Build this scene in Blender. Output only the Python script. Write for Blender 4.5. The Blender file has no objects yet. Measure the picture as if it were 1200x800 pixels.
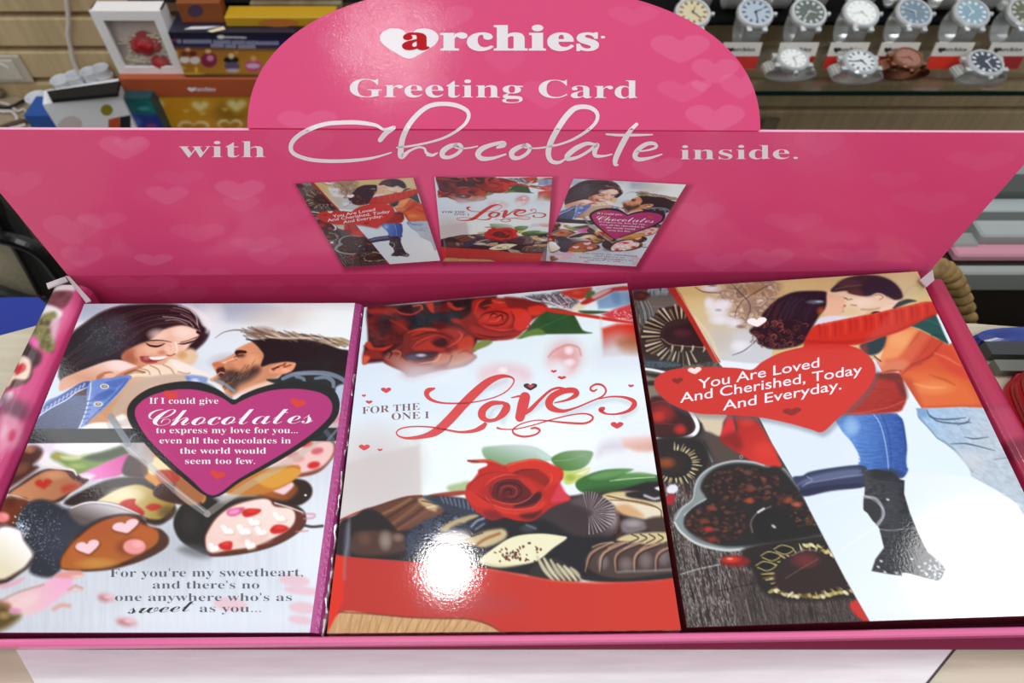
import bpy, math, random
import numpy as np
from mathutils import Vector

SC = bpy.context.scene
COL = SC.collection
random.seed(7)
RNG = np.random.default_rng(11)

# ------------------------------------------------------------------ camera
FPX = 765.0                      # focal length for a 1200 px wide frame
TILT = math.radians(54.6)        # camera looks down by this much
CX, CY = 560.0, 400.0            # principal point
CAM_H = 0.307                    # metres above the counter top
cam_data = bpy.data.cameras.new('camera')
cam_data.sensor_width = 36.0
cam_data.lens = FPX / 1200.0 * 36.0
cam_data.shift_x = (600.0 - CX) / 1200.0
cam_data.clip_start = 0.01
cam_data.dof.use_dof = True
cam_data.dof.focus_distance = 0.31
cam_data.dof.aperture_fstop = 12.0
cam = bpy.data.objects.new('camera', cam_data)
cam.location = (0, 0, CAM_H)
cam.rotation_euler = (math.pi / 2 - TILT, 0, 0)
COL.objects.link(cam)
SC.camera = cam

# ------------------------------------------------------------------ colour management
SC.view_settings.view_transform = 'Standard'
SC.view_settings.look = 'None'
SC.view_settings.gamma = 1.0
SC.view_settings.use_curve_mapping = False
SC.view_settings.exposure = -0.17

# ------------------------------------------------------------------ shop light
world = bpy.data.worlds.new('shop_light')
SC.world = world
world.use_nodes = True
world.node_tree.nodes['Background'].inputs[0].default_value = (0.93, 0.97, 1.0, 1)
world.node_tree.nodes['Background'].inputs[1].default_value = 0.42

def lamp(name, loc, power, size, shape='DISK', size_y=None, target=None, color=(1, 1, 1)):
    l = bpy.data.lights.new(name, 'AREA')
    l.energy = power
    l.shape = shape
    l.size = size
    if size_y:
        l.size_y = size_y
    l.color = color
    o = bpy.data.objects.new(name, l)
    o.location = loc
    if target is not None:
        d = Vector(target) - Vector(loc)
        o.rotation_euler = d.to_track_quat('-Z', 'Y').to_euler()
    COL.objects.link(o)
    return o

lamp('ceiling_panel_light', (0.2, 0.5, 2.3), 18.0, 3.6, 'RECTANGLE', 3.0, color=(0.97, 0.99, 1.0))
lamp('front_fill_light', (0.1, -1.3, 1.9), 22.0, 1.6, 'RECTANGLE', 1.2, target=(0, 0.3, 0.05))  # unseen fill added behind the camera to brighten the header
lamp('ceiling_spot', (-0.163, 0.689, 2.1), 10.0, 0.165, target=(-0.013, 0.082, 0.026))
lamp('ceiling_spot', (1.78, 0.50, 2.1), 9.0, 0.46, target=(0.22, 0.08, 0.025))
lamp('sparkle_lamp', (-0.27, -1.82, 0.83), 3.4, 0.13, target=(-0.036, 0.259, 0.156))  # unseen lamp put low behind the camera for the header's sparkle
lamp('tube_light', (-1.63, 1.25, 2.1), 3.2, 0.24, 'RECTANGLE', 0.8, target=(-0.19, 0.15, 0.025))
# letter outlines: advance, then closed loops of x, y pairs (500 units per em)
GLYPHS = {
 'B': {
  'G': (378, [[200, -8, 149, -2, 126, 5, 105, 15, 86, 27, 70, 41, 55, 58, 33, 97, 26, 120, 22, 144, 22, 196, 26, 219, 33, 241, 43, 262, 55, 281, 69, 297, 85, 312, 124, 334, 145, 341, 168, 345, 192, 347, 232, 342, 282, 325, 293, 325, 299, 327, 305, 333, 312, 347, 326, 347, 326, 229, 312, 229, 307, 244, 293, 270, 285, 282, 266, 302, 245, 317, 223, 327, 199, 330, 159, 320, 131, 290, 114, 240, 109, 170, 110, 133, 115, 100, 123, 73, 134, 50, 148, 32, 165, 20, 184, 12, 205, 10, 229, 12, 244, 20, 249, 26, 255, 53, 255, 95, 252, 115, 245, 127, 239, 130, 219, 135, 205, 136, 205, 148, 373, 148, 373, 136, 345, 131, 340, 127, 334, 115, 332, 96, 332, 22, 299, 9, 266, 0, 233, -6]]),
  'C': (349, [[191, -8, 167, -7, 122, 5, 102, 15, 84, 27, 68, 42, 54, 59, 42, 78, 32, 99, 25, 121, 21, 145, 21, 195, 25, 219, 32, 241, 54, 280, 68, 297, 103, 324, 124, 334, 145, 341, 193, 347, 230, 342, 277, 326, 289, 324, 297, 325, 304, 330, 309, 337, 312, 347, 325, 347, 325, 230, 312, 230, 303, 252, 280, 288, 250, 315, 233, 323, 216, 328, 198, 330, 158, 320, 130, 290, 113, 239, 107, 169, 113, 102, 132, 55, 163, 27, 207, 18, 222, 18, 237, 21, 267, 33, 294, 53, 319, 79, 333, 66, 305, 34, 272, 11, 234, -3]]),
  'F': (301, [[12, 0, 12, 13, 33, 17, 47, 25, 53, 39, 55, 50, 56, 279, 53, 302, 46, 315, 32, 322, 11, 327, 11, 339, 293, 339, 293, 238, 281, 238, 274, 266, 265, 287, 250, 303, 231, 313, 219, 317, 189, 321, 149, 320, 142, 318, 138, 314, 136, 297, 136, 184, 157, 185, 170, 188, 191, 201, 204, 224, 212, 258, 225, 258, 225, 88, 212, 88, 209, 108, 198, 139, 191, 149, 182, 157, 157, 165, 136, 167, 136, 51, 138, 37, 142, 27, 150, 20, 171, 14, 191, 13, 191, 0]]),
  'O': (391, [[194, -8, 158, -5, 126, 6, 110, 13, 96, 22, 70, 43, 49, 69, 28, 116, 21, 151, 21, 188, 28, 223, 41, 255, 49, 270, 59, 283, 83, 307, 111, 326, 127, 334, 161, 344, 198, 347, 233, 344, 266, 334, 296, 318, 321, 297, 342, 271, 358, 241, 368, 207, 371, 170, 368, 133, 358, 100, 342, 69, 321, 43, 294, 22, 280, 13, 264, 6, 231, -5], [197, 9, 234, 19, 261, 49, 277, 99, 282, 170, 281, 207, 277, 239, 269, 266, 259, 289, 246, 307, 231, 320, 213, 327, 194, 330, 156, 320, 129, 290, 113, 240, 108, 170, 109, 133, 114, 100, 122, 73, 132, 50, 145, 32, 160, 19, 178, 12]]),
  'R': (352, [[12, 0, 12, 13, 33, 16, 41, 19, 47, 24, 53, 37, 56, 60, 55, 293, 50, 310, 46, 316, 33, 323, 12, 327, 12, 339, 197, 338, 253, 327, 274, 317, 290, 305, 301, 289, 308, 271, 311, 249, 306, 221, 292, 197, 268, 179, 235, 167, 300, 70, 333, 22, 345, 14, 358, 13, 358, 0, 252, 0, 150, 158, 136, 158, 136, 48, 138, 37, 141, 29, 150, 19, 158, 16, 180, 13, 180, 0], [136, 174, 170, 175, 185, 179, 198, 184, 208, 192, 216, 203, 222, 216, 226, 250, 222, 281, 211, 303, 193, 317, 158, 321, 141, 315, 136, 297]]),
  'T': (315, [[69, 0, 69, 13, 91, 16, 106, 23, 113, 37, 115, 48, 116, 323, 92, 321, 76, 317, 61, 310, 38, 288, 30, 273, 22, 237, 11, 236, 8, 237, 8, 339, 157, 339, 306, 339, 306, 236, 293, 236, 284, 274, 266, 301, 238, 317, 196, 323, 196, 60, 198, 37, 201, 28, 212, 18, 220, 15, 244, 13, 244, 0]]),
  'H': (390, [[12, 0, 12, 13, 33, 16, 41, 19, 47, 24, 53, 37, 56, 60, 55, 293, 50, 310, 46, 316, 33, 323, 12, 327, 12, 339, 180, 339, 180, 327, 152, 322, 144, 317, 137, 304, 136, 187, 255, 187, 255, 282, 253, 304, 246, 317, 239, 322, 210, 327, 210, 339, 378, 339, 378, 327, 348, 320, 339, 310, 335, 293, 334, 227, 335, 48, 339, 31, 343, 25, 356, 16, 378, 13, 378, 0, 210, 0, 210, 13, 232, 16, 239, 19, 249, 28, 252, 36, 255, 60, 255, 165, 136, 165, 136, 48, 138, 37, 141, 29, 150, 19, 158, 16, 180, 13, 180, 0]]),
  'E': (329, [[11, 0, 11, 13, 33, 15, 47, 22, 54, 36, 56, 58, 56, 275, 54, 301, 51, 310, 46, 317, 40, 321, 33, 324, 12, 327, 12, 339, 297, 339, 297, 238, 286, 238, 281, 259, 274, 277, 265, 292, 253, 303, 220, 316, 198, 319, 173, 321, 153, 320, 142, 316, 137, 306, 136, 296, 136, 183, 160, 184, 173, 187, 193, 200, 206, 223, 215, 257, 227, 257, 227, 88, 214, 88, 207, 126, 199, 143, 187, 155, 171, 162, 136, 166, 136, 42, 143, 26, 162, 21, 189, 21, 220, 25, 245, 34, 267, 47, 276, 56, 292, 78, 306, 107, 320, 107, 300, 0]]),
  'N': (368, [[300, -8, 80, 261, 80, 46, 84, 29, 88, 23, 102, 16, 124, 13, 124, 0, 14, 0, 14, 13, 40, 17, 51, 26, 55, 36, 57, 59, 57, 289, 27, 323, 14, 327, 14, 333, 14, 339, 117, 339, 291, 126, 291, 289, 288, 308, 283, 316, 275, 321, 247, 327, 247, 339, 357, 339, 357, 327, 328, 320, 319, 311, 316, 303, 314, 281, 314, -8]]),
  'I': (194, [[10, 0, 10, 13, 31, 17, 46, 24, 53, 36, 56, 56, 56, 288, 54, 307, 51, 314, 41, 321, 23, 326, 10, 327, 10, 339, 182, 339, 182, 333, 182, 327, 160, 324, 146, 318, 141, 314, 138, 307, 136, 288, 136, 50, 138, 38, 145, 25, 159, 17, 183, 13, 183, 0]]),
  'e': (224, [[115, -8, 87, -4, 63, 8, 52, 16, 43, 26, 28, 51, 22, 66, 15, 99, 15, 134, 22, 165, 35, 192, 44, 203, 65, 222, 89, 233, 117, 237, 137, 235, 156, 230, 172, 221, 185, 209, 196, 193, 204, 174, 209, 153, 211, 124, 87, 124, 91, 83, 103, 55, 122, 37, 149, 32, 163, 34, 176, 40, 189, 50, 201, 64, 212, 54, 192, 27, 169, 8, 143, -4], [87, 143, 150, 143, 150, 175, 144, 206, 140, 213, 128, 220, 120, 221, 105, 217, 95, 204, 89, 182]]),
  't': (170, [[92, -7, 78, -6, 57, 1, 43, 16, 39, 26, 36, 53, 36, 208, 15, 208, 15, 223, 66, 275, 96, 316, 108, 316, 108, 231, 155, 231, 155, 208, 108, 208, 108, 47, 114, 34, 120, 30, 125, 30, 141, 36, 148, 44, 154, 56, 166, 49, 152, 25, 136, 7, 116, -3]]),
  'i': (147, [[75, 270, 60, 272, 48, 280, 40, 292, 38, 299, 38, 315, 40, 322, 48, 334, 60, 342, 75, 345, 90, 342, 102, 334, 110, 322, 113, 307, 110, 292, 102, 280, 89, 272], [14, 0, 14, 12, 31, 16, 36, 23, 39, 34, 39, 196, 35, 212, 28, 217, 15, 219, 15, 225, 16, 231, 111, 231, 111, 34, 113, 23, 118, 17, 122, 14, 134, 12, 134, 0]]),
  'n': (284, [[14, 0, 14, 12, 26, 14, 34, 19, 39, 34, 39, 196, 36, 207, 31, 214, 27, 217, 14, 219, 14, 231, 110, 231, 110, 199, 125, 216, 142, 228, 160, 235, 181, 237, 209, 232, 230, 217, 242, 192, 246, 158, 246, 34, 251, 19, 258, 14, 264, 13, 271, 12, 271, 0, 151, 0, 151, 12, 163, 14, 170, 19, 174, 29, 175, 42, 174, 179, 171, 192, 168, 196, 163, 200, 151, 202, 140, 200, 129, 195, 119, 187, 110, 175, 110, 34, 113, 23, 118, 16, 134, 12, 134, 0]]),
  'g': (243, [[109, -105, 86, -104, 49, -97, 36, -91, 25, -83, 17, -75, 12, -65, 11, -56, 13, -44, 21, -34, 33, -26, 51, -19, 36, -10, 26, -1, 20, 10, 18, 31, 21, 40, 25, 48, 40, 62, 76, 82, 50, 95, 31, 112, 20, 133, 16, 158, 20, 180, 24, 190, 37, 208, 54, 222, 90, 235, 117, 237, 146, 234, 174, 227, 236, 227, 236, 200, 200, 200, 213, 177, 217, 152, 214, 131, 211, 121, 206, 113, 192, 97, 174, 86, 153, 79, 141, 77, 106, 78, 94, 76, 80, 66, 77, 62, 75, 53, 77, 46, 83, 41, 92, 38, 166, 35, 193, 30, 212, 22, 225, 10, 233, -7, 235, -28, 233, -45, 227, -60, 217, -73, 203, -84, 185, -93, 138, -103], [117, 93, 125, 93, 132, 97, 138, 102, 142, 109, 147, 129, 149, 157, 147, 186, 142, 206, 132, 217, 117, 221, 102, 217, 92, 206, 85, 172, 85, 142, 92, 109, 102, 96], [120, -87, 153, -84, 177, -77, 191, -65, 196, -49, 190, -34, 180, -28, 163, -26, 112, -26, 72, -26, 59, -38, 56, -46, 55, -60, 63, -72, 79, -81, 104, -86]]),
  'r': (214, [[14, 0, 14, 12, 31, 16, 36, 23, 39, 34, 39, 196, 35, 212, 32, 215, 15, 219, 16, 231, 109, 231, 109, 188, 115, 199, 131, 217, 148, 230, 157, 234, 174, 237, 192, 234, 205, 226, 213, 214, 216, 198, 211, 179, 197, 168, 191, 166, 173, 167, 165, 172, 148, 192, 141, 194, 135, 193, 125, 186, 113, 164, 111, 143, 111, 34, 115, 22, 118, 19, 129, 14, 147, 12, 147, 0]]),
  'd': (275, [[104, -8, 91, -7, 68, 1, 48, 16, 32, 37, 21, 63, 17, 78, 15, 93, 15, 128, 21, 162, 33, 190, 50, 213, 72, 228, 96, 236, 109, 237, 125, 235, 140, 230, 154, 221, 166, 209, 166, 306, 162, 317, 147, 325, 131, 327, 131, 339, 238, 339, 238, 47, 242, 30, 249, 24, 263, 21, 263, 8, 219, 4, 166, -8, 166, 29, 154, 13, 140, 2, 123, -5], [128, 21, 145, 26, 160, 42, 166, 57, 166, 180, 162, 191, 154, 201, 142, 207, 130, 209, 119, 208, 102, 196, 93, 173, 88, 137, 88, 92, 92, 57, 102, 34, 117, 22]]),
  'w': (323, [[91, -8, 13, 197, 5, 212, -8, 219, -8, 231, 103, 231, 103, 219, 87, 214, 85, 202, 124, 95, 157, 175, 150, 198, 143, 212, 139, 217, 125, 220, 125, 231, 241, 231, 241, 219, 225, 215, 221, 211, 220, 202, 250, 105, 288, 202, 287, 211, 283, 215, 265, 220, 265, 231, 332, 231, 332, 220, 319, 215, 311, 203, 227, -8, 215, -8, 166, 147, 104, -8]]),
  'h': (284, [[14, 0, 14, 12, 26, 14, 34, 19, 39, 34, 39, 304, 34, 320, 31, 323, 14, 328, 14, 339, 110, 339, 110, 199, 125, 215, 142, 227, 160, 235, 181, 237, 209, 232, 230, 217, 242, 192, 246, 158, 246, 34, 251, 19, 258, 14, 264, 13, 271, 12, 271, 0, 151, 0, 151, 12, 163, 14, 170, 19, 174, 29, 175, 42, 174, 179, 171, 192, 168, 196, 163, 200, 151, 202, 140, 200, 129, 195, 119, 187, 110, 175, 110, 34, 113, 23, 118, 16, 134, 12, 134, 0]]),
  's': (215, [[113, -8, 90, -5, 65, 5, 55, 7, 44, 3, 38, -7, 27, -7, 27, 79, 40, 79, 49, 50, 56, 39, 74, 21, 94, 12, 105, 11, 121, 13, 127, 16, 133, 20, 141, 30, 143, 44, 141, 54, 136, 63, 128, 71, 67, 103, 57, 110, 41, 126, 35, 135, 28, 154, 29, 179, 39, 205, 48, 217, 60, 226, 73, 232, 105, 238, 135, 233, 159, 227, 166, 230, 172, 238, 182, 238, 182, 165, 170, 165, 166, 178, 154, 198, 138, 212, 121, 220, 111, 221, 97, 219, 87, 213, 80, 204, 78, 187, 82, 177, 95, 165, 154, 135, 165, 128, 180, 113, 189, 94, 192, 71, 186, 38, 179, 25, 170, 14, 158, 4, 145, -2]]),
  'o': (251, [[126, -8, 109, -7, 80, 2, 55, 17, 45, 27, 28, 52, 22, 67, 15, 98, 14, 115, 15, 132, 22, 163, 28, 178, 45, 203, 55, 213, 80, 228, 94, 233, 125, 237, 141, 236, 170, 228, 183, 222, 205, 203, 222, 179, 228, 164, 235, 132, 236, 115, 235, 97, 228, 65, 222, 51, 205, 27, 194, 16, 170, 1, 156, -4], [126, 9, 135, 10, 143, 14, 150, 20, 156, 29, 161, 50, 164, 115, 161, 169, 155, 202, 143, 217, 126, 223, 115, 221, 107, 217, 100, 211, 96, 202, 89, 169, 87, 115, 87, 85, 93, 35, 101, 20, 108, 14, 116, 10]]),
  'a': (256, [[190, -8, 173, -5, 161, 1, 153, 11, 149, 26, 131, 12, 112, 2, 92, -4, 71, -7, 48, -3, 38, 2, 23, 17, 16, 36, 15, 47, 17, 63, 23, 77, 33, 90, 47, 101, 66, 112, 116, 132, 148, 142, 148, 180, 146, 198, 143, 205, 134, 215, 127, 218, 110, 220, 96, 219, 86, 216, 80, 211, 78, 202, 88, 186, 92, 172, 86, 155, 82, 150, 71, 144, 58, 142, 44, 144, 38, 147, 29, 156, 25, 169, 25, 185, 31, 200, 43, 214, 60, 225, 82, 233, 107, 237, 145, 236, 166, 232, 183, 226, 196, 218, 206, 206, 213, 193, 217, 176, 218, 36, 222, 27, 229, 26, 239, 31, 245, 21, 232, 8, 219, -1, 205, -6], [113, 25, 120, 26, 130, 31, 139, 37, 148, 47, 148, 87, 148, 126, 122, 117, 103, 103, 92, 85, 88, 62, 90, 46, 94, 34, 102, 27]]),
  'c': (219, [[116, -8, 102, -7, 76, 1, 54, 16, 35, 38, 22, 64, 15, 95, 15, 129, 23, 162, 38, 190, 48, 202, 71, 221, 99, 233, 130, 238, 147, 237, 162, 234, 175, 229, 186, 222, 195, 214, 205, 194, 207, 183, 202, 165, 189, 154, 176, 152, 163, 154, 154, 161, 148, 171, 146, 210, 142, 216, 135, 220, 126, 221, 107, 216, 94, 201, 86, 175, 84, 140, 85, 114, 88, 92, 94, 73, 102, 57, 112, 44, 137, 30, 165, 30, 178, 35, 202, 54, 212, 45, 192, 22, 169, 6, 144, -4]]),
  'x': (238, [[4, 0, 4, 11, 15, 15, 36, 31, 92, 102, 32, 196, 18, 212, 11, 217, 3, 219, 3, 231, 126, 231, 126, 219, 110, 216, 106, 213, 105, 206, 117, 183, 137, 153, 167, 191, 173, 200, 175, 208, 173, 213, 169, 216, 150, 219, 150, 231, 232, 231, 231, 223, 232, 221, 221, 217, 200, 201, 148, 137, 223, 18, 228, 14, 238, 12, 238, 0, 116, 0, 116, 12, 129, 13, 137, 18, 138, 23, 133, 38, 103, 85, 68, 40, 63, 26, 64, 19, 69, 15, 75, 12, 88, 11, 88, 0]]),
  'p': (276, [[13, -104, 13, -92, 23, -91, 33, -85, 38, -75, 39, -64, 39, 191, 35, 211, 32, 214, 15, 220, 15, 231, 107, 231, 107, 196, 119, 214, 134, 227, 152, 235, 172, 238, 184, 237, 208, 229, 218, 222, 236, 204, 243, 192, 249, 180, 258, 151, 261, 119, 258, 84, 243, 40, 227, 18, 217, 9, 194, -3, 169, -8, 152, -6, 136, 0, 122, 10, 110, 24, 110, -52, 113, -73, 117, -82, 124, -88, 147, -92, 147, -104], [146, 21, 156, 22, 165, 27, 172, 34, 178, 44, 185, 74, 188, 115, 186, 155, 180, 185, 175, 194, 168, 201, 159, 206, 148, 207, 137, 205, 127, 199, 118, 189, 110, 175, 110, 51, 117, 38, 125, 29, 134, 23]]),
  'm': (413, [[14, 0, 14, 12, 26, 14, 34, 19, 39, 34, 39, 196, 36, 207, 31, 214, 27, 217, 14, 219, 14, 231, 109, 231, 109, 197, 124, 215, 140, 227, 158, 235, 177, 237, 200, 234, 218, 226, 231, 213, 239, 195, 254, 213, 271, 226, 290, 234, 311, 237, 339, 232, 359, 217, 371, 192, 375, 158, 375, 34, 378, 23, 383, 16, 399, 12, 399, 0, 281, 0, 281, 12, 293, 14, 300, 20, 304, 29, 305, 42, 304, 179, 301, 192, 293, 200, 281, 202, 270, 200, 260, 196, 242, 177, 242, 35, 244, 24, 249, 16, 265, 12, 265, 0, 149, 0, 149, 12, 160, 14, 168, 20, 173, 42, 173, 162, 170, 186, 165, 196, 161, 199, 149, 202, 137, 200, 127, 195, 117, 187, 109, 175, 109, 35, 116, 17, 120, 14, 132, 12, 132, 0]]),
  'y': (224, [[39, -105, 22, -102, 14, -98, 2, -87, -2, -80, -5, -62, -3, -50, 0, -45, 8, -35, 13, -32, 20, -30, 38, -31, 48, -37, 54, -45, 57, -71, 60, -73, 68, -72, 79, -63, 91, -45, 99, -26, 105, -4, 23, 197, 12, 214, -4, 219, -4, 231, 121, 231, 121, 222, 121, 219, 101, 216, 97, 212, 96, 200, 138, 89, 172, 180, 177, 199, 177, 208, 171, 216, 151, 219, 151, 231, 223, 231, 223, 219, 214, 216, 206, 209, 196, 189, 121, -18, 102, -61, 90, -80, 78, -93, 56, -103]]),
  'l': (148, [[14, 0, 14, 12, 31, 16, 36, 23, 39, 34, 39, 304, 35, 320, 28, 325, 15, 327, 15, 333, 15, 339, 111, 339, 111, 34, 113, 23, 118, 17, 122, 14, 134, 12, 134, 0]]),
  'u': (279, [[98, -8, 68, -2, 57, 4, 42, 24, 35, 54, 34, 72, 33, 200, 26, 214, 22, 217, 9, 219, 9, 231, 106, 231, 106, 49, 109, 38, 120, 28, 143, 28, 153, 32, 162, 39, 170, 49, 170, 185, 169, 201, 165, 211, 156, 217, 141, 219, 141, 231, 241, 231, 241, 44, 244, 33, 250, 26, 268, 22, 268, 10, 223, 5, 170, -8, 170, 30, 156, 14, 139, 3, 119, -5]]),
  'v': (228, [[106, -8, 29, 185, 13, 213, -2, 219, -2, 231, 122, 231, 122, 219, 101, 216, 97, 211, 96, 203, 138, 91, 176, 188, 180, 203, 178, 210, 173, 215, 152, 219, 152, 231, 227, 231, 227, 220, 210, 212, 200, 196, 119, -8]]),
  'f': (159, [[11, 0, 11, 12, 30, 16, 36, 23, 39, 44, 39, 206, 12, 206, 12, 231, 39, 231, 40, 282, 45, 298, 52, 312, 63, 324, 76, 334, 92, 341, 109, 345, 130, 346, 158, 342, 179, 332, 192, 316, 196, 298, 194, 283, 188, 273, 173, 265, 155, 266, 146, 272, 142, 276, 138, 285, 139, 302, 147, 320, 146, 326, 140, 330, 121, 328, 114, 320, 111, 308, 110, 231, 152, 231, 152, 206, 110, 206, 110, 38, 114, 23, 122, 16, 138, 12, 149, 12, 149, 0]]),
  '.': (109, [[55, 56, 43, 53, 33, 47, 27, 37, 25, 26, 27, 14, 33, 4, 43, -2, 55, -5, 66, -2, 76, 4, 82, 14, 85, 26, 82, 37, 76, 47, 66, 53]]),
  ',': (109, [[30, -59, 55, -47, 74, -30, 84, -9, 88, 13, 85, 33, 78, 48, 67, 58, 53, 62, 41, 59, 31, 53, 25, 44, 23, 33, 25, 22, 30, 13, 38, 7, 48, 5, 49, -10, 46, -25, 40, -39, 30, -50]]),
  "'": (94, [[37, 231, 58, 231, 69, 300, 69, 358, 25, 358, 25, 300]]),
  ' ': (139, []),
 },
 'F': {
  'a': (256, [[190, -8, 173, -5, 161, 1, 153, 11, 149, 26, 131, 12, 112, 2, 92, -4, 71, -7, 48, -3, 38, 2, 23, 17, 16, 36, 15, 47, 17, 63, 23, 77, 33, 90, 47, 101, 66, 112, 116, 132, 148, 142, 148, 180, 146, 198, 143, 205, 134, 215, 127, 218, 110, 220, 96, 219, 86, 216, 80, 211, 78, 202, 88, 186, 92, 172, 86, 155, 82, 150, 71, 144, 58, 142, 44, 144, 38, 147, 29, 156, 25, 169, 25, 185, 31, 200, 43, 214, 60, 225, 82, 233, 107, 237, 145, 236, 166, 232, 183, 226, 196, 218, 206, 206, 213, 193, 217, 176, 218, 36, 222, 27, 229, 26, 239, 31, 245, 21, 232, 8, 219, -1, 205, -6], [113, 25, 120, 26, 130, 31, 139, 37, 148, 47, 148, 87, 148, 126, 122, 117, 103, 103, 92, 85, 88, 62, 90, 46, 94, 34, 102, 27]]),
  'r': (214, [[14, 0, 14, 12, 31, 16, 36, 23, 39, 34, 39, 196, 35, 212, 32, 215, 15, 219, 16, 231, 109, 231, 109, 188, 115, 199, 131, 217, 148, 230, 157, 234, 174, 237, 192, 234, 205, 226, 213, 214, 216, 198, 211, 179, 197, 168, 191, 166, 173, 167, 165, 172, 148, 192, 141, 194, 135, 193, 125, 186, 113, 164, 111, 143, 111, 34, 115, 22, 118, 19, 129, 14, 147, 12, 147, 0]]),
  'c': (218, [[116, -8, 102, -7, 76, 1, 54, 16, 35, 38, 22, 64, 15, 95, 15, 129, 23, 162, 38, 190, 48, 202, 71, 221, 99, 233, 130, 238, 147, 237, 162, 234, 175, 229, 186, 222, 195, 214, 205, 194, 207, 183, 202, 165, 189, 154, 176, 152, 163, 154, 154, 161, 148, 171, 146, 210, 142, 216, 135, 220, 126, 221, 107, 216, 94, 201, 86, 175, 84, 140, 85, 114, 88, 92, 94, 73, 102, 57, 112, 44, 137, 30, 165, 30, 178, 35, 202, 54, 212, 45, 192, 22, 169, 6, 144, -4]]),
  'h': (284, [[14, 0, 14, 12, 26, 14, 34, 19, 39, 34, 39, 304, 34, 320, 31, 323, 14, 328, 14, 339, 110, 339, 110, 199, 125, 215, 142, 227, 160, 235, 181, 237, 209, 232, 230, 217, 242, 192, 246, 158, 246, 34, 251, 19, 258, 14, 264, 13, 271, 12, 271, 0, 151, 0, 151, 12, 163, 14, 170, 19, 174, 29, 175, 42, 174, 179, 171, 192, 168, 196, 163, 200, 151, 202, 140, 200, 129, 195, 119, 187, 110, 175, 110, 34, 113, 23, 118, 16, 134, 12, 134, 0]]),
  'i': (148, [[75, 270, 60, 272, 48, 280, 40, 292, 38, 299, 38, 315, 40, 322, 48, 334, 60, 342, 75, 345, 90, 342, 102, 334, 110, 322, 113, 307, 110, 292, 102, 280, 89, 272], [14, 0, 14, 12, 31, 16, 36, 23, 39, 34, 39, 196, 35, 212, 28, 217, 15, 219, 15, 225, 16, 231, 111, 231, 111, 34, 113, 23, 118, 17, 122, 14, 134, 12, 134, 0]]),
  'e': (224, [[115, -8, 87, -4, 63, 8, 52, 16, 43, 26, 28, 51, 22, 66, 15, 99, 15, 134, 22, 165, 35, 192, 44, 203, 65, 222, 89, 233, 117, 237, 137, 235, 156, 230, 172, 221, 185, 209, 196, 193, 204, 174, 209, 153, 211, 124, 87, 124, 91, 83, 103, 55, 122, 37, 149, 32, 163, 34, 176, 40, 189, 50, 201, 64, 212, 54, 192, 27, 169, 8, 143, -4], [87, 143, 150, 143, 150, 175, 144, 206, 140, 213, 128, 220, 120, 221, 105, 217, 95, 204, 89, 182]]),
  's': (215, [[113, -8, 90, -5, 65, 5, 55, 7, 44, 3, 38, -7, 27, -7, 27, 79, 40, 79, 49, 50, 56, 39, 74, 21, 94, 12, 105, 11, 121, 13, 127, 16, 133, 20, 141, 30, 143, 44, 141, 54, 136, 63, 128, 71, 67, 103, 57, 110, 41, 126, 35, 135, 28, 154, 29, 179, 39, 205, 48, 217, 60, 226, 73, 232, 105, 238, 135, 233, 159, 227, 166, 230, 172, 238, 182, 238, 182, 165, 170, 165, 166, 178, 154, 198, 138, 212, 121, 220, 111, 221, 97, 219, 87, 213, 80, 204, 78, 187, 82, 177, 95, 165, 154, 135, 165, 128, 180, 113, 189, 94, 192, 71, 186, 38, 179, 25, 170, 14, 158, 4, 145, -2]]),
 },
 'S': {
  'C': (348, [[221, -3, 180, 3, 148, 21, 139, 28, 132, 37, 122, 57, 119, 80, 121, 98, 128, 120, 101, 127, 82, 141, 71, 161, 67, 187, 68, 202, 80, 232, 90, 247, 117, 273, 134, 285, 171, 303, 212, 312, 233, 313, 255, 311, 262, 305, 258, 300, 232, 298, 192, 286, 167, 272, 145, 254, 126, 234, 106, 202, 102, 191, 99, 171, 101, 156, 108, 144, 118, 136, 133, 131, 148, 157, 167, 183, 214, 232, 253, 264, 280, 282, 306, 296, 331, 306, 364, 312, 384, 309, 399, 302, 408, 290, 410, 283, 410, 267, 400, 243, 378, 216, 359, 198, 324, 171, 297, 156, 252, 136, 222, 127, 206, 125, 187, 84, 182, 67, 180, 53, 183, 34, 191, 21, 204, 13, 232, 10, 269, 20, 286, 29, 301, 40, 313, 52, 325, 72, 327, 86, 325, 101, 318, 111, 308, 117, 296, 119, 275, 114, 258, 102, 248, 88, 240, 55, 236, 47, 228, 47, 222, 53, 220, 75, 225, 92, 241, 113, 265, 127, 284, 131, 304, 131, 314, 129, 329, 120, 334, 113, 341, 96, 342, 87, 339, 69, 331, 53, 318, 37, 311, 30, 293, 18, 274, 8, 253, 1, 232, -3], [215, 139, 226, 141, 260, 155, 304, 184, 342, 219, 369, 256, 378, 280, 379, 287, 376, 297, 368, 300, 356, 297, 341, 289, 323, 274, 280, 230, 258, 202]]),
  'h': (283, [[255, 46, 211, 7, 190, -2, 179, -3, 165, 0, 153, 8, 149, 14, 143, 39, 144, 51, 149, 65, 168, 92, 204, 133, 202, 138, 187, 133, 159, 114, 131, 85, 74, 1, 11, -4, 76, 119, 59, 101, 42, 85, 32, 95, 70, 132, 91, 159, 118, 203, 165, 287, 225, 293, 122, 98, 147, 123, 169, 140, 189, 151, 207, 154, 221, 151, 233, 143, 237, 137, 242, 121, 242, 105, 237, 90, 227, 75, 193, 32, 190, 25, 190, 17, 196, 16, 204, 21, 226, 38, 245, 56]]),
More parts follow.
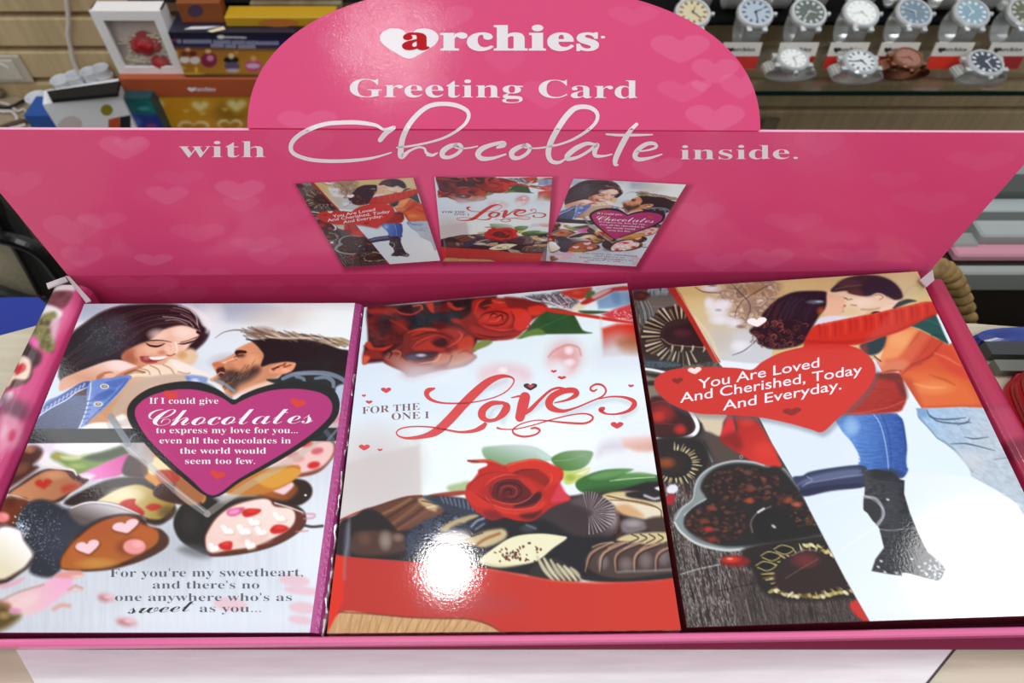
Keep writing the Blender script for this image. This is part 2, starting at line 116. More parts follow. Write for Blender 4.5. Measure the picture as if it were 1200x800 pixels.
  'o': (223, [[68, -4, 46, 0, 28, 11, 17, 27, 14, 37, 14, 57, 19, 75, 46, 111, 85, 139, 107, 149, 118, 152, 140, 154, 162, 151, 178, 142, 184, 136, 188, 128, 191, 109, 189, 91, 183, 76, 157, 42, 174, 49, 192, 62, 202, 51, 176, 32, 158, 24, 132, 20, 100, 2], [79, 13, 91, 15, 105, 25, 103, 27, 103, 35, 107, 42, 120, 51, 131, 54, 145, 73, 155, 91, 161, 108, 163, 123, 160, 134, 151, 138, 140, 134, 133, 128, 112, 106, 98, 86, 82, 58, 72, 34, 71, 25, 73, 16, 76, 13]]),
  'c': (193, [[71, -4, 59, -3, 38, 4, 23, 18, 16, 37, 15, 49, 18, 68, 27, 87, 48, 113, 77, 135, 108, 149, 137, 154, 156, 152, 164, 149, 171, 146, 180, 136, 183, 118, 179, 108, 173, 100, 163, 96, 146, 98, 139, 110, 140, 120, 146, 129, 156, 135, 148, 139, 141, 136, 132, 130, 112, 107, 83, 61, 72, 34, 71, 24, 74, 15, 78, 13, 88, 12, 98, 14, 128, 31, 157, 56, 167, 46, 142, 25, 119, 9, 95, 0]]),
  'l': (209, [[152, 46, 109, 9, 81, -3, 71, -4, 54, -1, 41, 6, 36, 12, 30, 25, 31, 44, 41, 72, 59, 105, 37, 85, 26, 93, 61, 126, 76, 144, 164, 287, 225, 293, 83, 34, 81, 21, 85, 16, 91, 16, 122, 37, 142, 57]]),
  'a': (264, [[157, -4, 144, -1, 134, 5, 127, 16, 125, 30, 95, 5, 79, -1, 62, -3, 42, 0, 26, 9, 15, 24, 12, 43, 13, 53, 18, 72, 37, 100, 54, 118, 84, 139, 118, 152, 140, 154, 153, 153, 163, 149, 170, 142, 175, 132, 184, 152, 240, 154, 185, 42, 180, 31, 180, 25, 182, 23, 192, 25, 232, 56, 242, 46, 206, 16, 195, 9, 175, 0], [73, 9, 90, 14, 109, 30, 137, 66, 160, 107, 164, 126, 159, 135, 153, 139, 147, 140, 138, 138, 128, 131, 116, 121, 99, 101, 74, 62, 61, 26, 62, 16, 67, 11]]),
  't': (221, [[27, 95, 70, 138, 87, 160, 160, 281, 224, 283, 187, 220, 220, 220, 216, 204, 176, 204, 100, 72, 84, 41, 77, 25, 77, 21, 77, 18, 80, 15, 92, 17, 121, 37, 142, 56, 149, 49, 151, 46, 140, 35, 118, 17, 97, 4, 76, -2, 65, -3, 50, -1, 38, 7, 34, 12, 29, 25, 29, 38, 31, 49, 37, 64, 62, 110, 35, 85]]),
  'e': (205, [[75, -4, 61, -3, 37, 5, 19, 20, 13, 29, 10, 39, 9, 58, 15, 76, 27, 94, 43, 111, 73, 133, 105, 149, 115, 152, 136, 154, 153, 152, 167, 145, 176, 134, 178, 128, 179, 121, 176, 105, 165, 91, 149, 78, 127, 67, 115, 62, 73, 51, 64, 28, 64, 17, 72, 12, 90, 12, 111, 17, 134, 28, 158, 45, 170, 56, 179, 46, 153, 25, 126, 9, 100, 0], [78, 64, 94, 67, 109, 75, 123, 85, 135, 97, 144, 117, 145, 123, 142, 135, 136, 139, 132, 138, 113, 123, 97, 102]]),
  's': (175, [[154, 53, 131, 31, 112, 16, 88, 2, 73, -2, 50, -4, 29, -1, 21, 2, 15, 7, 6, 18, 3, 36, 7, 45, 17, 53, 22, 55, 36, 54, 45, 46, 48, 36, 46, 28, 42, 22, 36, 18, 30, 16, 26, 17, 31, 12, 47, 12, 55, 17, 62, 26, 69, 38, 78, 69, 81, 117, 80, 126, 36, 85, 27, 95, 66, 131, 100, 168, 104, 169, 111, 167, 113, 159, 105, 147, 104, 139, 118, 116, 130, 87, 130, 63, 125, 47, 120, 41, 144, 62]]),
  'w': (379, [[82, -3, 59, 0, 42, 7, 32, 20, 29, 38, 35, 60, 51, 83, 73, 107, 76, 116, 73, 118, 66, 114, 43, 94, 34, 103, 56, 123, 94, 150, 166, 154, 93, 43, 86, 28, 87, 16, 93, 14, 106, 19, 130, 41, 150, 64, 184, 109, 208, 150, 283, 154, 221, 52, 217, 43, 214, 27, 217, 19, 221, 15, 227, 13, 243, 14, 267, 24, 293, 43, 283, 55, 279, 66, 278, 88, 282, 105, 290, 122, 300, 136, 318, 151, 330, 154, 342, 152, 350, 145, 353, 141, 357, 124, 354, 105, 348, 87, 336, 68, 320, 50, 334, 54, 349, 63, 359, 73, 368, 62, 354, 51, 340, 43, 325, 38, 307, 36, 286, 18, 265, 6, 244, -1, 220, -3, 193, 0, 175, 10, 164, 26, 160, 50, 153, 41, 119, 9, 99, -1], [305, 53, 328, 81, 335, 97, 337, 112, 335, 119, 327, 121, 323, 121, 312, 114, 299, 98, 294, 83, 296, 65, 301, 56]]),
  ' ': (139, []),
 },
 'D': {
  'Y': (302, [[151, 224, 59, 341, 0, 341, 127, 181, 127, 0, 151, 0, 176, 0, 176, 180, 302, 341, 243, 341]]),
  'o': (276, [[137, 229, 90, 220, 52, 196, 27, 160, 18, 115, 27, 67, 51, 29, 89, 4, 137, -5, 186, 4, 224, 28, 249, 66, 258, 115, 249, 160, 224, 197, 185, 220], [136, 189, 167, 183, 191, 168, 207, 144, 213, 114, 207, 81, 192, 57, 168, 41, 136, 36, 107, 41, 84, 57, 69, 82, 64, 115, 69, 144, 84, 168, 107, 183]]),
  'u': (250, [[219, 0, 219, 225, 174, 225, 174, 64, 162, 50, 149, 41, 135, 35, 121, 33, 100, 36, 86, 45, 77, 61, 75, 82, 75, 225, 30, 225, 30, 85, 36, 47, 52, 19, 76, 1, 108, -5, 125, -2, 142, 5, 159, 15, 174, 29, 174, 0]]),
  'A': (334, [[181, 343, 147, 343, 0, 0, 50, 0, 93, 101, 238, 101, 284, 0, 334, 0], [163, 268, 218, 145, 165, 145, 112, 145]]),
  'r': (198, [[35, 225, 35, 0, 79, 0, 79, 118, 83, 145, 95, 166, 112, 181, 134, 187, 153, 180, 175, 165, 199, 203, 172, 223, 145, 229, 129, 226, 113, 216, 97, 198, 79, 173, 79, 225]]),
  'e': (240, [[219, 65, 180, 45, 161, 40, 141, 38, 112, 42, 89, 55, 74, 76, 65, 106, 223, 106, 216, 160, 197, 198, 166, 221, 126, 229, 83, 221, 50, 198, 28, 162, 21, 115, 28, 70, 49, 32, 83, 5, 130, -5, 156, -3, 178, 2, 199, 10, 219, 22], [66, 135, 73, 159, 86, 176, 104, 187, 127, 191, 148, 187, 164, 176, 175, 158, 179, 135]]),
  'L': (245, [[86, 341, 37, 341, 37, 0, 240, 0, 240, 44, 86, 44]]),
  'v': (219, [[103, -5, 118, -5, 217, 225, 170, 225, 140, 156, 111, 87, 50, 225, 2, 225]]),
  'd': (255, [[226, 341, 181, 341, 181, 220, 156, 227, 134, 229, 89, 221, 53, 198, 30, 162, 22, 118, 30, 69, 51, 32, 86, 8, 131, 0, 226, 0], [181, 38, 136, 38, 104, 43, 82, 59, 71, 82, 68, 111, 73, 143, 87, 168, 110, 183, 140, 189, 150, 189, 181, 181]]),
  'n': (250, [[75, 225, 31, 225, 31, 0, 75, 0, 75, 161, 90, 176, 104, 186, 117, 192, 131, 194, 149, 190, 163, 179, 172, 161, 175, 139, 175, 0, 220, 0, 220, 139, 214, 179, 197, 207, 173, 224, 143, 229, 124, 227, 106, 220, 90, 209, 75, 195]]),
  'C': (354, [[328, 318, 265, 339, 238, 344, 211, 346, 136, 332, 77, 295, 38, 238, 24, 166, 35, 109, 68, 54, 125, 12, 208, -5, 245, -2, 277, 4, 306, 13, 332, 26, 332, 79, 302, 62, 272, 50, 242, 43, 213, 41, 156, 50, 113, 77, 85, 117, 75, 170, 85, 222, 113, 263, 156, 291, 211, 301, 240, 298, 268, 292, 297, 281, 328, 265]]),
  'h': (250, [[75, 341, 31, 341, 31, 0, 75, 0, 75, 161, 90, 176, 104, 186, 117, 192, 131, 194, 149, 190, 163, 179, 172, 161, 175, 139, 175, 0, 220, 0, 220, 138, 214, 178, 198, 206, 174, 223, 143, 229, 124, 227, 106, 220, 90, 209, 75, 195]]),
  'i': (109, [[77, 225, 33, 225, 33, 0, 77, 0], [82, 293, 79, 303, 74, 311, 65, 317, 55, 319, 45, 317, 36, 311, 31, 303, 29, 293, 31, 282, 36, 274, 45, 268, 55, 266, 65, 268, 74, 274, 79, 282]]),
  's': (192, [[162, 211, 145, 219, 128, 224, 112, 228, 96, 229, 65, 225, 42, 213, 27, 194, 22, 168, 38, 130, 75, 103, 111, 81, 127, 60, 124, 49, 117, 42, 107, 37, 94, 35, 79, 36, 61, 42, 21, 64, 21, 16, 41, 6, 60, 0, 99, -5, 128, 0, 151, 14, 167, 35, 173, 62, 170, 78, 161, 92, 146, 108, 80, 152, 70, 161, 68, 170, 70, 178, 76, 184, 85, 188, 97, 190, 111, 189, 126, 184, 144, 177, 162, 167]]),
  ',': (109, [[30, -59, 55, -47, 74, -30, 84, -9, 88, 13, 85, 33, 78, 48, 67, 58, 53, 62, 41, 59, 31, 53, 25, 44, 23, 33, 25, 22, 30, 13, 38, 7, 48, 5, 49, -10, 46, -25, 40, -39, 30, -50]]),
  'T': (302, [[294, 341, 9, 341, 9, 297, 127, 297, 127, 0, 176, 0, 176, 297, 294, 297]]),
  'a': (214, [[206, 40, 192, 31, 182, 28, 178, 29, 174, 34, 174, 155, 167, 188, 150, 211, 124, 225, 92, 229, 69, 227, 49, 221, 32, 212, 18, 199, 18, 150, 34, 167, 52, 178, 70, 185, 89, 187, 106, 185, 119, 178, 126, 165, 129, 148, 129, 136, 62, 111, 38, 98, 20, 79, 13, 51, 17, 30, 28, 12, 45, 0, 68, -5, 99, 1, 114, 8, 128, 19, 133, 8, 140, 1, 150, -3, 163, -5, 172, -4, 182, -1, 206, 13], [129, 46, 120, 38, 100, 28, 90, 27, 77, 29, 67, 36, 60, 46, 58, 59, 64, 76, 79, 90, 129, 111]]),
  'y': (219, [[219, 225, 169, 225, 111, 98, 51, 225, 0, 225, 87, 48, 11, -115, 60, -115]]),
  'E': (250, [[231, 341, 38, 341, 38, 0, 236, 0, 236, 44, 87, 44, 87, 150, 226, 150, 226, 194, 87, 194, 87, 297, 231, 297]]),
  '.': (109, [[55, 56, 43, 53, 33, 47, 27, 37, 25, 26, 27, 14, 33, 4, 43, -2, 55, -5, 66, -2, 76, 4, 82, 14, 85, 26, 82, 37, 76, 47, 66, 53]]),
  ' ': (139, []),
 },
}
# ------------------------------------------------------------------ projection helpers (metres, y = away from the camera)
ST, CT = math.sin(TILT), math.cos(TILT)
CAM = np.array([0.0, 0.0, CAM_H])

def ray(px, py):
    u = (np.asarray(px, float) - CX) / FPX
    v = (np.asarray(py, float) - CY) / FPX
    return np.stack([u, CT - ST * v, -ST - CT * v], -1)

def Hz(px, py, z):               # point of the level plane at height z
    r = ray(px, py)
    return CAM + r * ((z - CAM_H) / r[..., 2])[..., None]

def Vt(px, py, y):               # point of the upright plane at distance y
    r = ray(px, py)
    return CAM + r * (y / r[..., 1])[..., None]

class Plane:
    def __init__(s, p0, n):
        s.p0 = np.array(p0, float); n = np.array(n, float); n /= np.linalg.norm(n)
        if n @ (CAM - s.p0) < 0: n = -n
        s.n = n
    def P(s, px, py, h=0.0):
        r = ray(px, py)
        t = ((s.p0 - CAM) @ s.n) / (r @ s.n)
        return CAM + r * t[..., None] + s.n * h

def project(p):
    d = np.asarray(p, float) - CAM
    zc = d[..., 1] * CT - d[..., 2] * ST
    vv = -d[..., 1] * ST - d[..., 2] * CT
    return CX + FPX * d[..., 0] / zc, CY + FPX * vv / zc

# ------------------------------------------------------------------ colour, materials
def hexc(h):
    return np.array([int(h[i:i + 2], 16) / 255.0 for i in (0, 2, 4)])

def lin(c):
    c = np.clip(np.asarray(c, float), 0, 1)
    return np.where(c <= 0.04045, c / 12.92, ((c + 0.055) / 1.055) ** 2.4)

MATS = {}
def mat(name, h='808080', rough=0.5, metal=0.0, coat=0.0, coat_rough=0.1, spec=0.5, bump=0.0, bump_scale=200.0,
        trans=0.0, art=False, noise=None, noise_scale=20.0, noise_stretch=(1, 1, 1), bump_detail=3.0, alpha=1.0):
    if name in MATS: return MATS[name]
    m = bpy.data.materials.new(name); m.use_nodes = True
    nt = m.node_tree; b = nt.nodes['Principled BSDF']; L = nt.links
    c = lin(hexc(h))
    b.inputs['Base Color'].default_value = (*c, 1)
    b.inputs['Roughness'].default_value = rough
    b.inputs['Metallic'].default_value = metal
    b.inputs['Coat Weight'].default_value = coat
    b.inputs['Coat Roughness'].default_value = coat_rough
    b.inputs['Specular IOR Level'].default_value = spec
    b.inputs['Transmission Weight'].default_value = trans
    b.inputs['Alpha'].default_value = alpha
    tc = nt.nodes.new('ShaderNodeTexCoord')
    if art:
        a = nt.nodes.new('ShaderNodeAttribute'); a.attribute_name = 'ink'
        L.new(a.outputs['Color'], b.inputs['Base Color'])
    if noise:
        mp = nt.nodes.new('ShaderNodeMapping'); mp.inputs['Scale'].default_value = noise_stretch
        n = nt.nodes.new('ShaderNodeTexNoise'); n.inputs['Scale'].default_value = noise_scale
        n.inputs['Detail'].default_value = 5
        r = nt.nodes.new('ShaderNodeMix'); r.data_type = 'RGBA'
        L.new(tc.outputs['Object'], mp.inputs['Vector']); L.new(mp.outputs['Vector'], n.inputs['Vector'])
        L.new(n.outputs['Fac'], r.inputs['Factor'])
        r.inputs['A'].default_value = (*c, 1); r.inputs['B'].default_value = (*lin(hexc(noise)), 1)
        rm = nt.nodes.new('ShaderNodeMapRange'); rm.inputs[1].default_value = 0.3; rm.inputs[2].default_value = 0.7
        L.new(n.outputs['Fac'], rm.inputs[0]); L.new(rm.outputs[0], r.inputs['Factor'])
        L.new(r.outputs['Result'], b.inputs['Base Color'])
    if bump:
        n2 = nt.nodes.new('ShaderNodeTexNoise'); n2.inputs['Scale'].default_value = bump_scale
        n2.inputs['Detail'].default_value = bump_detail
        L.new(tc.outputs['Object'], n2.inputs['Vector'])
        bp = nt.nodes.new('ShaderNodeBump'); bp.inputs['Strength'].default_value = bump
        bp.inputs['Distance'].default_value = 0.001
        L.new(n2.outputs['Fac'], bp.inputs['Height'])
        L.new(bp.outputs['Normal'], b.inputs['Normal']); L.new(bp.outputs['Normal'], b.inputs['Coat Normal'])
    MATS[name] = m
    return m

# ------------------------------------------------------------------ objects
def tag(o, label=None, cat=None, group=None, kind=None):
    if label: o['label'] = label
    if cat: o['category'] = cat
    if group: o['group'] = group
    if kind: o['kind'] = kind
    return o

def thing(name, label, cat, loc=(0, 0, 0), group=None):
    o = bpy.data.objects.new(name, None)
    o.empty_display_size = 0.02
    o.location = tuple(float(v) for v in loc); COL.objects.link(o)
    return tag(o, label, cat, group)

def root_loc(o):
    p = np.zeros(3)
    while o is not None:
        p += np.array(o.location); o = o.parent
    return p

def mesh_obj(name, v, f, m=None, parent=None, ink=None, smooth=False, loc=None):
    """v: world coordinates. With loc (top-level mesh) the origin goes there."""
    v = np.asarray(v, float)
    off = root_loc(parent) if parent is not None else (np.array(loc, float) if loc is not None else np.zeros(3))
    v = v - off
    me = bpy.data.meshes.new(name)
    f4 = isinstance(f, np.ndarray)
    if f4:
        n = f.shape[1]
        me.vertices.add(len(v)); me.vertices.foreach_set('co', v.astype(np.float32).ravel())
        me.loops.add(f.size); me.loops.foreach_set('vertex_index', f.astype(np.int32).ravel())
        me.polygons.add(len(f)); me.polygons.foreach_set('loop_start', np.arange(0, f.size, n, dtype=np.int32))
        me.update(calc_edges=True)
    else:
        me.from_pydata([tuple(p) for p in v], [], [tuple(int(i) for i in q) for q in f])
    if ink is not None:
        a = me.color_attributes.new('ink', 'FLOAT_COLOR', 'POINT')
        c = np.ones((len(v), 4), np.float32); c[:, :3] = ink
        a.data.foreach_set('color', c.ravel())
    if smooth:
        me.polygons.foreach_set('use_smooth', np.ones(len(me.polygons), bool))
    me.update()
    o = bpy.data.objects.new(name, me)
    if m is not None: me.materials.append(m)
    if parent is not None: o.parent = parent
    elif loc is not None: o.location = tuple(float(x) for x in loc)
    COL.objects.link(o)
    return o

class MB:
    """collects solid shapes into one mesh"""
    def __init__(s): s.v = []; s.f = []
    def add(s, v, f):
        b = len(s.v); s.v += [tuple(map(float, p)) for p in v]; s.f += [tuple(b + i for i in q) for q in f]; return s
    def hexa(s, q):                                # 8 corners: bottom loop then top loop
        return s.add(q, [(3, 2, 1, 0), (4, 5, 6, 7), (0, 1, 5, 4), (1, 2, 6, 5), (2, 3, 7, 6), (3, 0, 4, 7)])
    def box(s, a, b, bev=0.0):
        (x0, y0, z0), (x1, y1, z1) = a, b
        if bev <= 0:
            return s.hexa([(x0, y0, z0), (x1, y0, z0), (x1, y1, z0), (x0, y1, z0), (x0, y0, z1), (x1, y0, z1), (x1, y1, z1), (x0, y1, z1)])
        c = bev
        loops = []
        for z, d in ((z0, c), (z0 + c, 0), (z1 - c, 0), (z1, c)):
            loops.append([(x0 + d + c * (d == 0), y0 + d, z), (x1 - d - c * (d == 0), y0 + d, z), (x1 - d, y0 + d + c * (d == 0), z), (x1 - d, y1 - d - c * (d == 0), z),
                          (x1 - d - c * (d == 0), y1 - d, z), (x0 + d + c * (d == 0), y1 - d, z), (x0 + d, y1 - d - c * (d == 0), z), (x0 + d, y0 + d + c * (d == 0), z)])
        return s.loft(loops, True)
    def loft(s, loops, cap=True, closed=True):
        n = len(loops[0]); v = [p for l in loops for p in l]; f = []
        for i in range(len(loops) - 1):
            for j in range(n if closed else n - 1):
                k = (j + 1) % n
                f.append((i * n + j, i * n + k, (i + 1) * n + k, (i + 1) * n + j))
        if cap:
            f.append(tuple(reversed(range(n)))); f.append(tuple(range((len(loops) - 1) * n, len(loops) * n)))
        return s.add(v, f)
    def tube(s, pts, r, n=10, cap=True):
        P = [np.array(p, float) for p in pts]; loops = []
        up = np.array([0, 0, 1.0])
        for i, p in enumerate(P):
            t = P[min(i + 1, len(P) - 1)] - P[max(i - 1, 0)]; t /= (np.linalg.norm(t) + 1e-12)
            a = np.cross(t, up)
            if np.linalg.norm(a) < 1e-3: a = np.cross(t, [1.0, 0, 0])
            a /= np.linalg.norm(a); b = np.cross(a, t)
            if i and a @ la < 0: a, b = -a, -b
            la = a
            rr = r[i] if hasattr(r, '__len__') else r
            loops.append([tuple(p + rr * (math.cos(w) * a + math.sin(w) * b)) for w in np.linspace(0, 2 * math.pi, n, endpoint=False)])
        return s.loft(loops, cap)
    def lathe(s, prof, c, ax=(0, 0, 1), n=28, sx=1.0):
        ax = np.array(ax, float); ax /= np.linalg.norm(ax)
        a = np.cross(ax, [1.0, 0, 0]) if abs(ax[0]) < 0.9 else np.cross(ax, [0, 1.0, 0])
        a /= np.linalg.norm(a); b = np.cross(ax, a); c = np.array(c, float)
        return s.loft([[tuple(c + h * ax + r * (math.cos(w) * a + math.sin(w) * b)) for w in np.linspace(0, 2 * math.pi, n, endpoint=False)] for r, h in prof])
    def build(s, name, m, parent=None, loc=None, smooth=False):
        return mesh_obj(name, s.v, s.f, m, parent, None, smooth, loc)

def catmull(pts, closed=False, n=8):
    P = np.array(pts, float); m = len(P); out = []
    rng = range(m if closed else m - 1)
    for i in rng:
        p1, p2 = P[i], P[(i + 1) % m]
        p0 = P[(i - 1) % m] if closed or i > 0 else 2 * p1 - p2
        p3 = P[(i + 2) % m] if closed or i + 2 < m else 2 * p2 - p1
        t = (np.arange(n) / n)[:, None]
        out.append(0.5 * (2 * p1 + (p2 - p0) * t + (2 * p0 - 5 * p1 + 4 * p2 - p3) * t ** 2 + (3 * p1 - p0 - 3 * p2 + p3) * t ** 3))
    if not closed: out.append(P[-1:])
    return np.concatenate(out)

# ------------------------------------------------------------------ printed artwork (the ink on a sheet, sampled on its mesh)
def vnoise(x, y, seed=0):
    xi = np.floor(x).astype(np.int64); yi = np.floor(y).astype(np.int64)
    fx = x - xi; fy = y - yi; fx = fx * fx * (3 - 2 * fx); fy = fy * fy * (3 - 2 * fy)
    def h(a, b):
        k = (a * 374761393 + b * 668265263 + seed * 974711) & 0xffffffff
        k = ((k ^ (k >> 13)) * 1274126177) & 0xffffffff
        return ((k ^ (k >> 16)) & 0xffff) / 65535.0
    return (h(xi, yi) * (1 - fx) + h(xi + 1, yi) * fx) * (1 - fy) + (h(xi, yi + 1) * (1 - fx) + h(xi + 1, yi + 1) * fx) * fy

def fbm(x, y, seed=0, oct=3):
    s = 0; a = 0.5; t = 0
    for i in range(oct):
        s = s + a * vnoise(x * 2 ** i, y * 2 ** i, seed + i); t += a; a *= 0.55
    return s / t

HEART = [(0, -.52), (.2, -.36), (.42, -.1), (.5, .12), (.45, .32), (.3, .44), (.12, .4), (0, .24), (-.12, .4), (-.3, .44), (-.45, .32), (-.5, .12), (-.42, -.1), (-.2, -.36)]

class Paint:
    def __init__(s, X, Y, base):
        s.X = np.asarray(X, float).ravel(); s.Y = np.asarray(Y, float).ravel()
        s.C = np.tile(hexc(base), (len(s.X), 1)); s.T(0, 0, 1)
        s.clip = None
    def T(s, ox, oy, sc): s.ox, s.oy, s.sc = ox, oy, sc; return s
    def q(s, pts): return np.array(pts, float) / s.sc + np.array([s.ox, s.oy])
    def _mix(s, idx, al, col, x=None, y=None):
        if s.clip is not None: al = al * s.clip[idx]
        if callable(col): c = col(s.X[idx], s.Y[idx])
        else: c = hexc(col)
        s.C[idx] = s.C[idx] * (1 - al[:, None]) + c * al[:, None]
    def cover(s, P, f):
        x0, y0 = P.min(0) - f - 1; x1, y1 = P.max(0) + f + 1
        idx = np.nonzero((s.X > x0) & (s.X < x1) & (s.Y > y0) & (s.Y < y1))[0]
        if len(idx) == 0: return idx, None
        x = s.X[idx]; y = s.Y[idx]
        d2 = np.full(len(idx), 1e9); ins = np.zeros(len(idx), bool)
        for i in range(len(P)):
            ax, ay = P[i]; bx, by = P[(i + 1) % len(P)]
            dx, dy = bx - ax, by - ay; L2 = dx * dx + dy * dy
            if L2 < 1e-9: continue
            t = np.clip(((x - ax) * dx + (y - ay) * dy) / L2, 0, 1)
            d2 = np.minimum(d2, (x - ax - t * dx) ** 2 + (y - ay - t * dy) ** 2)
            if ay != by:
                c = ((ay > y) != (by > y)) & (x < (bx - ax) * (y - ay) / (by - ay) + ax)
                ins ^= c
        d = np.sqrt(d2); sd = np.where(ins, d, -d)
        al = np.clip(0.5 + sd / f, 0, 1); al = al * al * (3 - 2 * al)
        return idx, al
    def fill(s, pts, col, f=1.2, a=1.0, sm=True, raw=False):
        P = np.array(pts, float) if raw else s.q(pts)
        if sm: P = catmull(P, True, 5)
        idx, al = s.cover(P, f)
        if al is None: return s
        s._mix(idx, al * a, col); return s
    def ell(s, cx, cy, rx, ry, col, rot=0, f=1.2, a=1.0):
        w = np.linspace(0, 2 * math.pi, 26, endpoint=False); c, d = math.cos(rot), math.sin(rot)
        pts = np.stack([cx + rx * np.cos(w) * c - ry * np.sin(w) * d, cy + rx * np.cos(w) * d + ry * np.sin(w) * c], 1)
        return s.fill(pts, col, f, a, False)
    def blob(s, cx, cy, rx, ry, col, a=1.0, rot=0, p=1.0):
        (cx, cy), = s.q([(cx, cy)]); rx /= s.sc; ry /= s.sc
        c, d = math.cos(rot), math.sin(rot); R = max(rx, ry)
        idx = np.nonzero((abs(s.X - cx) < R) & (abs(s.Y - cy) < R))[0]
        if len(idx) == 0: return s
        x = s.X[idx] - cx; y = s.Y[idx] - cy
        u = (x * c + y * d) / rx; v = (-x * d + y * c) / ry
        al = np.clip(1 - (u * u + v * v), 0, 1) ** p
        s._mix(idx, al * a, col); return s
    def line(s, pts, w, col, f=1.0, a=1.0, sm=True, n=6):
        """stroke; w = width in canvas px, one number or one per point"""
        P = s.q(pts); W = np.array(w if hasattr(w, '__len__') else [w] * len(P), float)
        if sm and len(P) > 2:
            Q = catmull(np.column_stack([P, W]), False, n); P, W = Q[:, :2], np.maximum(Q[:, 2], 0.05)
        m = W.max() / 2 + f
        x0, y0 = P.min(0) - m; x1, y1 = P.max(0) + m
        idx = np.nonzero((s.X > x0) & (s.X < x1) & (s.Y > y0) & (s.Y < y1))[0]
        if len(idx) == 0: return s
        x = s.X[idx]; y = s.Y[idx]; sd = np.full(len(idx), -1e9)
        for i in range(len(P) - 1):
            ax, ay = P[i]; dx, dy = P[i + 1] - P[i]; L2 = dx * dx + dy * dy
            if L2 < 1e-9: continue
            t = np.clip(((x - ax) * dx + (y - ay) * dy) / L2, 0, 1)
            sd = np.maximum(sd, (W[i] * (1 - t) + W[i + 1] * t) / 2 - np.sqrt((x - ax - t * dx) ** 2 + (y - ay - t * dy) ** 2))
        al = np.clip(0.5 + sd / f, 0, 1) * np.minimum(1, W.max() / 0.8)
        s._mix(idx, al * a, col); return s
    def heart(s, cx, cy, w, h, col, rot=0, f=1.0, a=1.0):
        c, d = math.cos(rot), math.sin(rot)
        pts = [(cx + (u * w) * c - (-v * h) * d, cy + (u * w) * d + (-v * h) * c) for u, v in HEART]
        return s.fill(pts, col, f, a)
    def grain(s, amp, sx, sy, seed=0, mask=None, oct=3, rot=0.0):
        c, d = math.cos(rot), math.sin(rot)
        x = s.X * c + s.Y * d; y = -s.X * d + s.Y * c
        n = fbm(x / sx, y / sy, seed, oct) - 0.5
        if mask is not None: n = n * mask
        s.C = np.clip(s.C + (n * amp)[:, None], 0, 1); return s
    def mask(s, pts, f=1.5, sm=True):
        P = s.q(pts)
        if sm: P = catmull(P, True, 5)
        idx, al = s.cover(P, f); m = np.zeros(len(s.X))
        if al is not None: m[idx] = al
        return m
    def tex(s, pts, cols, sx, sy, seed=0, f=1.5, a=1.0, sm=True, rot=0.0, con=1.6, oct=3):
        """noise-mottled area running through a list of colours"""
        K = np.array([hexc(c) for c in cols]); c0, d0 = math.cos(rot), math.sin(rot)
        def fn(x, y):
            u = x * c0 + y * d0; v = -x * d0 + y * c0
            n = np.clip((fbm(u / sx, v / sy, seed, oct) - 0.5) * con + 0.5, 0, 0.9999) * (len(K) - 1)
            i = n.astype(int); t = (n - i)[:, None]
            return K[i] * (1 - t) + K[np.minimum(i + 1, len(K) - 1)] * t
        return s.fill(pts, fn, f, a, sm)
    def grad(s, p0, p1, c0, c1):
        (ax, ay), (bx, by) = s.q([p0, p1]); dx, dy = bx - ax, by - ay; L2 = dx * dx + dy * dy
        A, B = hexc(c0), hexc(c1)
        def fn(x, y):
            t = np.clip(((x - ax) * dx + (y - ay) * dy) / L2, 0, 1)[:, None]
            return A * (1 - t) + B * t
        return fn
    def ink(s, g=1.0): return lin(np.clip(s.C, 0, 1) ** g)

def grid_faces(n, m):
    i = np.arange(n - 1)[:, None] * m + np.arange(m - 1)[None, :]
    i = i.ravel()
    return np.stack([i, i + 1, i + m + 1, i + m], 1)

# ------------------------------------------------------------------ lettering
def glyph_loops(font, ch):
    adv, ls = GLYPHS[font][ch]
    return adv / 500.0, [[(l[i] / 500.0, l[i + 1] / 500.0) for i in range(0, len(l), 2)] for l in ls]

def fill2d(loops, offset=0.0):
    cu = bpy.data.curves.new('tmp_text', 'CURVE'); cu.dimensions = '2D'; cu.fill_mode = 'FRONT'; cu.offset = offset
    for l in loops:
        sp = cu.splines.new('POLY'); sp.points.add(len(l) - 1)
        for p, (x, y) in zip(sp.points, l): p.co = (x, y, 0, 1)
        sp.use_cyclic_u = True
    o = bpy.data.objects.new('tmp_text', cu); COL.objects.link(o)
    dg = bpy.context.evaluated_depsgraph_get()
    me = o.evaluated_get(dg).to_mesh()
    v = np.array([p.co[:2] for p in me.vertices]).reshape(-1, 2); f = [tuple(p.vertices) for p in me.polygons]
    o.evaluated_get(dg).to_mesh_clear()
    bpy.data.objects.remove(o); bpy.data.curves.remove(cu)
    return v, f

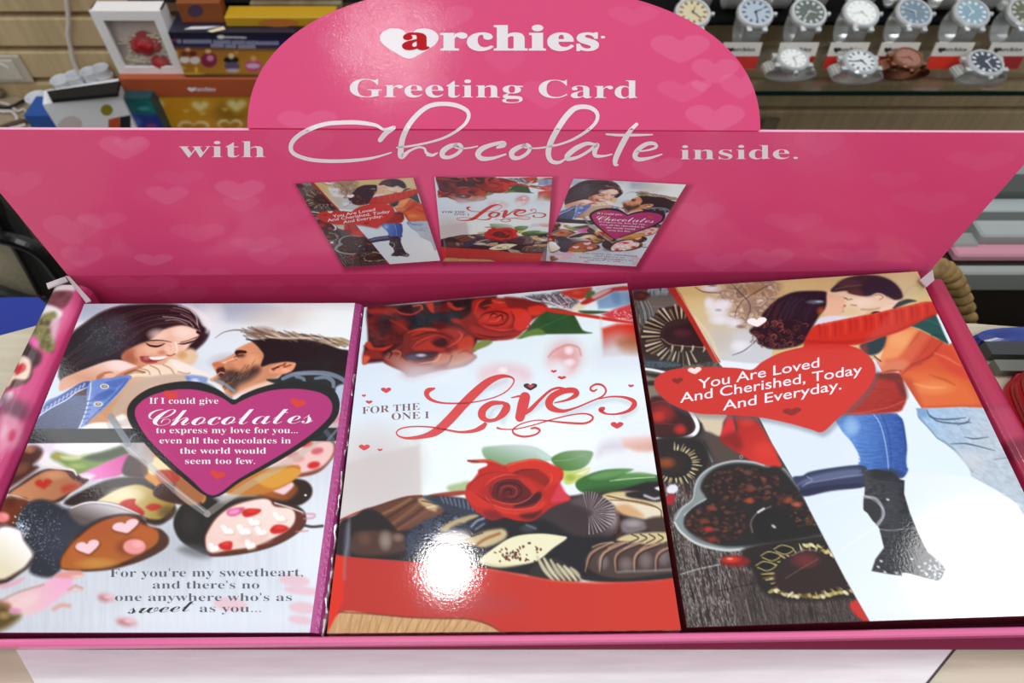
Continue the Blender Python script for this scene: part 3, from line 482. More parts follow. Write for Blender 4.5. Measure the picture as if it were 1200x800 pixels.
class Lettering:
    """flat ink letters collected into one mesh; every shape is laid through `place` (picture px -> 3-D on the sheet)"""
    def __init__(s, place, h=0.00012): s.v = []; s.f = []; s.place = place; s.h = h; s.k = 0
    def add2d(s, XY, faces):
        XY = np.asarray(XY, float)
        p = s.place(XY[:, 0], XY[:, 1], s.h + 0.000004 * (s.k % 12)); s.k += 1
        b = len(s.v); s.v += [tuple(q) for q in p]
        for f in faces: s.f.append(tuple(b + i for i in f))
    def text(s, string, font, p0, p1, hpx, offset=0.0, slant=0.0, track=0.0, up=None):
        """string from p0 to p1 along its baseline; hpx = height in px of one em*0.68 (capital height)"""
        x = 0; loops = []
        for ch in string:
            adv, ls = glyph_loops(font, ch)
            for l in ls: loops.append([(x + a + slant * b, b) for a, b in l])
            x += adv + track
        v, f = fill2d(loops, offset)
        x0, x1 = v[:, 0].min(), v[:, 0].max()
        p0 = np.array(p0, float); p1 = np.array(p1, float)
        if up is None:
            d = p1 - p0; up = np.array([d[1], -d[0]]) / np.linalg.norm(d)
        up = np.array(up, float)
        t = ((v[:, 0] - x0) / (x1 - x0))[:, None]
        s.add2d(p0 + (p1 - p0) * t + up * (v[:, 1] / 0.68 * hpx)[:, None], f)
    def stroke(s, pts, w, tr=(0, 0, 1), n=10):
        P = np.array(pts, float) / tr[2] + np.array(tr[:2])
        W = np.array(w if hasattr(w, '__len__') else [w] * len(P), float)
        if len(W) != len(P): W = np.interp(np.linspace(0, 1, len(P)), np.linspace(0, 1, len(W)), W)
        Q = catmull(np.column_stack([P, W]), False, n); P, W = Q[:, :2], np.maximum(Q[:, 2], 0.3)
        T = np.gradient(P, axis=0); T /= np.linalg.norm(T, axis=1)[:, None] + 1e-9
        N = np.stack([-T[:, 1], T[:, 0]], 1)
        A = P + N * W[:, None] / 2; B = P - N * W[:, None] / 2
        m = len(P); f = [(i, i + 1, m + i + 1, m + i) for i in range(m - 1)]
        s.add2d(np.concatenate([A, B]), f)
        for c, r in ((P[0], W[0] / 2), (P[-1], W[-1] / 2)):
            if r > 0.3: s.disc(c[0], c[1], r, r)
    def disc(s, cx, cy, rx, ry, n=14):
        w = np.linspace(0, 2 * math.pi, n, endpoint=False)
        s.add2d(np.stack([cx + rx * np.cos(w), cy + ry * np.sin(w)], 1), [tuple(range(n))])
    def poly(s, pts, tr=(0, 0, 1), sm=True):
        P = np.array(pts, float) / tr[2] + np.array(tr[:2])
        if sm: P = catmull(P, True, 6)
        v, f = fill2d([[tuple(p) for p in P]])
        s.add2d(v, f)
    def heart(s, cx, cy, w, h, rot=0.0):
        c, d = math.cos(rot), math.sin(rot)
        P = catmull([(cx + u * w * c + v * h * d, cy + u * w * d - v * h * c) for u, v in HEART], True, 4)
        v, f = fill2d([[tuple(p) for p in P]]); s.add2d(v, f)
    def build(s, name, m, parent, label=None):
        o = mesh_obj(name, s.v, s.f, m, parent)
        if label: o['label'] = label
        return o
# ------------------------------------------------------------------ the shop behind: slatted wall, floor
WALL_Y = 1.0
def wall():
    m = MB()
    z = float(Vt(40, 58, WALL_Y)[2])
    step = float(Vt(40, 18, WALL_Y)[2]) - z
    for k in range(-9, 7):
        z0 = z + k * step
        m.box((-2.4, WALL_Y, z0 + 0.004), (2.4, WALL_Y + 0.03, z0 + step - 0.004), 0.003)
    m.box((-2.4, WALL_Y + 0.018, z - 10 * step), (2.4, WALL_Y + 0.05, z + 8 * step))
    o = m.build('wall_back', mat('slat_wall', 'd2ba90', 0.45, noise='baa37a', noise_scale=6, noise_stretch=(14, 1, 1)), loc=(0, WALL_Y, -1.0))
    tag(o, kind='structure')
wall()
fl = MB().box((-2.6, -1.2, -1.05), (2.6, 1.7, -1.0)).build('floor', mat('floor_tile', '8d8578', 0.4), loc=(0, 0, -1.0))
tag(fl, kind='structure')

# ------------------------------------------------------------------ counter and board
R = 0.028                                      # height of the tray's rim
yb = 0.2255
ct = [(-1.1, -0.35, 0), (1.1, -0.35, 0), (1.1, 0.20, 0)] + [tuple(Hz(x, y, 0)) for x, y in ((1300, 391), (1140, 379), (100, 366), (0, 393))] + [(-1.1, 0.05, 0)]
co = thing('counter', 'cream wood-grained shop counter under the pink display box', 'counter', (0, 0, -0.03))
MB().loft([[(x, y, -0.03) for x, y, z in ct], ct]).build('counter_top', mat('cream_laminate', 'cdc4ae', 0.35, noise='bfb59c', noise_scale=9, noise_stretch=(2, 30, 1)), co)
MB().box((-1.05, -0.33, -1.0), (1.05, 0.04, -0.03)).build('counter_base', mat('counter_base', '6a5b48', 0.5), co)
def board():
    q = [(-15, 700), (1167, 700), (1003, 900), (96, 900)]
    top = [Hz(x, y, 0.002) for x, y in q]
    bot = [p - np.array([0, 0, 0.002]) for p in top]
    m = MB().hexa([bot[3], bot[2], bot[1], bot[0], top[3], top[2], top[1], top[0]])
    o = m.build('laminate_board', mat('white_board', 'e6e8ea', 0.3, noise='dadadc', noise_scale=14, noise_stretch=(2, 24, 1)), loc=(0, 0.05, 0))
    tag(o, 'white laminate board lying under the front edge of the pink box', 'board')
    a, b = Hz(1132, 742, 0.0022), Hz(1030, 868, 0.0022)
    e = np.array([0.0014, 0, 0])
    mesh_obj('edge_band', [a, a + e, b + e, b, a - [0, 0, .002], a + e - [0, 0, .002], b + e - [0, 0, .002], b - [0, 0, .002]],
             [(0, 1, 2, 3), (1, 5, 6, 2), (0, 4, 5, 1), (3, 2, 6, 7)], mat('board_edge', '3a3636', 0.5), o)['label'] = 'dark edge of the white board'
board()
# ------------------------------------------------------------------ the display box
BOXZ = 0.002
PAPER = dict(rough=0.45, coat=0.55, coat_rough=0.16, spec=0.35)
box = thing('display_box', 'open pink cardboard display box with tall printed header holding three cards', 'box', (0.015, 0.15, BOXZ))
pinkm = mat('pink_card', 'd5497c', bump=0.12, bump_scale=900, **PAPER)
edgem = mat('pink_edge', 'ee9fbd', 0.5)
whitem = mat('raw_card', 'c9bfc4', 0.7)
darkm = mat('tray_inside', '7d1f42', 0.6)
inkm = mat('printed_card', rough=0.45, coat=0.62, coat_rough=0.06, spec=0.05, bump=0.02, bump_scale=900, art=True)
inkbox = mat('printed_box', rough=0.5, coat=0.55, coat_rough=0.10, spec=0.2, bump=0.05, bump_scale=1500, art=True)

XLO, XLI = float(Hz(62, 332, R)[0]), float(Hz(99, 350, R)[0]) - 0.0016
XRI, XRO = float(Hz(1096, 362, R)[0]) + 0.0012, float(Hz(1128, 362, R)[0])
FOLD_L, FOLD_R = Hz(80, 323, R), Hz(1090, 317, R)
YB = float((FOLD_L[1] + FOLD_R[1]) / 2)
YF = float(Hz(560, 746, R)[1])
MB().box((XLO, YF, BOXZ), (XRO, YB, BOXZ + 0.0012)).build('tray_floor', darkm, box)

# front wall: a thin lip, slightly bowed
lip = catmull([Hz(x, y, R) for x, y in ((-150, 749), (0, 747.5), (300, 745.5), (600, 743), (900, 739), (1200, 733.5), (1330, 731))], False, 6)
m = MB(); th = 0.0030; SL = 0.0034
prof = [(SL, BOXZ), (.0022, R - .0060), (.0012, R - .0024), (0, R - 0.0012), (0.0006, R - 0.0002), (th / 2, R), (th - 0.0006, R - 0.0002), (th, R - 0.0012), (th - .0006, R - .006), (SL + .0006, BOXZ)]
m.loft([[(p[0], p[1] - 0.0030 + a, b) for a, b in prof] for p in lip])
m.build('front_wall', mat('pink_lip', 'e0669a', 0.35, coat=0.5, coat_rough=0.15), box, smooth=False)

# side walls: folded hollow walls, outer face upright, top rounded, inner face slanting in
def side_wall(xo, xi, y0, y1, paint, label=None):
    s = 1 if xi > xo else -1; w = abs(xi - xo)
    prof = [(0, BOXZ), (0, R * 0.5), (0, R - 0.004), (0.0012, R - 0.0012), (0.003, R - 0.0002), (0.005, R + 0.0002), (w * .5, R + 0.0002),
            (w - 0.004, R - 0.0004), (w - 0.0015, R - 0.0022), (w, R - 0.006), (w - 0.0006, R * 0.4), (w - 0.0006, BOXZ)]
    # refine the section for the ink
    P = []
    for a, b in zip(prof[:-1], prof[1:]):
        n = max(1, int(np.hypot(b[0] - a[0], b[1] - a[1]) / 0.0008))
        P += [(a[0] + (b[0] - a[0]) * i / n, a[1] + (b[1] - a[1]) * i / n) for i in range(n)]
    P.append(prof[-1]); P = np.array(P)
    ny = 190
    Y = np.linspace(y0, y1, ny)
    V = np.stack([np.broadcast_to(xo + s * P[:, 0], (ny, len(P))), np.broadcast_to(Y[:, None], (ny, len(P))), np.broadcast_to(P[:, 1], (ny, len(P)))], -1).reshape(-1, 3)
    px, py = project(V)
    o = mesh_obj('side_wall', V, grid_faces(ny, len(P)), inkbox, box, paint(px, py), smooth=False)
    cap = MB()
    for yy in (y1,):
        b = len(cap.v); cap.v += [(xo + s * a, yy, z) for a, z in prof]; cap.f.append(tuple(range(b, b + len(prof))))
    cap.build('wall_end', whitem, o)['label'] = 'bare white cardboard end'
    return o

def paint_left(px, py):
    a = Paint(px, py, 'd24f86').T(0, 220, 3.077)
    a.fill([(300, 330), (340, 430), (250, 600), (170, 830), (120, 830), (210, 560)], 'c63f76', 20, .8)
    a.blob(230, 470, 40, 110, 'e58ab0', .5, .5)
    a.fill([(160, 380), (175, 330), (250, 320), (270, 370), (215, 380), (180, 430), (120, 470)], 'ece4e6', 6)
    a.tex([(165, 390), (200, 372), (262, 375), (250, 410), (215, 440), (170, 425)], ['5a2430', '7c3644', '8d4a54'], 8, 8, 2, 5)
    a.fill([(100, 500), (140, 430), (190, 425), (225, 455), (180, 500), (130, 560)], 'efe8ea', 5)
    a.tex([(110, 540), (140, 470), (190, 445), (205, 465), (180, 500), (200, 560), (185, 595), (150, 580)], ['5d5a2e', '8d8a4c', '4b3a2c'], 7, 9, 4, 6)
    a.fill([(185, 480), (215, 475), (205, 520), (190, 560)], 'd9c3cc', 6, .8)
    a.fill([(80, 545), (100, 520), (140, 555), (125, 575)], 'e467ad', 5)
    a.fill([(60, 600), (85, 550), (120, 575), (150, 600), (135, 640), (70, 660)], '3d1f26', 7)
    a.fill([(0, 700), (30, 640), (70, 612), (110, 620), (118, 660), (100, 700), (40, 722), (0, 725)], '5a3030', 5)
    a.fill([(0, 690), (30, 640), (70, 606), (105, 618), (110, 655), (95, 690), (50, 690), (30, 718), (0, 720)], 'efd9c2', 4)
    a.heart(66, 650, 54, 50, 'c42a33', .3, 4)
    a.fill([(0, 760), (20, 740), (45, 735), (40, 765), (0, 790)], 'e8dade', 5)
    a.fill([(10, 800), (40, 770), (80, 780), (90, 830), (0, 840)], '6d3a52', 14, .8)
    a.T(0, 330, 3.6375)
    a.fill([(0, 470), (30, 490), (110, 520), (120, 560), (60, 600), (0, 560)], '6b3550', 22, .8)
    a.fill([(0, 580), (50, 570), (95, 610), (85, 690), (30, 740), (0, 745)], 'd98aa6', 10, .9)
    a.ell(50, 655, 14, 26, 'c2325e', .3, 6); a.ell(18, 640, 10, 30, 'd7b0c0', .3, 6, .8)
    a.fill([(0, 745), (60, 720), (95, 760), (60, 860), (-30, 900)], 'c8427a', 20)
    return a.ink()

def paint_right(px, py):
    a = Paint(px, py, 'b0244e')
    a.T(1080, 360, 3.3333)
    a.fill([(230, 395), (345, 375), (350, 392), (240, 412)], '9c2647', 7)  # shadow at the flap's step fold, painted in as a darker band
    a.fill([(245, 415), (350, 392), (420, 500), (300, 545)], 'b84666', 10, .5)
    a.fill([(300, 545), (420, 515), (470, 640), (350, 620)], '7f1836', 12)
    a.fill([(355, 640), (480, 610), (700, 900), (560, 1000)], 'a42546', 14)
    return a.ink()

YE = float(Hz(90, 334, R)[1])
side_wall(XLO, XLI, YF + 0.001, YE, paint_left)['label'] = 'side wall printed with chocolates on pink'
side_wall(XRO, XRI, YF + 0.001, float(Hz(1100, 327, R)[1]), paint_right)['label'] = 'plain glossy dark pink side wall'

# back wall below the fold
back = [FOLD_L, FOLD_R, np.array([FOLD_R[0], FOLD_R[1], BOXZ + 0.0012]), np.array([FOLD_L[0], FOLD_L[1], BOXZ + 0.0012])]
nb, mb = 40, 330
tt = np.linspace(0, 1, nb)[:, None, None]; uu = np.linspace(0, 1, mb)[None, :, None]
def backpt(t, u):
    top = back[0] * (1 - u) + back[1] * u; bot = back[3] * (1 - u) + back[2] * u
    return top * (1 - t) + bot * t
V = backpt(tt, uu).reshape(-1, 3)
px, py = project(V)
def scatter(a, spec):
    for cx, cy, w, h, al in spec: a.heart(cx, cy, w, h, 'ffc9df', 0, 2.2, al * .78)
ab = Paint(px, py, 'd63c70')
scatter(ab, [(165, 335, 90, 26, .10), (215, 345, 60, 24, .10), (420, 340, 70, 20, .08), (640, 336, 90, 22, .06), (880, 332, 70, 18, .06), (300, 338, 60, 22, .06)])
mesh_obj('back_wall', V, grid_faces(nb, mb), inkbox, box, ab.ink())

# white corner tabs where the header meets the side walls
def tab(pts, z, lab, zz=None):
    P = [Hz(x, y, h) for (x, y), h in zip(pts, z)]
    n = np.cross(P[1] - P[0], P[2] - P[0]); n /= np.linalg.norm(n)
    k = len(P)
    v = P + [p - n * 0.0008 for p in P]
    f = [tuple(range(k)), tuple(range(2 * k - 1, k - 1, -1))] + [(i, i + k, (i + 1) % k + k, (i + 1) % k) for i in range(k)]
    mesh_obj('corner_tab', v, f, whitem, box)['label'] = lab
tab([(77, 324), (82, 325), (107, 353), (101, 355)], [R + .0015, R + .001, R - .002, R - .002], 'white cardboard tab at the left back corner')
tab([(55, 333), (77, 325), (80, 330), (66, 335), (57, 339)], [R + .001] * 5, 'white torn cardboard edge at the left back corner')
tab([(1077, 329), (1092, 317), (1094, 329), (1085, 337)], [R + .0045] * 4, 'white cardboard tab at the right back corner')

# ------------------------------------------------------------------ header
fd = FOLD_R - FOLD_L; fd[2] = 0; fd /= np.linalg.norm(fd)
HN = np.array([fd[1], -fd[0], 0.0])                       # faces the camera
HP = Plane(FOLD_L, HN)
CR_L, CR_R = HP.P(290, 150), HP.P(891, 153)
DT = math.radians(24)
cz = float((CR_L[2] + CR_R[2]) / 2)
DN = HN * math.cos(DT) + np.array([0, 0, 1.0]) * math.sin(DT)
DP = Plane(CR_L * .5 + CR_R * .5, DN)
def header_place(px, py, h=0.0):
    px = np.asarray(px, float); py = np.asarray(py, float)
    a = HP.P(px, py, h); b = DP.P(px, py, h)
    crease = 150 + (px - 290) / 601 * 3
    return np.where((py < crease)[..., None], b, a)

def header_ink(px, py):
    a = Paint(px, py, 'e74d82')
    hs = [(519, 20, 72, 30, .14), (523, 48, 56, 22, .10), (403, 52, 64, 38, .10), (408, 70, 40, 30, .08), (500, 97, 54, 22, .12), (360, 142, 70, 28, .17), (350, 168, 80, 40, .07),
          (640, 110, 60, 34, .12), (592, 70, 50, 30, .08), (742, 18, 60, 24, .10), (797, 56, 70, 34, .20), (838, 82, 56, 30, .20), (800, 106, 60, 26, .14), (868, 100, 50, 30, .16), (838, 138, 70, 34, .22), (822, 100, 24, 14, .2),
          (146, 172, 60, 28, .22), (152, 168, 40, 18, .12), (210, 208, 60, 18, .08), (196, 228, 50, 22, .18), (281, 222, 60, 24, .24), (283, 238, 44, 20, .12), (180, 304, 46, 14, .22), (96, 300, 50, 26, .16), (85, 268, 70, 36, .14), (232, 272, 66, 22, .12), (300, 286, 60, 18, .14), (315, 300, 50, 22, .10), (20, 214, 60, 30, .10), (340, 250, 50, 24, .08), (120, 258, 60, 20, .12),
          (240, 324, 60, 22, .10), (770, 196, 60, 26, .18), (842, 306, 60, 22, .14), (900, 302, 60, 24, .16), (960, 168, 60, 28, .08), (1090, 236, 90, 26, .07), (1000, 300, 80, 20, .10), (1150, 188, 80, 24, .08), (820, 250, 60, 28, .12), (930, 260, 70, 24, .10), (1050, 210, 60, 20, .06), (700, 312, 60, 16, .08)]
    scatter(a, hs)
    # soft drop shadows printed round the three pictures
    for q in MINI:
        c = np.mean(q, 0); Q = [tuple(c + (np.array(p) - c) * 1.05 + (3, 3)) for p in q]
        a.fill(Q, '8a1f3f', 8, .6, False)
    return a.ink()
MINI = [[(346, 215), (484, 208), (516, 305), (403, 313)], [(509, 207), (647, 207), (640, 306), (519, 306)], [(672, 209), (804, 216), (745, 312), (633, 305)]]

def sheet(V, ink, n, edge_ink, thick):
    """V: (a, b, 3) grid of the front; adds the back and the cut edges"""
    a, b, _ = V.shape
    F = grid_faces(a, b)
    idx = np.arange(a * b).reshape(a, b)
    loop = np.concatenate([idx[0, :-1], idx[:-1, -1], idx[-1, :0:-1], idx[:0:-1, 0]])
    v = V.reshape(-1, 3); bk = v[loop] - n * thick; fr = v[loop]
    k = len(loop); base = len(v)
    allv = np.concatenate([v, fr, bk])
    j = np.arange(k)
    sides = np.stack([base + j, base + (j + 1) % k, base + k + (j + 1) % k, base + k + j], 1)
    e = np.tile(edge_ink, (k, 1)); ex_, ey_ = project(fr)
    fold = (ex_ > 292) & (ex_ < 889) & (ey_ > 147) & (ey_ < 158)
    e[fold] = lin(hexc('e74d82'))
    inkc = np.concatenate([ink, e, e])
    faces = [tuple(q) for q in F] + [tuple(q) for q in sides] + [tuple(range(base + k, base + 2 * k))]
    return allv, faces, inkc

EDGE = lin(hexc('f0a9c5'))
TL, TR = HP.P(-61, 151.5), HP.P(1233, 155.5)
t = np.linspace(0, 1, 120)[:, None, None]; u = np.linspace(0, 1, 640)[None, :, None]
V = (FOLD_L * (1 - u) + FOLD_R * u) * (1 - t) + (TL * (1 - u) + TR * u) * t
px, py = project(V.reshape(-1, 3))
v1, f1, i1 = sheet(V, header_ink(px, py), HN, EDGE, 0.0016)
ry = np.concatenate([np.linspace(0, 0.9, 90), np.linspace(0.91, 1, 22)]) * 170.0
hw = 300.5 * np.maximum(0, 1 - (ry / 170.0) ** 2.3) ** (1 / 2.3)
sx = np.linspace(-1, 1, 300)
PX = 590.5 + hw[:, None] * sx[None, :]
PY = 150 - ry[:, None] + (PX - 290) / 601 * 3
V = DP.P(PX, PY)
v2, f2, i2 = sheet(V, header_ink(PX.ravel(), PY.ravel()), DP.n, EDGE, 0.0016)
b = len(v1)
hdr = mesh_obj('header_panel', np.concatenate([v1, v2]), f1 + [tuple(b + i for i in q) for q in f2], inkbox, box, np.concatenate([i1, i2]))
hdr['label'] = 'tall pink back panel with a rounded top'

# header lettering
ink_white = mat('white_ink', 'f4ecf2', 0.45, coat=0.3, coat_rough=0.2)
ink_red = mat('red_ink', 'c2101c', 0.6, spec=0.2)
L = Lettering(header_place)
L.heart(479.5, 49.5, 69, 37)
L.build('brand_heart', ink_white, hdr, 'white heart behind the first letter of the brand name')
L = Lettering(header_place, 0.00022)
L.text('a', 'F', (471, 57.5), (504, 57.5), 27, 0.02)
L.build('brand_initial', ink_red, hdr, 'red first letter of the brand name')
L = Lettering(header_place)
L.text('rchies', 'F', (516, 58.5), (702, 58.5), 28.5, 0.018)
L.disc(706.5, 43.5, 2.6, 1.6)
L.build('brand_lettering', ink_white, hdr, 'fat white brand lettering')
L = Lettering(header_place)
L.text('Greeting Card', 'B', (410, 113.5), (747, 115), 21, -0.004)
L.build('lettering', ink_white, hdr)
L = Lettering(header_place)
L.text('with', 'B', (210, 184), (311, 184), 19, -0.006)
L.build('lettering', ink_white, hdr)
L = Lettering(header_place)
L.text('inside.', 'B', (797, 186.5), (935, 186), 16.5, -0.006)
L.build('lettering', ink_white, hdr)
L = Lettering(header_place)
a = (280, 0, 4)
L.stroke([(662, 655), (690, 622), (728, 596), (680, 606), (640, 586), (560, 574), (480, 574), (400, 582), (320, 610), (262, 650), (243, 690), (262, 722), (330, 746), (420, 754), (520, 752), (610, 742), (670, 728), (714, 714)], [5.5, 6, 4, 3, 4, 5, 5, 5, 5.2, 5.2, 5, 4.6, 4.4, 4.2, 4, 3.2, 2.2, 1.6], a)
L.stroke([(740, 690), (800, 684), (900, 664), (980, 636), (1050, 590), (1076, 550), (1068, 518), (1020, 494), (960, 486), (900, 494), (850, 524), (800, 580), (770, 640), (760, 690), (762, 732), (800, 706), (840, 690), (868, 694), (880, 716), (908, 726)], [1.6, 2.4, 2.6, 3, 3.6, 4.2, 4.6, 5, 5, 5.2, 5.6, 6, 6.4, 6.6, 6.6, 3, 2.4, 2.6, 3.4, 2], a)
L.stroke([(880, 727), (908, 726), (930, 716)], [1.4, 3.4, 1.6], a)
L.stroke([(1030, 674), (990, 684), (958, 706), (955, 730), (985, 736), (1025, 718), (1044, 692), (1030, 676), (1006, 684), (1030, 694), (1080, 692), (1118, 684)], [3.4, 5.4, 6.4, 5.6, 4, 4, 4.4, 4, 1.8, 1.8, 1.8, 1.6], a)
a = (560, 0, 4)
L.stroke([(92, 690), (120, 680), (118, 668), (70, 676), (20, 696), (0, 722), (20, 742), (70, 740), (130, 722)], [3, 5, 4.5, 4.5, 6, 6.4, 5.4, 3.6, 2], a)
L.stroke([(232, 676), (190, 690), (160, 712), (164, 736), (196, 738), (232, 716), (244, 690), (228, 678), (208, 686), (250, 694), (310, 690), (360, 678)], [3.4, 5.4, 6.4, 5.6, 4, 4.2, 4.4, 3.6, 1.8, 1.8, 2, 2], a)
L.stroke([(300, 692), (380, 676), (450, 650), (520, 606), (556, 566), (558, 530), (530, 506), (490, 500), (450, 510), (410, 550), (370, 610), (340, 670), (330, 720), (345, 754), (380, 760), (410, 744)], [1.8, 2.4, 3, 3.6, 4, 4.6, 5, 5.4, 6.2, 6.8, 6.8, 6.6, 6.2, 5, 3.6, 2], a)
L.stroke([(550, 676), (510, 672), (460, 694), (420, 728), (424, 744), (470, 734), (520, 706), (560, 676), (548, 706), (552, 728), (590, 730), (628, 722)], [3, 4.4, 6, 6, 4.6, 3.6, 3.4, 4.4, 5.6, 4.4, 2.6, 1.6], a)
L.stroke([(744, 582), (716, 610), (690, 650), (664, 700), (646, 742), (644, 768), (656, 772)], [4, 5, 6.6, 6.6, 6.2, 4.6, 2], a)
L.stroke([(602, 628), (660, 632), (740, 632), (818, 630)], [2, 3, 3, 1.6], a)
L.stroke([(742, 710), (800, 702), (836, 688), (826, 672), (790, 674), (752, 700), (736, 730), (756, 746), (810, 738), (862, 722)], [1.6, 2.2, 3.4, 4, 4.8, 5.8, 6, 4.8, 3, 1.6], a)
L.build('script_lettering', ink_white, hdr, 'large white script lettering')
# ------------------------------------------------------------------ the greeting cards
def card_quad(bl, br, fl, fr, zbl=None, zbr=None, zfl=None, zfr=None):
    q = {}
    for k, p, z in (('bl', bl, zbl), ('br', br, zbr), ('fl', fl, zfl), ('fr', fr, zfr)):
        if z is not None: q[k] = Hz(*p, z)
    ks = list(q)
    pl = Plane(q[ks[0]], np.cross(q[ks[1]] - q[ks[0]], q[ks[2]] - q[ks[0]]))
    for k, p in (('bl', bl), ('br', br), ('fl', fl), ('fr', fr)):
        if k not in q: q[k] = pl.P(*p)
    return q, pl

C1, PL1 = card_quad((99, 356), (416, 355), (-57, 741), (363, 741), R - .003, R - .003, R - .003)
C2, PL2 = card_quad((427, 360), (735, 332), (383, 742), (798, 738), R - .003, R - .001, R - .003)
C3, PL3 = card_quad((741, 340), (1075, 318), (805, 735), (1268, 719), None, R + .003, R - .004, R - .004)

def card_one_art(px, py):
    a = Paint(px, py, 'dfe9ef')
    # --- upper picture: sky
    a.T(0, 0, 1)
    a.fill([(60, 340), (430, 340), (430, 505), (20, 505)], a.grad((200, 360), (360, 430), 'd3e0ea', 'f4fdfd'), 2, 1, False)
    a.blob(275, 365, 60, 16, 'aebfd0', .8); a.blob(330, 372, 60, 16, 'd8d4c8', .6); a.blob(400, 380, 60, 30, 'f2fefe', .9)
    a.blob(255, 400, 50, 26, 'e4f4fa', .9); a.blob(100, 366, 34, 14, 'b3bdd0', .8); a.blob(95, 388, 20, 14, 'eef0f4', .9)
    a.blob(270, 425, 30, 14, 'b9b9c0', .7); a.blob(248, 372, 20, 26, 'eef4f6', .8)
    # --- her hair
    a.T(80, 350, 6.667)
    a.fill([(-40, 400), (30, 270), (130, 190), (250, 110), (400, 58), (600, 40), (800, 42), (900, 60), (960, 90), (1010, 140), (1050, 210), (1100, 250), (1080, 320), (1000, 400), (900, 470), (700, 400), (500, 560), (200, 580), (-60, 640)], '2b2026', 5)
    hair = a.mask([(-40, 400), (30, 270), (130, 190), (250, 110), (400, 58), (600, 40), (800, 42), (900, 60), (960, 90), (1010, 140), (1050, 210), (1080, 320), (700, 400), (500, 560), (200, 580), (-60, 640)])
    a.clip = hair
    for i in range(40):
        t = i / 40
        y0 = 120 + 380 * t; r = random.Random(i)
        c = r.choice(['3a2a2e', '4a2f33', '20181d', '1b151a', '55383a', '302733'])
        a.line([(-40, 470 + 160 * t + r.uniform(-20, 20)), (150, 300 + 220 * t), (380, 130 + 330 * t), (640, 60 + 200 * t + r.uniform(-15, 15)), (960, 70 + 140 * t)], r.uniform(.6, 2.0), c, 1.0, .55)
    a.blob(330, 290, 260, 200, '454a52', .75); a.blob(380, 200, 110, 90, '50545c', .5); a.blob(170, 420, 160, 130, '383a44', .6)
    for i in range(300):
        a.blob(random.gauss(310, 100), random.gauss(290, 90), 7, 6, random.choice(['6b7078', '5a5f68', '7b8088', '2b2d34']), .55)  # grey speckle of a lamp reflection, painted over the hair
    a.line([(60, 420), (200, 330), (420, 250), (640, 170), (800, 150)], .8, '6b4c55', 1, .7)
    a.line([(20, 560), (140, 440), (300, 330)], 1.0, '5a3a3c', 1.2, .7)
    a.line([(740, 140), (840, 150), (940, 180), (980, 220)], 1.2, 'b89a98', 1, .9); a.line([(760, 170), (850, 165), (930, 200)], .9, 'c9b0aa', 1, .8)
    a.line([(800, 90), (900, 110), (990, 170), (1030, 250)], 1.6, '8a5d5c', 1.5, .7)
    a.clip = None
    a.line([(900, 50), (990, 85), (1060, 140), (1100, 200), (1085, 260)], [2, 4, 6, 6, 3], 'f3f3f4', 5, .9)
    a.line([(960, 90), (1000, 140), (1010, 200)], 1.6, 'd9c5c2', 1.4, .8); a.line([(820, 70), (880, 80), (950, 110)], 1, 'a88d8c', 1.2, .8)
    a.line([(860, 55), (940, 80), (1010, 130), (1060, 200)], 1.0, 'd9cfcc', 1.2, .8); a.line([(880, 120), (960, 160), (1020, 220)], .9, 'c0a49c', 1.2, .8); a.line([(700, 150), (820, 165), (920, 205), (980, 250)], .8, '8f6e6a', 1.2, .7); a.line([(40, 260), (150, 175), (280, 95), (420, 52)], 1, '7a4a44', 1.2, .7)
    # --- her face
    a.fill([(620, 330), (700, 280), (760, 235), (880, 208), (970, 228), (1030, 262), (1000, 312), (960, 350), (930, 390), (890, 430), (850, 475), (780, 500), (700, 525), (600, 530), (520, 530), (440, 490), (415, 455), (450, 410), (540, 360)],
           a.grad((430, 480), (880, 240), 'd08d6c', 'f8d9c6'), 4)
    a.blob(480, 460, 80, 90, 'a8644c', .8); a.blob(640, 400, 110, 50, 'f2c6ad', .9); a.blob(700, 280, 100, 60, 'fae0d0', .8); a.blob(900, 260, 110, 50, 'fbe8da', .9)
    a.blob(560, 430, 60, 50, 'e6ae92', .8); a.blob(735, 420, 50, 24, 'd08468', .7); a.blob(800, 390, 60, 60, 'f7d4bd', .9); a.line([(838, 340), (852, 400), (838, 425)], 1.4, 'fdf3ea', 1.4)
    a.line([(835, 430), (800, 445), (770, 440)], 1.2, 'a65a3e', 1.4); a.line([(770, 350), (800, 370), (800, 400)], 1, 'e2a988', 2, .7)
    a.line([(605, 332), (660, 326), (730, 326), (805, 338)], [.8, 1.6, 1.2, .6], '4a2b26', .9)
    a.line([(608, 348), (640, 366), (690, 372), (730, 362), (755, 348)], [.9, 2.2, 2.4, 1.6, .6], '2b1a1a', 1); a.line([(620, 344), (680, 346), (745, 346)], .7, 'b87e68', .9)
    a.line([(862, 352), (900, 352), (950, 340), (1005, 318)], [.8, 1.8, 2, .8], '3a2220', 1); a.line([(880, 340), (940, 325), (1000, 300)], 1.2, '6b4238', 1.2, .8)
    a.fill([(560, 452), (600, 448), (650, 452), (720, 452), (775, 446), (750, 470), (700, 488), (640, 500), (585, 492), (565, 470)], '9a4440', 1.8)
    a.fill([(630, 455), (700, 452), (774, 447), (750, 468), (700, 478), (650, 474)], 'fdf6ee', 1.4); a.blob(610, 465, 34, 22, 'c98a80', .8); a.line([(565, 455), (575, 485), (630, 505), (690, 495)], 1.4, 'b45d58', 1.4)
    a.line([(1010, 260), (1060, 290), (1040, 340), (980, 400), (900, 460)], [3.5, 3.2, 2, 1.6, .8], '3a262a', 1.2); a.line([(1080, 270), (1060, 330), (990, 400)], .8, '59403e', 1)
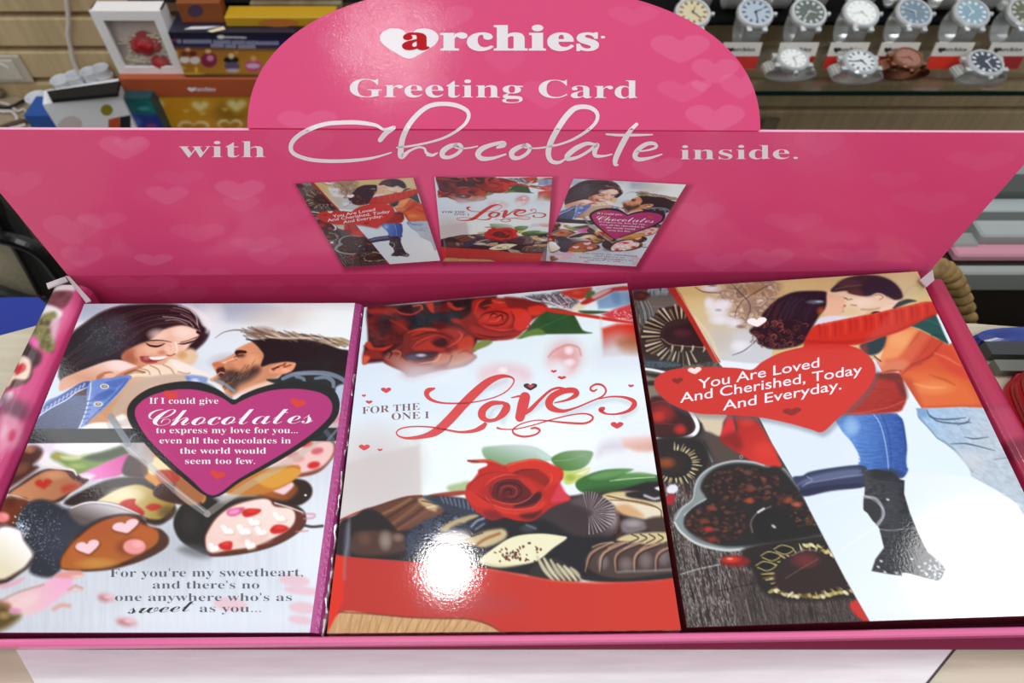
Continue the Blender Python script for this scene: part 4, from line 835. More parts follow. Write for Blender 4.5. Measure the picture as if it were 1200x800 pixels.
    a.fill([(860, 440), (930, 390), (990, 400), (1010, 460), (960, 520), (860, 500)], 'e8cfae', 6); a.blob(890, 440, 50, 40, 'd2a05a', .7)
    # --- hands and forearm
    a.fill([(-60, 640), (0, 600), (150, 540), (300, 488), (400, 478), (480, 505), (545, 535), (470, 590), (360, 625), (220, 645), (100, 660), (-60, 720)], a.grad((300, 480), (250, 650), 'f9ddd4', 'dba98c'), 3)
    a.blob(400, 525, 120, 45, 'fbe6e2', .9); a.fill([(220, 610), (280, 572), (340, 570), (350, 590), (290, 595), (240, 640)], 'b5714e', 3, .8); a.fill([(285, 592), (345, 580), (365, 605), (300, 612)], 'f2c2a8', 2)
    a.fill([(360, 612), (450, 560), (540, 530), (620, 520), (600, 570), (480, 620), (400, 640)], 'cd8f6c', 3)
    a.fill([(470, 600), (560, 545), (640, 512), (740, 515), (800, 470), (880, 492), (960, 535), (1110, 605), (1050, 625), (900, 605), (700, 600), (560, 640), (470, 640)], 'f3e4cf', 3)
    for q in ([(560, 545), (620, 560), (640, 590)], [(640, 520), (700, 550), (720, 590)], [(740, 515), (800, 545), (830, 590)], [(480, 585), (530, 575), (585, 580)]):
        a.line(q, 1.4, 'b98a62', 1.6, .8)
    a.line([(440, 590), (520, 560), (600, 575)], 1.6, '8a5638', 1.6, .9)
    a.fill([(800, 480), (900, 500), (1000, 545), (1110, 605), (940, 590), (850, 560)], 'f5efe6', 4); a.line([(860, 570), (920, 585), (950, 580)], 1.6, 'd6a284', 1.5)
    a.fill([(860, 640), (900, 600), (1000, 598), (1090, 620), (1050, 665), (900, 670)], '8ea6d8', 4); a.blob(990, 640, 40, 25, 'dfe8f4', .9); a.blob(920, 620, 40, 20, '5c7cc0', .7)
    # --- jacket
    a.T(30, 420, 6.667)
    a.fill([(100, 470), (160, 340), (260, 290), (400, 210), (480, 175), (560, 190), (720, 140), (830, 140), (760, 230), (640, 370), (560, 450), (440, 560), (30, 565)], '6f8ccb', 2)
    a.fill([(100, 470), (190, 380), (320, 320), (400, 275), (500, 270), (470, 400), (410, 556), (40, 560)], a.grad((400, 290), (150, 540), '5f6f94', '3f4c74'), 2)
    a.grain(.10, 2.5, .8, 3, a.mask([(100, 470), (320, 320), (500, 270), (470, 400), (410, 556), (40, 560)]))
    a.fill([(110, 430), (160, 360), (280, 285), (420, 195), (500, 180), (500, 225), (390, 290), (310, 335), (190, 390), (110, 450)], '4a62a4', 2)
    a.line([(110, 445), (200, 385), (320, 322), (400, 262), (490, 225)], 1.4, 'd5def0', 1)
    for i in range(11):
        x = 135 + i * 32; y = 408 - i * 20
        a.line([(x - 8, y + 14), (x + 6, y - 12)], 1.8, 'b8c8ec', 1, .8)
    a.fill([(380, 285), (440, 250), (500, 225), (495, 270), (440, 290)], '5a3a3a', 2)
    a.fill([(500, 190), (700, 150), (830, 145), (740, 260), (620, 380), (430, 552), (410, 545), (470, 400)], '7c9ad8', 2)
    a.grain(.14, 3, 1.2, 9, a.mask([(500, 190), (700, 150), (830, 145), (740, 260), (620, 380), (430, 552), (470, 400)]))
    a.line([(510, 190), (505, 260), (480, 380), (440, 500), (415, 550)], 1.6, 'dfe8f6', 1, .9); a.line([(800, 160), (720, 260), (600, 380), (470, 510)], 2, '4b66ac', 1.4, .8)
    a.fill([(560, 280), (660, 240), (700, 250), (620, 320), (520, 330)], '4c69b4', 4, .8); a.fill([(620, 190), (720, 160), (790, 155), (700, 230)], '5774bc', 4, .8)
    for i in range(5): a.line([(450 + 8 * i, 470 - 34 * i), (490 + 8 * i, 466 - 34 * i)], 1.2, '3f579a', 1, .9)
    for x, y in ((617, 218), (568, 356)):
        a.ell(x, y, 36, 20, 'e6e2d4', 0, 1); a.ell(x, y, 24, 12, '7a7468', 0, 1); a.ell(x + 2, y - 2, 14, 6, 'c9c6ba', 0, 1)
    # --- chest, white top, see-through ornament ring
    a.fill([(835, 150), (960, 140), (1220, 130), (1220, 260), (850, 560), (690, 540), (480, 520), (640, 370), (760, 240)], a.grad((560, 480), (1000, 170), 'c98f5e', 'e2c4ac'), 3)
    a.fill([(900, 170), (1220, 120), (1220, 190), (980, 215), (850, 300), (760, 430), (700, 470), (680, 400), (760, 270)], 'c9b7a8', 6, .75)
    a.fill([(390, 560), (520, 505), (640, 500), (720, 520), (860, 540), (860, 565), (390, 565)], 'f6f1ea', 3)
    a.fill([(690, 470), (770, 435), (820, 520), (800, 545), (730, 500)], 'f6efe8', 4); a.fill([(650, 480), (760, 480), (850, 420), (830, 520), (700, 520)], 'd0c6be', 5, .6)
    # --- him
    a.T(230, 350, 6.316)
    a.fill([(120, 480), (200, 450), (285, 400), (300, 370), (440, 310), (540, 330), (720, 470), (700, 560), (620, 640), (430, 680), (260, 740), (180, 640), (100, 600), (150, 560)], a.grad((300, 420), (560, 560), 'e0a27c', 'cf9470'), 3)
    a.fill([(560, 600), (640, 560), (620, 640), (330, 740), (270, 720), (400, 650)], 'f0d6c4', 5, .9)
    a.fill([(430, 330), (350, 270), (400, 300), (470, 300), (560, 290), (700, 300), (820, 300), (950, 330), (1060, 370), (1140, 390), (1180, 480), (1120, 600), (960, 560), (760, 545), (660, 570), (700, 520), (735, 480), (680, 468), (560, 480), (480, 500), (500, 420), (470, 370)], '1c1f22', 3)
    a.grain(.05, 3, 1, 5, a.mask([(430, 330), (1140, 390), (1120, 600), (760, 545), (480, 500)]))
    for i in range(70):
        r = random.Random(i + 50); x = 380 + i * 11; y = 250 + 70 * ((x - 380) / 760) ** 1.3 + r.uniform(-26, 26)
        a.line([(x + 60, y + 26 + r.uniform(0, 10)), (x + 10, y + 8), (x - 50, y - 8 + r.uniform(-14, 10))], r.uniform(.7, 1.8), r.choice(['6b5340', '8c7258', 'a8906e', '4a382c', 'c9b292', '3a2e26']), 1.6, .6)
    a.blob(480, 250, 130, 55, '7a5c44', .6); a.blob(1060, 320, 90, 40, 'a58a60', .6)
    a.line([(140, 290), (200, 250), (280, 232), (370, 236)], [.5, 1, 1.4, 2], '8f8578', 1.2); a.line([(520, 275), (600, 290), (760, 290), (900, 292), (1000, 330)], 1.6, 'ecd9c4', 1.6, .8)
    a.line([(370, 300), (420, 312), (450, 330)], 1.2, '3a3532', 1.2)
    a.fill([(285, 395), (310, 380), (365, 385), (370, 402), (320, 405), (300, 420)], '2a1d1a', 2); a.line([(285, 440), (310, 424), (345, 418)], 2, '3b241e', 1.6)
    a.blob(330, 420, 50, 24, '7a4c38', .7); a.line([(180, 480), (240, 460), (300, 435)], 1.4, 'f6dcc8', 1.4); a.line([(230, 470), (300, 450)], 1.8, 'c07a5c', 2, .6)
    a.fill([(120, 480), (165, 468), (210, 485), (200, 510), (170, 515), (130, 500)], 'c47a58', 3, .8); a.fill([(150, 520), (200, 505), (215, 540), (190, 580), (160, 560)], '4e2b22', 3)
    a.fill([(160, 600), (210, 540), (260, 520), (340, 540), (450, 500), (470, 540), (400, 600), (320, 640), (270, 690), (200, 620)], '4a3530', 10, .92)
    for i in range(60):
        r = random.Random(i + 9); x = r.uniform(190, 430); y = 690 - (x - 190) * .62 + r.uniform(-80, 0)
        a.line([(x, y), (x + 18, y - 26)], .8, r.choice(['2a1c1a', '6b4a3c', 'a5765a']), .8, .7)
    a.blob(420, 450, 70, 50, 'eab48c', .8); a.blob(250, 500, 50, 34, 'c98a66', .7); a.line([(160, 560), (180, 545), (205, 550)], 1.4, 'd99a84', 1.2)
    a.fill([(540, 545), (560, 500), (640, 470), (720, 475), (735, 495), (700, 540), (620, 555)], 'e8a681', 2.5); a.line([(570, 530), (600, 505), (640, 490), (660, 478), (650, 505), (700, 490)], 1.4, '8a4428', 1.6); a.blob(660, 530, 40, 20, 'f4c4a4', .8); a.line([(560, 520), (610, 505)], 1.6, '3a1d14', 1.5, .8)
    a.fill([(520, 600), (600, 590), (640, 560), (700, 560), (960, 560), (1120, 600), (1080, 690), (900, 660), (640, 640)], '20262b', 3)
    # grey ornament curls behind the plaque on the right
    a.line([(640, 592), (720, 560), (850, 548), (980, 556), (1080, 595), (1120, 650)], [4, 5, 5.4, 5.4, 5, 4], '8494a6', 1.2, .9)
    a.line([(740, 575), (790, 590), (800, 612)], 4, '7f8f9f', 1.2, .9); a.line([(880, 590), (960, 580), (1010, 610), (1016, 650)], [3, 5, 5, 4], '8292a2', 1.2, .9)
    a.fill([(1030, 660), (1110, 640), (1100, 780), (1060, 780)], 'b9c9dc', 4)
    a.line([(60, 620), (120, 650), (180, 690), (280, 745)], 3, '93a0a8', 1.2, .9); a.line([(140, 600), (200, 625), (290, 690)], 3.4, '8d9aa4', 1.2, .9)
    a.fill([(270, 740), (300, 715), (440, 670), (480, 665), (340, 750)], 'dfe6ee', 2)
    # --- lower picture: pale boards
    a.T(0, 0, 1)
    a.fill([(-80, 519), (430, 519), (430, 760), (-80, 760)], a.grad((60, 520), (300, 740), 'cfd2d8', 'dde5ee'), 1.5, 1, False)
    a.grain(.06, 2.2, 40, 4, a.mask([(-80, 520), (430, 520), (430, 760), (-80, 760)], 2, False))
    a.blob(380, 640, 60, 90, 'eaf2f8', .8); a.blob(250, 735, 160, 40, 'e6edf5', .7); a.blob(200, 640, 60, 40, 'b9bdc6', .6)
    # leaves and petals at its top
    a.T(0, 510, 6.669)
    a.fill([(150, 60), (1100, 60), (1100, 100), (900, 170), (600, 200), (330, 150), (200, 140)], 'e9dbee', 6); a.fill([(470, 70), (1020, 62), (880, 130), (640, 150), (480, 120)], 'f3f4f8', 8)
    a.fill([(300, 160), (380, 140), (420, 190), (560, 260), (620, 300), (450, 270), (320, 240)], 'f2eef0', 8)
    a.fill([(400, 170), (450, 130), (600, 170), (760, 150), (1000, 80), (1060, 60), (1060, 130), (940, 170), (800, 240), (640, 310), (580, 290), (480, 220)], '7d9a4a', 8)
    a.fill([(640, 170), (800, 130), (1010, 70), (1060, 110), (900, 180), (760, 200)], '3b4d2a', 8); a.blob(450, 165, 50, 30, 'c8993a', .8); a.fill([(480, 160), (620, 160), (700, 140), (600, 190), (500, 190)], 'd3dc9c', 6, .9); a.blob(600, 240, 90, 30, 'a7bb66', .8)
    a.fill([(600, 320), (700, 270), (880, 190), (1010, 150), (980, 240), (940, 310), (780, 340), (660, 360)], a.grad((640, 330), (1000, 180), 'f1a2d8', 'd4479f'), 4); a.fill([(600, 320), (680, 300), (740, 310), (700, 350), (640, 355)], 'f8e6f2', 6)
    a.fill([(960, 300), (970, 220), (1020, 150), (1120, 160), (1300, 260), (1300, 340), (1060, 330)], '3c2a2c', 5)
    # bud at the left
    a.fill([(180, 120), (260, 80), (330, 110), (320, 170), (260, 230), (300, 250), (200, 330), (60, 420), (-40, 480), (100, 300)], '5a3128', 7); a.blob(230, 110, 60, 40, 'c88a62', .8); a.blob(170, 260, 90, 50, '8c5a44', .8, -.6)
    # chocolate heart with red hearts, top left
    a.fill([(60, 460), (140, 390), (300, 285), (430, 258), (560, 275), (640, 330), (690, 355), (560, 440), (460, 520), (260, 540), (210, 500)], '4a2a24', 4)
    a.fill([(70, 462), (200, 370), (330, 290), (440, 270), (520, 290), (570, 340), (640, 380), (560, 440), (400, 520), (260, 535), (200, 490)], a.grad((120, 440), (480, 380), 'd0956c', 'b87e5c'), 5)
    a.blob(420, 310, 120, 50, 'd9a37a', .8); a.blob(350, 540, 140, 50, '6b4a44', .7)
    a.heart(340, 378, 130, 76, 'c43a26', -.1, 5); a.fill([(480, 410), (540, 380), (640, 375), (560, 430), (500, 450)], 'bb4a38', 8, .9)
    a.line([(300, 235), (420, 255), (560, 268), (600, 310)], [1, 2, 3, 2], 'efe3e4', 2); a.line([(60, 465), (140, 478), (230, 510)], 1.6, 'f0dedd', 1.6)
    # brown heart at the left edge
    a.fill([(-60, 560), (40, 490), (150, 490), (230, 520), (160, 620), (90, 740), (-80, 760)], '7a3c22', 6); a.blob(80, 520, 60, 60, '5a2818', .6); a.ell(20, 640, 55, 40, 'ef8f92', 0, 5); a.blob(40, 630, 30, 20, 'f6a8a8', .8)
    a.fill([(-60, 720), (40, 690), (80, 720), (95, 760), (40, 745), (-60, 740)], 'c8a0a0', 4)
    # white chocolate heart at the right, its dark shell
    a.T(20, 570, 6.0)
    a.fill([(330, 120), (520, 0), (700, -60), (900, -60), (980, 0), (1040, 60), (1100, 110), (1110, 190), (1000, 270), (860, 240), (600, 160)], '3a2b28', 5)
    a.fill([(560, 112), (640, 55), (760, 0), (860, -14), (950, 20), (1000, 50), (1070, 70), (1110, 120), (1060, 190), (1000, 230), (900, 220), (860, 190), (720, 130)], a.grad((640, 60), (1050, 190), 'f0e4bc', 'a8903e'), 4); a.blob(760, 60, 160, 70, 'f4ecca', .8); a.blob(1060, 180, 90, 60, '5d4a2a', .7)
    a.fill([(725, 130), (760, 95), (830, 88), (830, 120), (890, 170), (885, 200), (830, 180)], 'c42a22', 4); a.fill([(905, 145), (950, 120), (1010, 130), (1010, 150), (950, 170)], 'c03a2a', 4)
    # big dark shell, the lamp's speckled sheen painted on it, caramel heart
    a.fill([(0, 230), (60, 130), (180, 90), (380, 160), (520, 110), (700, 130), (860, 200), (900, 250), (600, 300), (420, 400), (310, 580), (230, 640), (90, 600), (110, 470), (60, 400), (0, 330), (-40, 300)], '3a3c46', 7)
    a.fill([(360, 170), (460, 120), (560, 112), (680, 130), (800, 170), (900, 235), (760, 200), (600, 220), (480, 270), (420, 250)], a.grad((560, 120), (520, 240), 'cfc8cc', '6e6260'), 7)
    a.line([(380, 150), (480, 116), (580, 112), (720, 138), (860, 196)], [1, 2, 2, 2, 1], 'f2eeee', 1.6); a.blob(300, 380, 200, 200, '4a5060', .6)
    for i in range(500):
        x = random.gauss(150, 95); y = random.gauss(330, 120)
        if 20 < x < 330 and y > 120: a.blob(x, y, 6, 5, random.choice(['8b93a4', '70788a', 'a6aebc', '2a2c36', 'c3cbd6']), .5)
    for i in range(120):
        a.blob(random.gauss(30, 25), random.gauss(290, 45), 9, 7, random.choice(['cfdcea', 'aab8cc', 'e8f0f8', '5a6a84']), .7)  # bright bluish glints of the same lamp reflection, painted in
    a.fill([(300, 560), (310, 500), (370, 400), (470, 300), (600, 225), (740, 192), (850, 200), (900, 240), (930, 280), (1010, 300), (1060, 360), (1040, 430), (900, 510), (700, 575), (520, 596), (360, 590)], '4a2a1e', 4)
    a.fill([(308, 560), (320, 490), (400, 390), (520, 285), (640, 226), (760, 205), (840, 225), (880, 265), (950, 290), (1000, 330), (985, 400), (860, 480), (690, 550), (500, 582), (350, 580)], a.grad((600, 300), (640, 560), 'b5612c', 'b8702c'), 5)
    a.blob(560, 540, 180, 50, 'd09a48', .8); a.blob(900, 330, 120, 70, 'c26a34', .7); a.blob(420, 460, 80, 110, 'c4713a', .6)
    a.fill([(1000, 310), (1065, 360), (1040, 430), (900, 505), (800, 540), (820, 510), (960, 430), (1000, 370)], '5a3826', 6, .9)
    for cx, cy, w, h, ro in ((765, 280, 190, 90, -.25), (497, 424, 170, 96, -.2)): a.heart(cx + 4, cy + 8, w * 1.06, h * 1.06, '6a2c14', ro, 6, .6); a.heart(cx, cy, w, h, 'f6d2da', ro, 3)
    a.ell(800, 428, 100, 60, '8a4022', 0, 12, .7); a.ell(826, 422, 80, 54, 'eda2a2', 0, 4); a.blob(850, 405, 50, 34, 'f8bcbc', .8)
    # white heart at the left edge
    a.fill([(-140, 300), (0, 290), (60, 380), (115, 470), (100, 540), (40, 600), (-140, 680)], '4a3230', 5); a.fill([(-140, 310), (10, 300), (50, 380), (108, 468), (90, 520), (20, 590), (-140, 640)], a.grad((100, 400), (-40, 600), 'ffffff', 'e9e0c6'), 6)
    # big right-hand heart with pink cream
    a.T(190, 550, 5.217)
    a.fill([(70, 340), (90, 260), (150, 190), (260, 150), (420, 120), (560, 130), (700, 170), (840, 230), (880, 290), (850, 370), (700, 460), (520, 510), (320, 530), (200, 490), (110, 430)], '2a2422', 4)
    a.fill([(100, 490), (180, 460), (300, 500), (280, 540), (180, 530)], '6b6b70', 12, .7); a.blob(170, 320, 70, 90, '3b3532', .8)
    a.fill([(300, 130), (420, 110), (560, 130), (640, 160), (480, 170), (360, 200)], 'b5b2b4', 8); a.fill([(360, 120), (520, 125), (480, 150), (380, 160)], 'e8eaee', 8)
    a.fill([(560, 40), (660, 20), (740, 5), (800, 50), (880, 70), (918, 120), (900, 180), (820, 222), (720, 190), (560, 150), (430, 110)], '33201a', 4); a.fill([(480, 110), (620, 40), (720, 40), (800, 80), (830, 130), (760, 190), (640, 170), (520, 130)], a.grad((560, 80), (820, 160), 'c27a2e', '8a4a22'), 6)
    a.heart(738, 115, 140, 74, 'f4d3dd', -.2, 4); a.ell(877, 157, 8, 6, 'ffffff', 0, 2)
    a.fill([(260, 440), (280, 360), (340, 280), (430, 215), (560, 175), (660, 180), (720, 215), (800, 225), (870, 280), (860, 350), (740, 440), (560, 500), (320, 530), (290, 510)], '6b3524', 4)
    a.fill([(265, 430), (285, 370), (340, 290), (430, 225), (540, 190), (620, 178), (660, 190), (690, 225), (790, 240), (815, 290), (790, 350), (700, 410), (560, 470), (420, 492), (290, 505)], a.grad((600, 200), (330, 480), 'f5e4dc', 'f2d4cb'), 4)
    a.line([(690, 205), (780, 232), (860, 262)], 1.6, 'f4e8e4', 2); a.blob(560, 430, 130, 40, 'ecc8bc', .7)
    for cx, cy, w, h in ((555, 318, 90, 50), (395, 370, 90, 46), (495, 372, 100, 54), (600, 378, 80, 50), (712, 292, 90, 46), (535, 460, 70, 54), (312, 478, 70, 50)):
        a.heart(cx + 6, cy + 8, w, h, 'dfbdb0', .5, 5, .8); a.heart(cx, cy, w, h, 'fdf8f4', .5, 3)
    a.fill([(395, 260), (420, 240), (500, 232), (490, 262), (440, 285), (405, 280)], 'd8628f', 4); a.ell(440, 258, 36, 16, 'ee9ccc', -.2, 4)
    for p in ([(490, 262), (520, 240), (600, 243), (590, 268), (530, 290), (500, 285)], [(660, 370), (690, 340), (740, 340), (775, 360), (740, 386), (680, 392)], [(345, 460), (390, 440), (428, 445), (420, 490), (370, 490)]): a.fill(p, 'cf2a22', 4)
    a.blob(720, 355, 40, 14, 'ef4a3a', .8); a.blob(550, 255, 40, 12, 'ec4636', .8); a.blob(390, 455, 34, 14, 'ee4a34', .8)
    a.line([(860, 270), (930, 275), (920, 295), (870, 300)], 2, 'd78ca0', 3, .8); a.line([(870, 342), (920, 350), (980, 345)], 3.2, '54484a', 2); a.line([(820, 380), (890, 375)], 1.6, 'e08a94', 2, .8)
    # pink and red sprinkled heart far right
    a.T(200, 340, 3.6375)
    a.fill([(470, 740), (560, 670), (640, 645), (700, 650), (700, 700), (640, 770), (560, 795), (500, 790)], '8a4a3a', 4); a.fill([(440, 750), (540, 670), (640, 645), (690, 650), (690, 700), (640, 755), (540, 780)], 'f0ccc8', 5)
    for x, y, c in ((580, 655, 'd53a2a'), (625, 685, 'd5707a'), (610, 745, 'd02a22'), (520, 700, 'dc9a9c'), (545, 720, 'e2a8a4')): a.ell(x, y, 26, 14, c, -.2, 5)
    a.T(0, 0, 1)
    a.fill([(376, 486), (402, 484), (400, 500), (374, 501)], 'cfc4cc', 3); a.fill([(384, 489), (402, 487), (400, 494), (386, 496)], 'd89aa4', 3)
    # orange and dark bits round the plaque's tip
    a.fill([(165, 530), (180, 520), (215, 545), (240, 575), (235, 590), (200, 575), (170, 560)], 'd99a4a', 4); a.fill([(168, 540), (185, 536), (200, 552), (178, 556)], 'efe2b4', 4); a.fill([(183, 552), (205, 552), (212, 566), (190, 566)], 'b8402a', 4); a.fill([(190, 566), (220, 572), (236, 590), (205, 590), (180, 580)], '4a2c22', 4)
    a.fill([(215, 560), (240, 580), (225, 592), (205, 575)], 'b07248', 4); a.fill([(140, 512), (170, 515), (180, 540), (160, 540)], 'b9b3b6', 5, .9); a.fill([(150, 536), (170, 540), (172, 556), (156, 556)], '4a3028', 5, .8)
    a.fill([(262, 575), (300, 552), (350, 545), (340, 566), (300, 580)], 'c88436', 4); a.fill([(300, 560), (340, 548), (352, 556), (320, 572)], 'e0a844', 4, .9)
    # pale see-through band of the ornament
    a.line([(128, 496), (146, 520), (175, 545), (210, 578), (243, 602)], [7, 8, 8, 8, 8], 'b6bcc0', 1.2, .55)
    a.line([(243, 602), (285, 572), (340, 540), (378, 512), (398, 495)], [8, 8, 8, 7, 6], 'c6beb4', 1.2, .5)
    a.line([(150, 524), (190, 560), (240, 599)], 1, 'e6dcd2', 1, .7)
    # petals on the boards
    a.T(0, 640, 6.669)
    a.fill([(60, 500), (40, 430), (140, 370), (300, 310), (440, 230), (560, 210), (560, 300), (480, 390), (330, 500), (180, 540)], a.grad((100, 460), (540, 240), 'ecd0cc', 'f3b4d6'), 8)
    a.fill([(430, 240), (480, 200), (620, 190), (650, 230), (560, 250)], 'e3a49c', 5); a.fill([(560, 235), (650, 225), (620, 245)], 'f2d2cc', 5); a.line([(540, 340), (590, 310), (640, 330)], 3, 'dd9c96', 4, .9); a.line([(420, 490), (480, 460), (540, 465)], 4, 'e2a298', 5, .9); a.line([(500, 365), (640, 340)], 1.6, 'f0c4c4', 3)
    a.fill([(0, 300), (90, 280), (160, 250), (190, 255), (120, 300), (20, 330)], 'e4b0bc', 6); a.fill([(-40, 420), (60, 440), (80, 480), (20, 500), (-40, 500)], 'b86a58', 10, .8); a.line([(0, 430), (140, 360), (340, 300)], 1.6, 'b98a74', 4, .7)
    a.fill([(-60, 470), (60, 470), (80, 520), (160, 540), (110, 600), (20, 650), (-60, 660)], '6b5a30', 12); a.blob(30, 540, 60, 40, 'b59a6a', .8); a.blob(120, 500, 60, 30, 'e684c0', .7); a.blob(220, 420, 130, 60, 'f2d8d6', .7, -.5)
    for x, y, w, h in ((830, 400, 60, 26), (990, 590, 80, 26)): a.ell(x, y, w, h, 'dda4a8', .2, 12, .9); a.ell(x - 20, y + 8, w * .5, h * .5, 'a8666c', .2, 12, .7); a.blob(x + 20, y - 6, 50, 24, 'f0c8cc', .8)
    a.T(0, 0, 1)
    for x, y, w, h in ((270, 708, 20, 8), (355, 712, 16, 7), (345, 680, 18, 7), (355, 692, 22, 5), (352, 726, 14, 5)): a.ell(x, y, w, h, 'eac2cc', .1, 6, .75)
    # black band and plaque
    a.fill([(-40, 502.5), (432, 501), (432, 516.5), (-40, 520)], '25282a', 1, 1, False)
    a.line([(130, 488), (150, 520)], 8, '8c98a0', 1.2, .8); a.line([(152, 516), (156, 510), (166, 507)], 2, '8c98a0', 1.2, .8); a.line([(378, 500), (390, 516)], 6, '60707c', 2, .7); a.line([(384, 516), (398, 500)], 3, '7b8894', 1.2, .8)
    a.fill(PLAQUE_OUT, '1e1c1e', 1.2); a.fill(PLAQUE_IN, a.grad((200, 460), (300, 570), 'c23f82', 'b63a82'), 1.2)
    for x, y in ((200, 463), (349, 472), (255, 556)): a.heart(x, y, 18, 10, 'dd4a38', .2, 3, .9)
    return a.ink(1.14)

PLAQUE_IN = [(273, 474), (262, 467), (245, 460), (222, 456), (195, 458), (172, 466), (159, 478), (160, 492), (172, 512), (195, 536), (222, 560), (249, 580.5), (280, 561), (320, 538), (352, 518), (375, 500), (388, 485), (388, 470), (375, 460), (348, 455.5), (320, 457), (298, 463), (282, 470)]
PLAQUE_OUT = [(273, 468), (255, 456), (232, 447.5), (205, 447.5), (175, 455), (154, 470), (149, 486), (158, 505), (183, 534), (214, 560), (249, 583), (285, 562.5), (332, 537), (372, 511), (394, 490), (398, 471), (389, 455), (365, 447.5), (335, 447), (305, 454), (285, 462)]

def rose(a, cx, cy, rx, ry, dark, mid, light, seed, rings=5, rot=0.0):
    r = random.Random(seed)
    a.ell(cx, cy, rx, ry, mid, rot, 3 * 1.0)
    c, d = math.cos(rot), math.sin(rot)
    def pt(w, k): x = rx * k * math.cos(w); y = ry * k * math.sin(w); return (cx + x * c - y * d, cy + x * d + y * c)
    for k in range(rings):
        R0 = 1.0 - k * 0.17; n = 5 if k < 2 else 4
        for j in range(n):
            w = j * 2 * math.pi / n + k * 1.1 + r.uniform(-.25, .25); s = math.pi / n * 1.35
            out = [pt(w + t * s, R0 * (1.02 - .10 * abs(t) ** 2) * r.uniform(.96, 1.03)) for t in (-1, -.6, -.2, .2, .6, 1)]
            inn = [pt(w + t * s, R0 * .52) for t in (1, .3, -.3, -1)]
            a.fill(out + inn, dark if (j + k) % 3 == 0 else mid, 2.0, .8)
            a.line([pt(w + t * s * .9, R0 * .93) for t in (-1, -.4, .3, 1)], [.4, 1.8, 2.0, .4], light, 1.6, .85)
            a.line([pt(w + t * s * .9, R0 * .80) for t in (-1, -.3, .3, 1)], [.4, 1.8, 1.8, .4], dark, 2.2, .8)
    a.blob(cx, cy, rx * .3, ry * .3, dark, .8)
    a.line([pt(t * 1.3, .05 + .035 * t) for t in range(8)], 1.1, light, 1.2, .8)

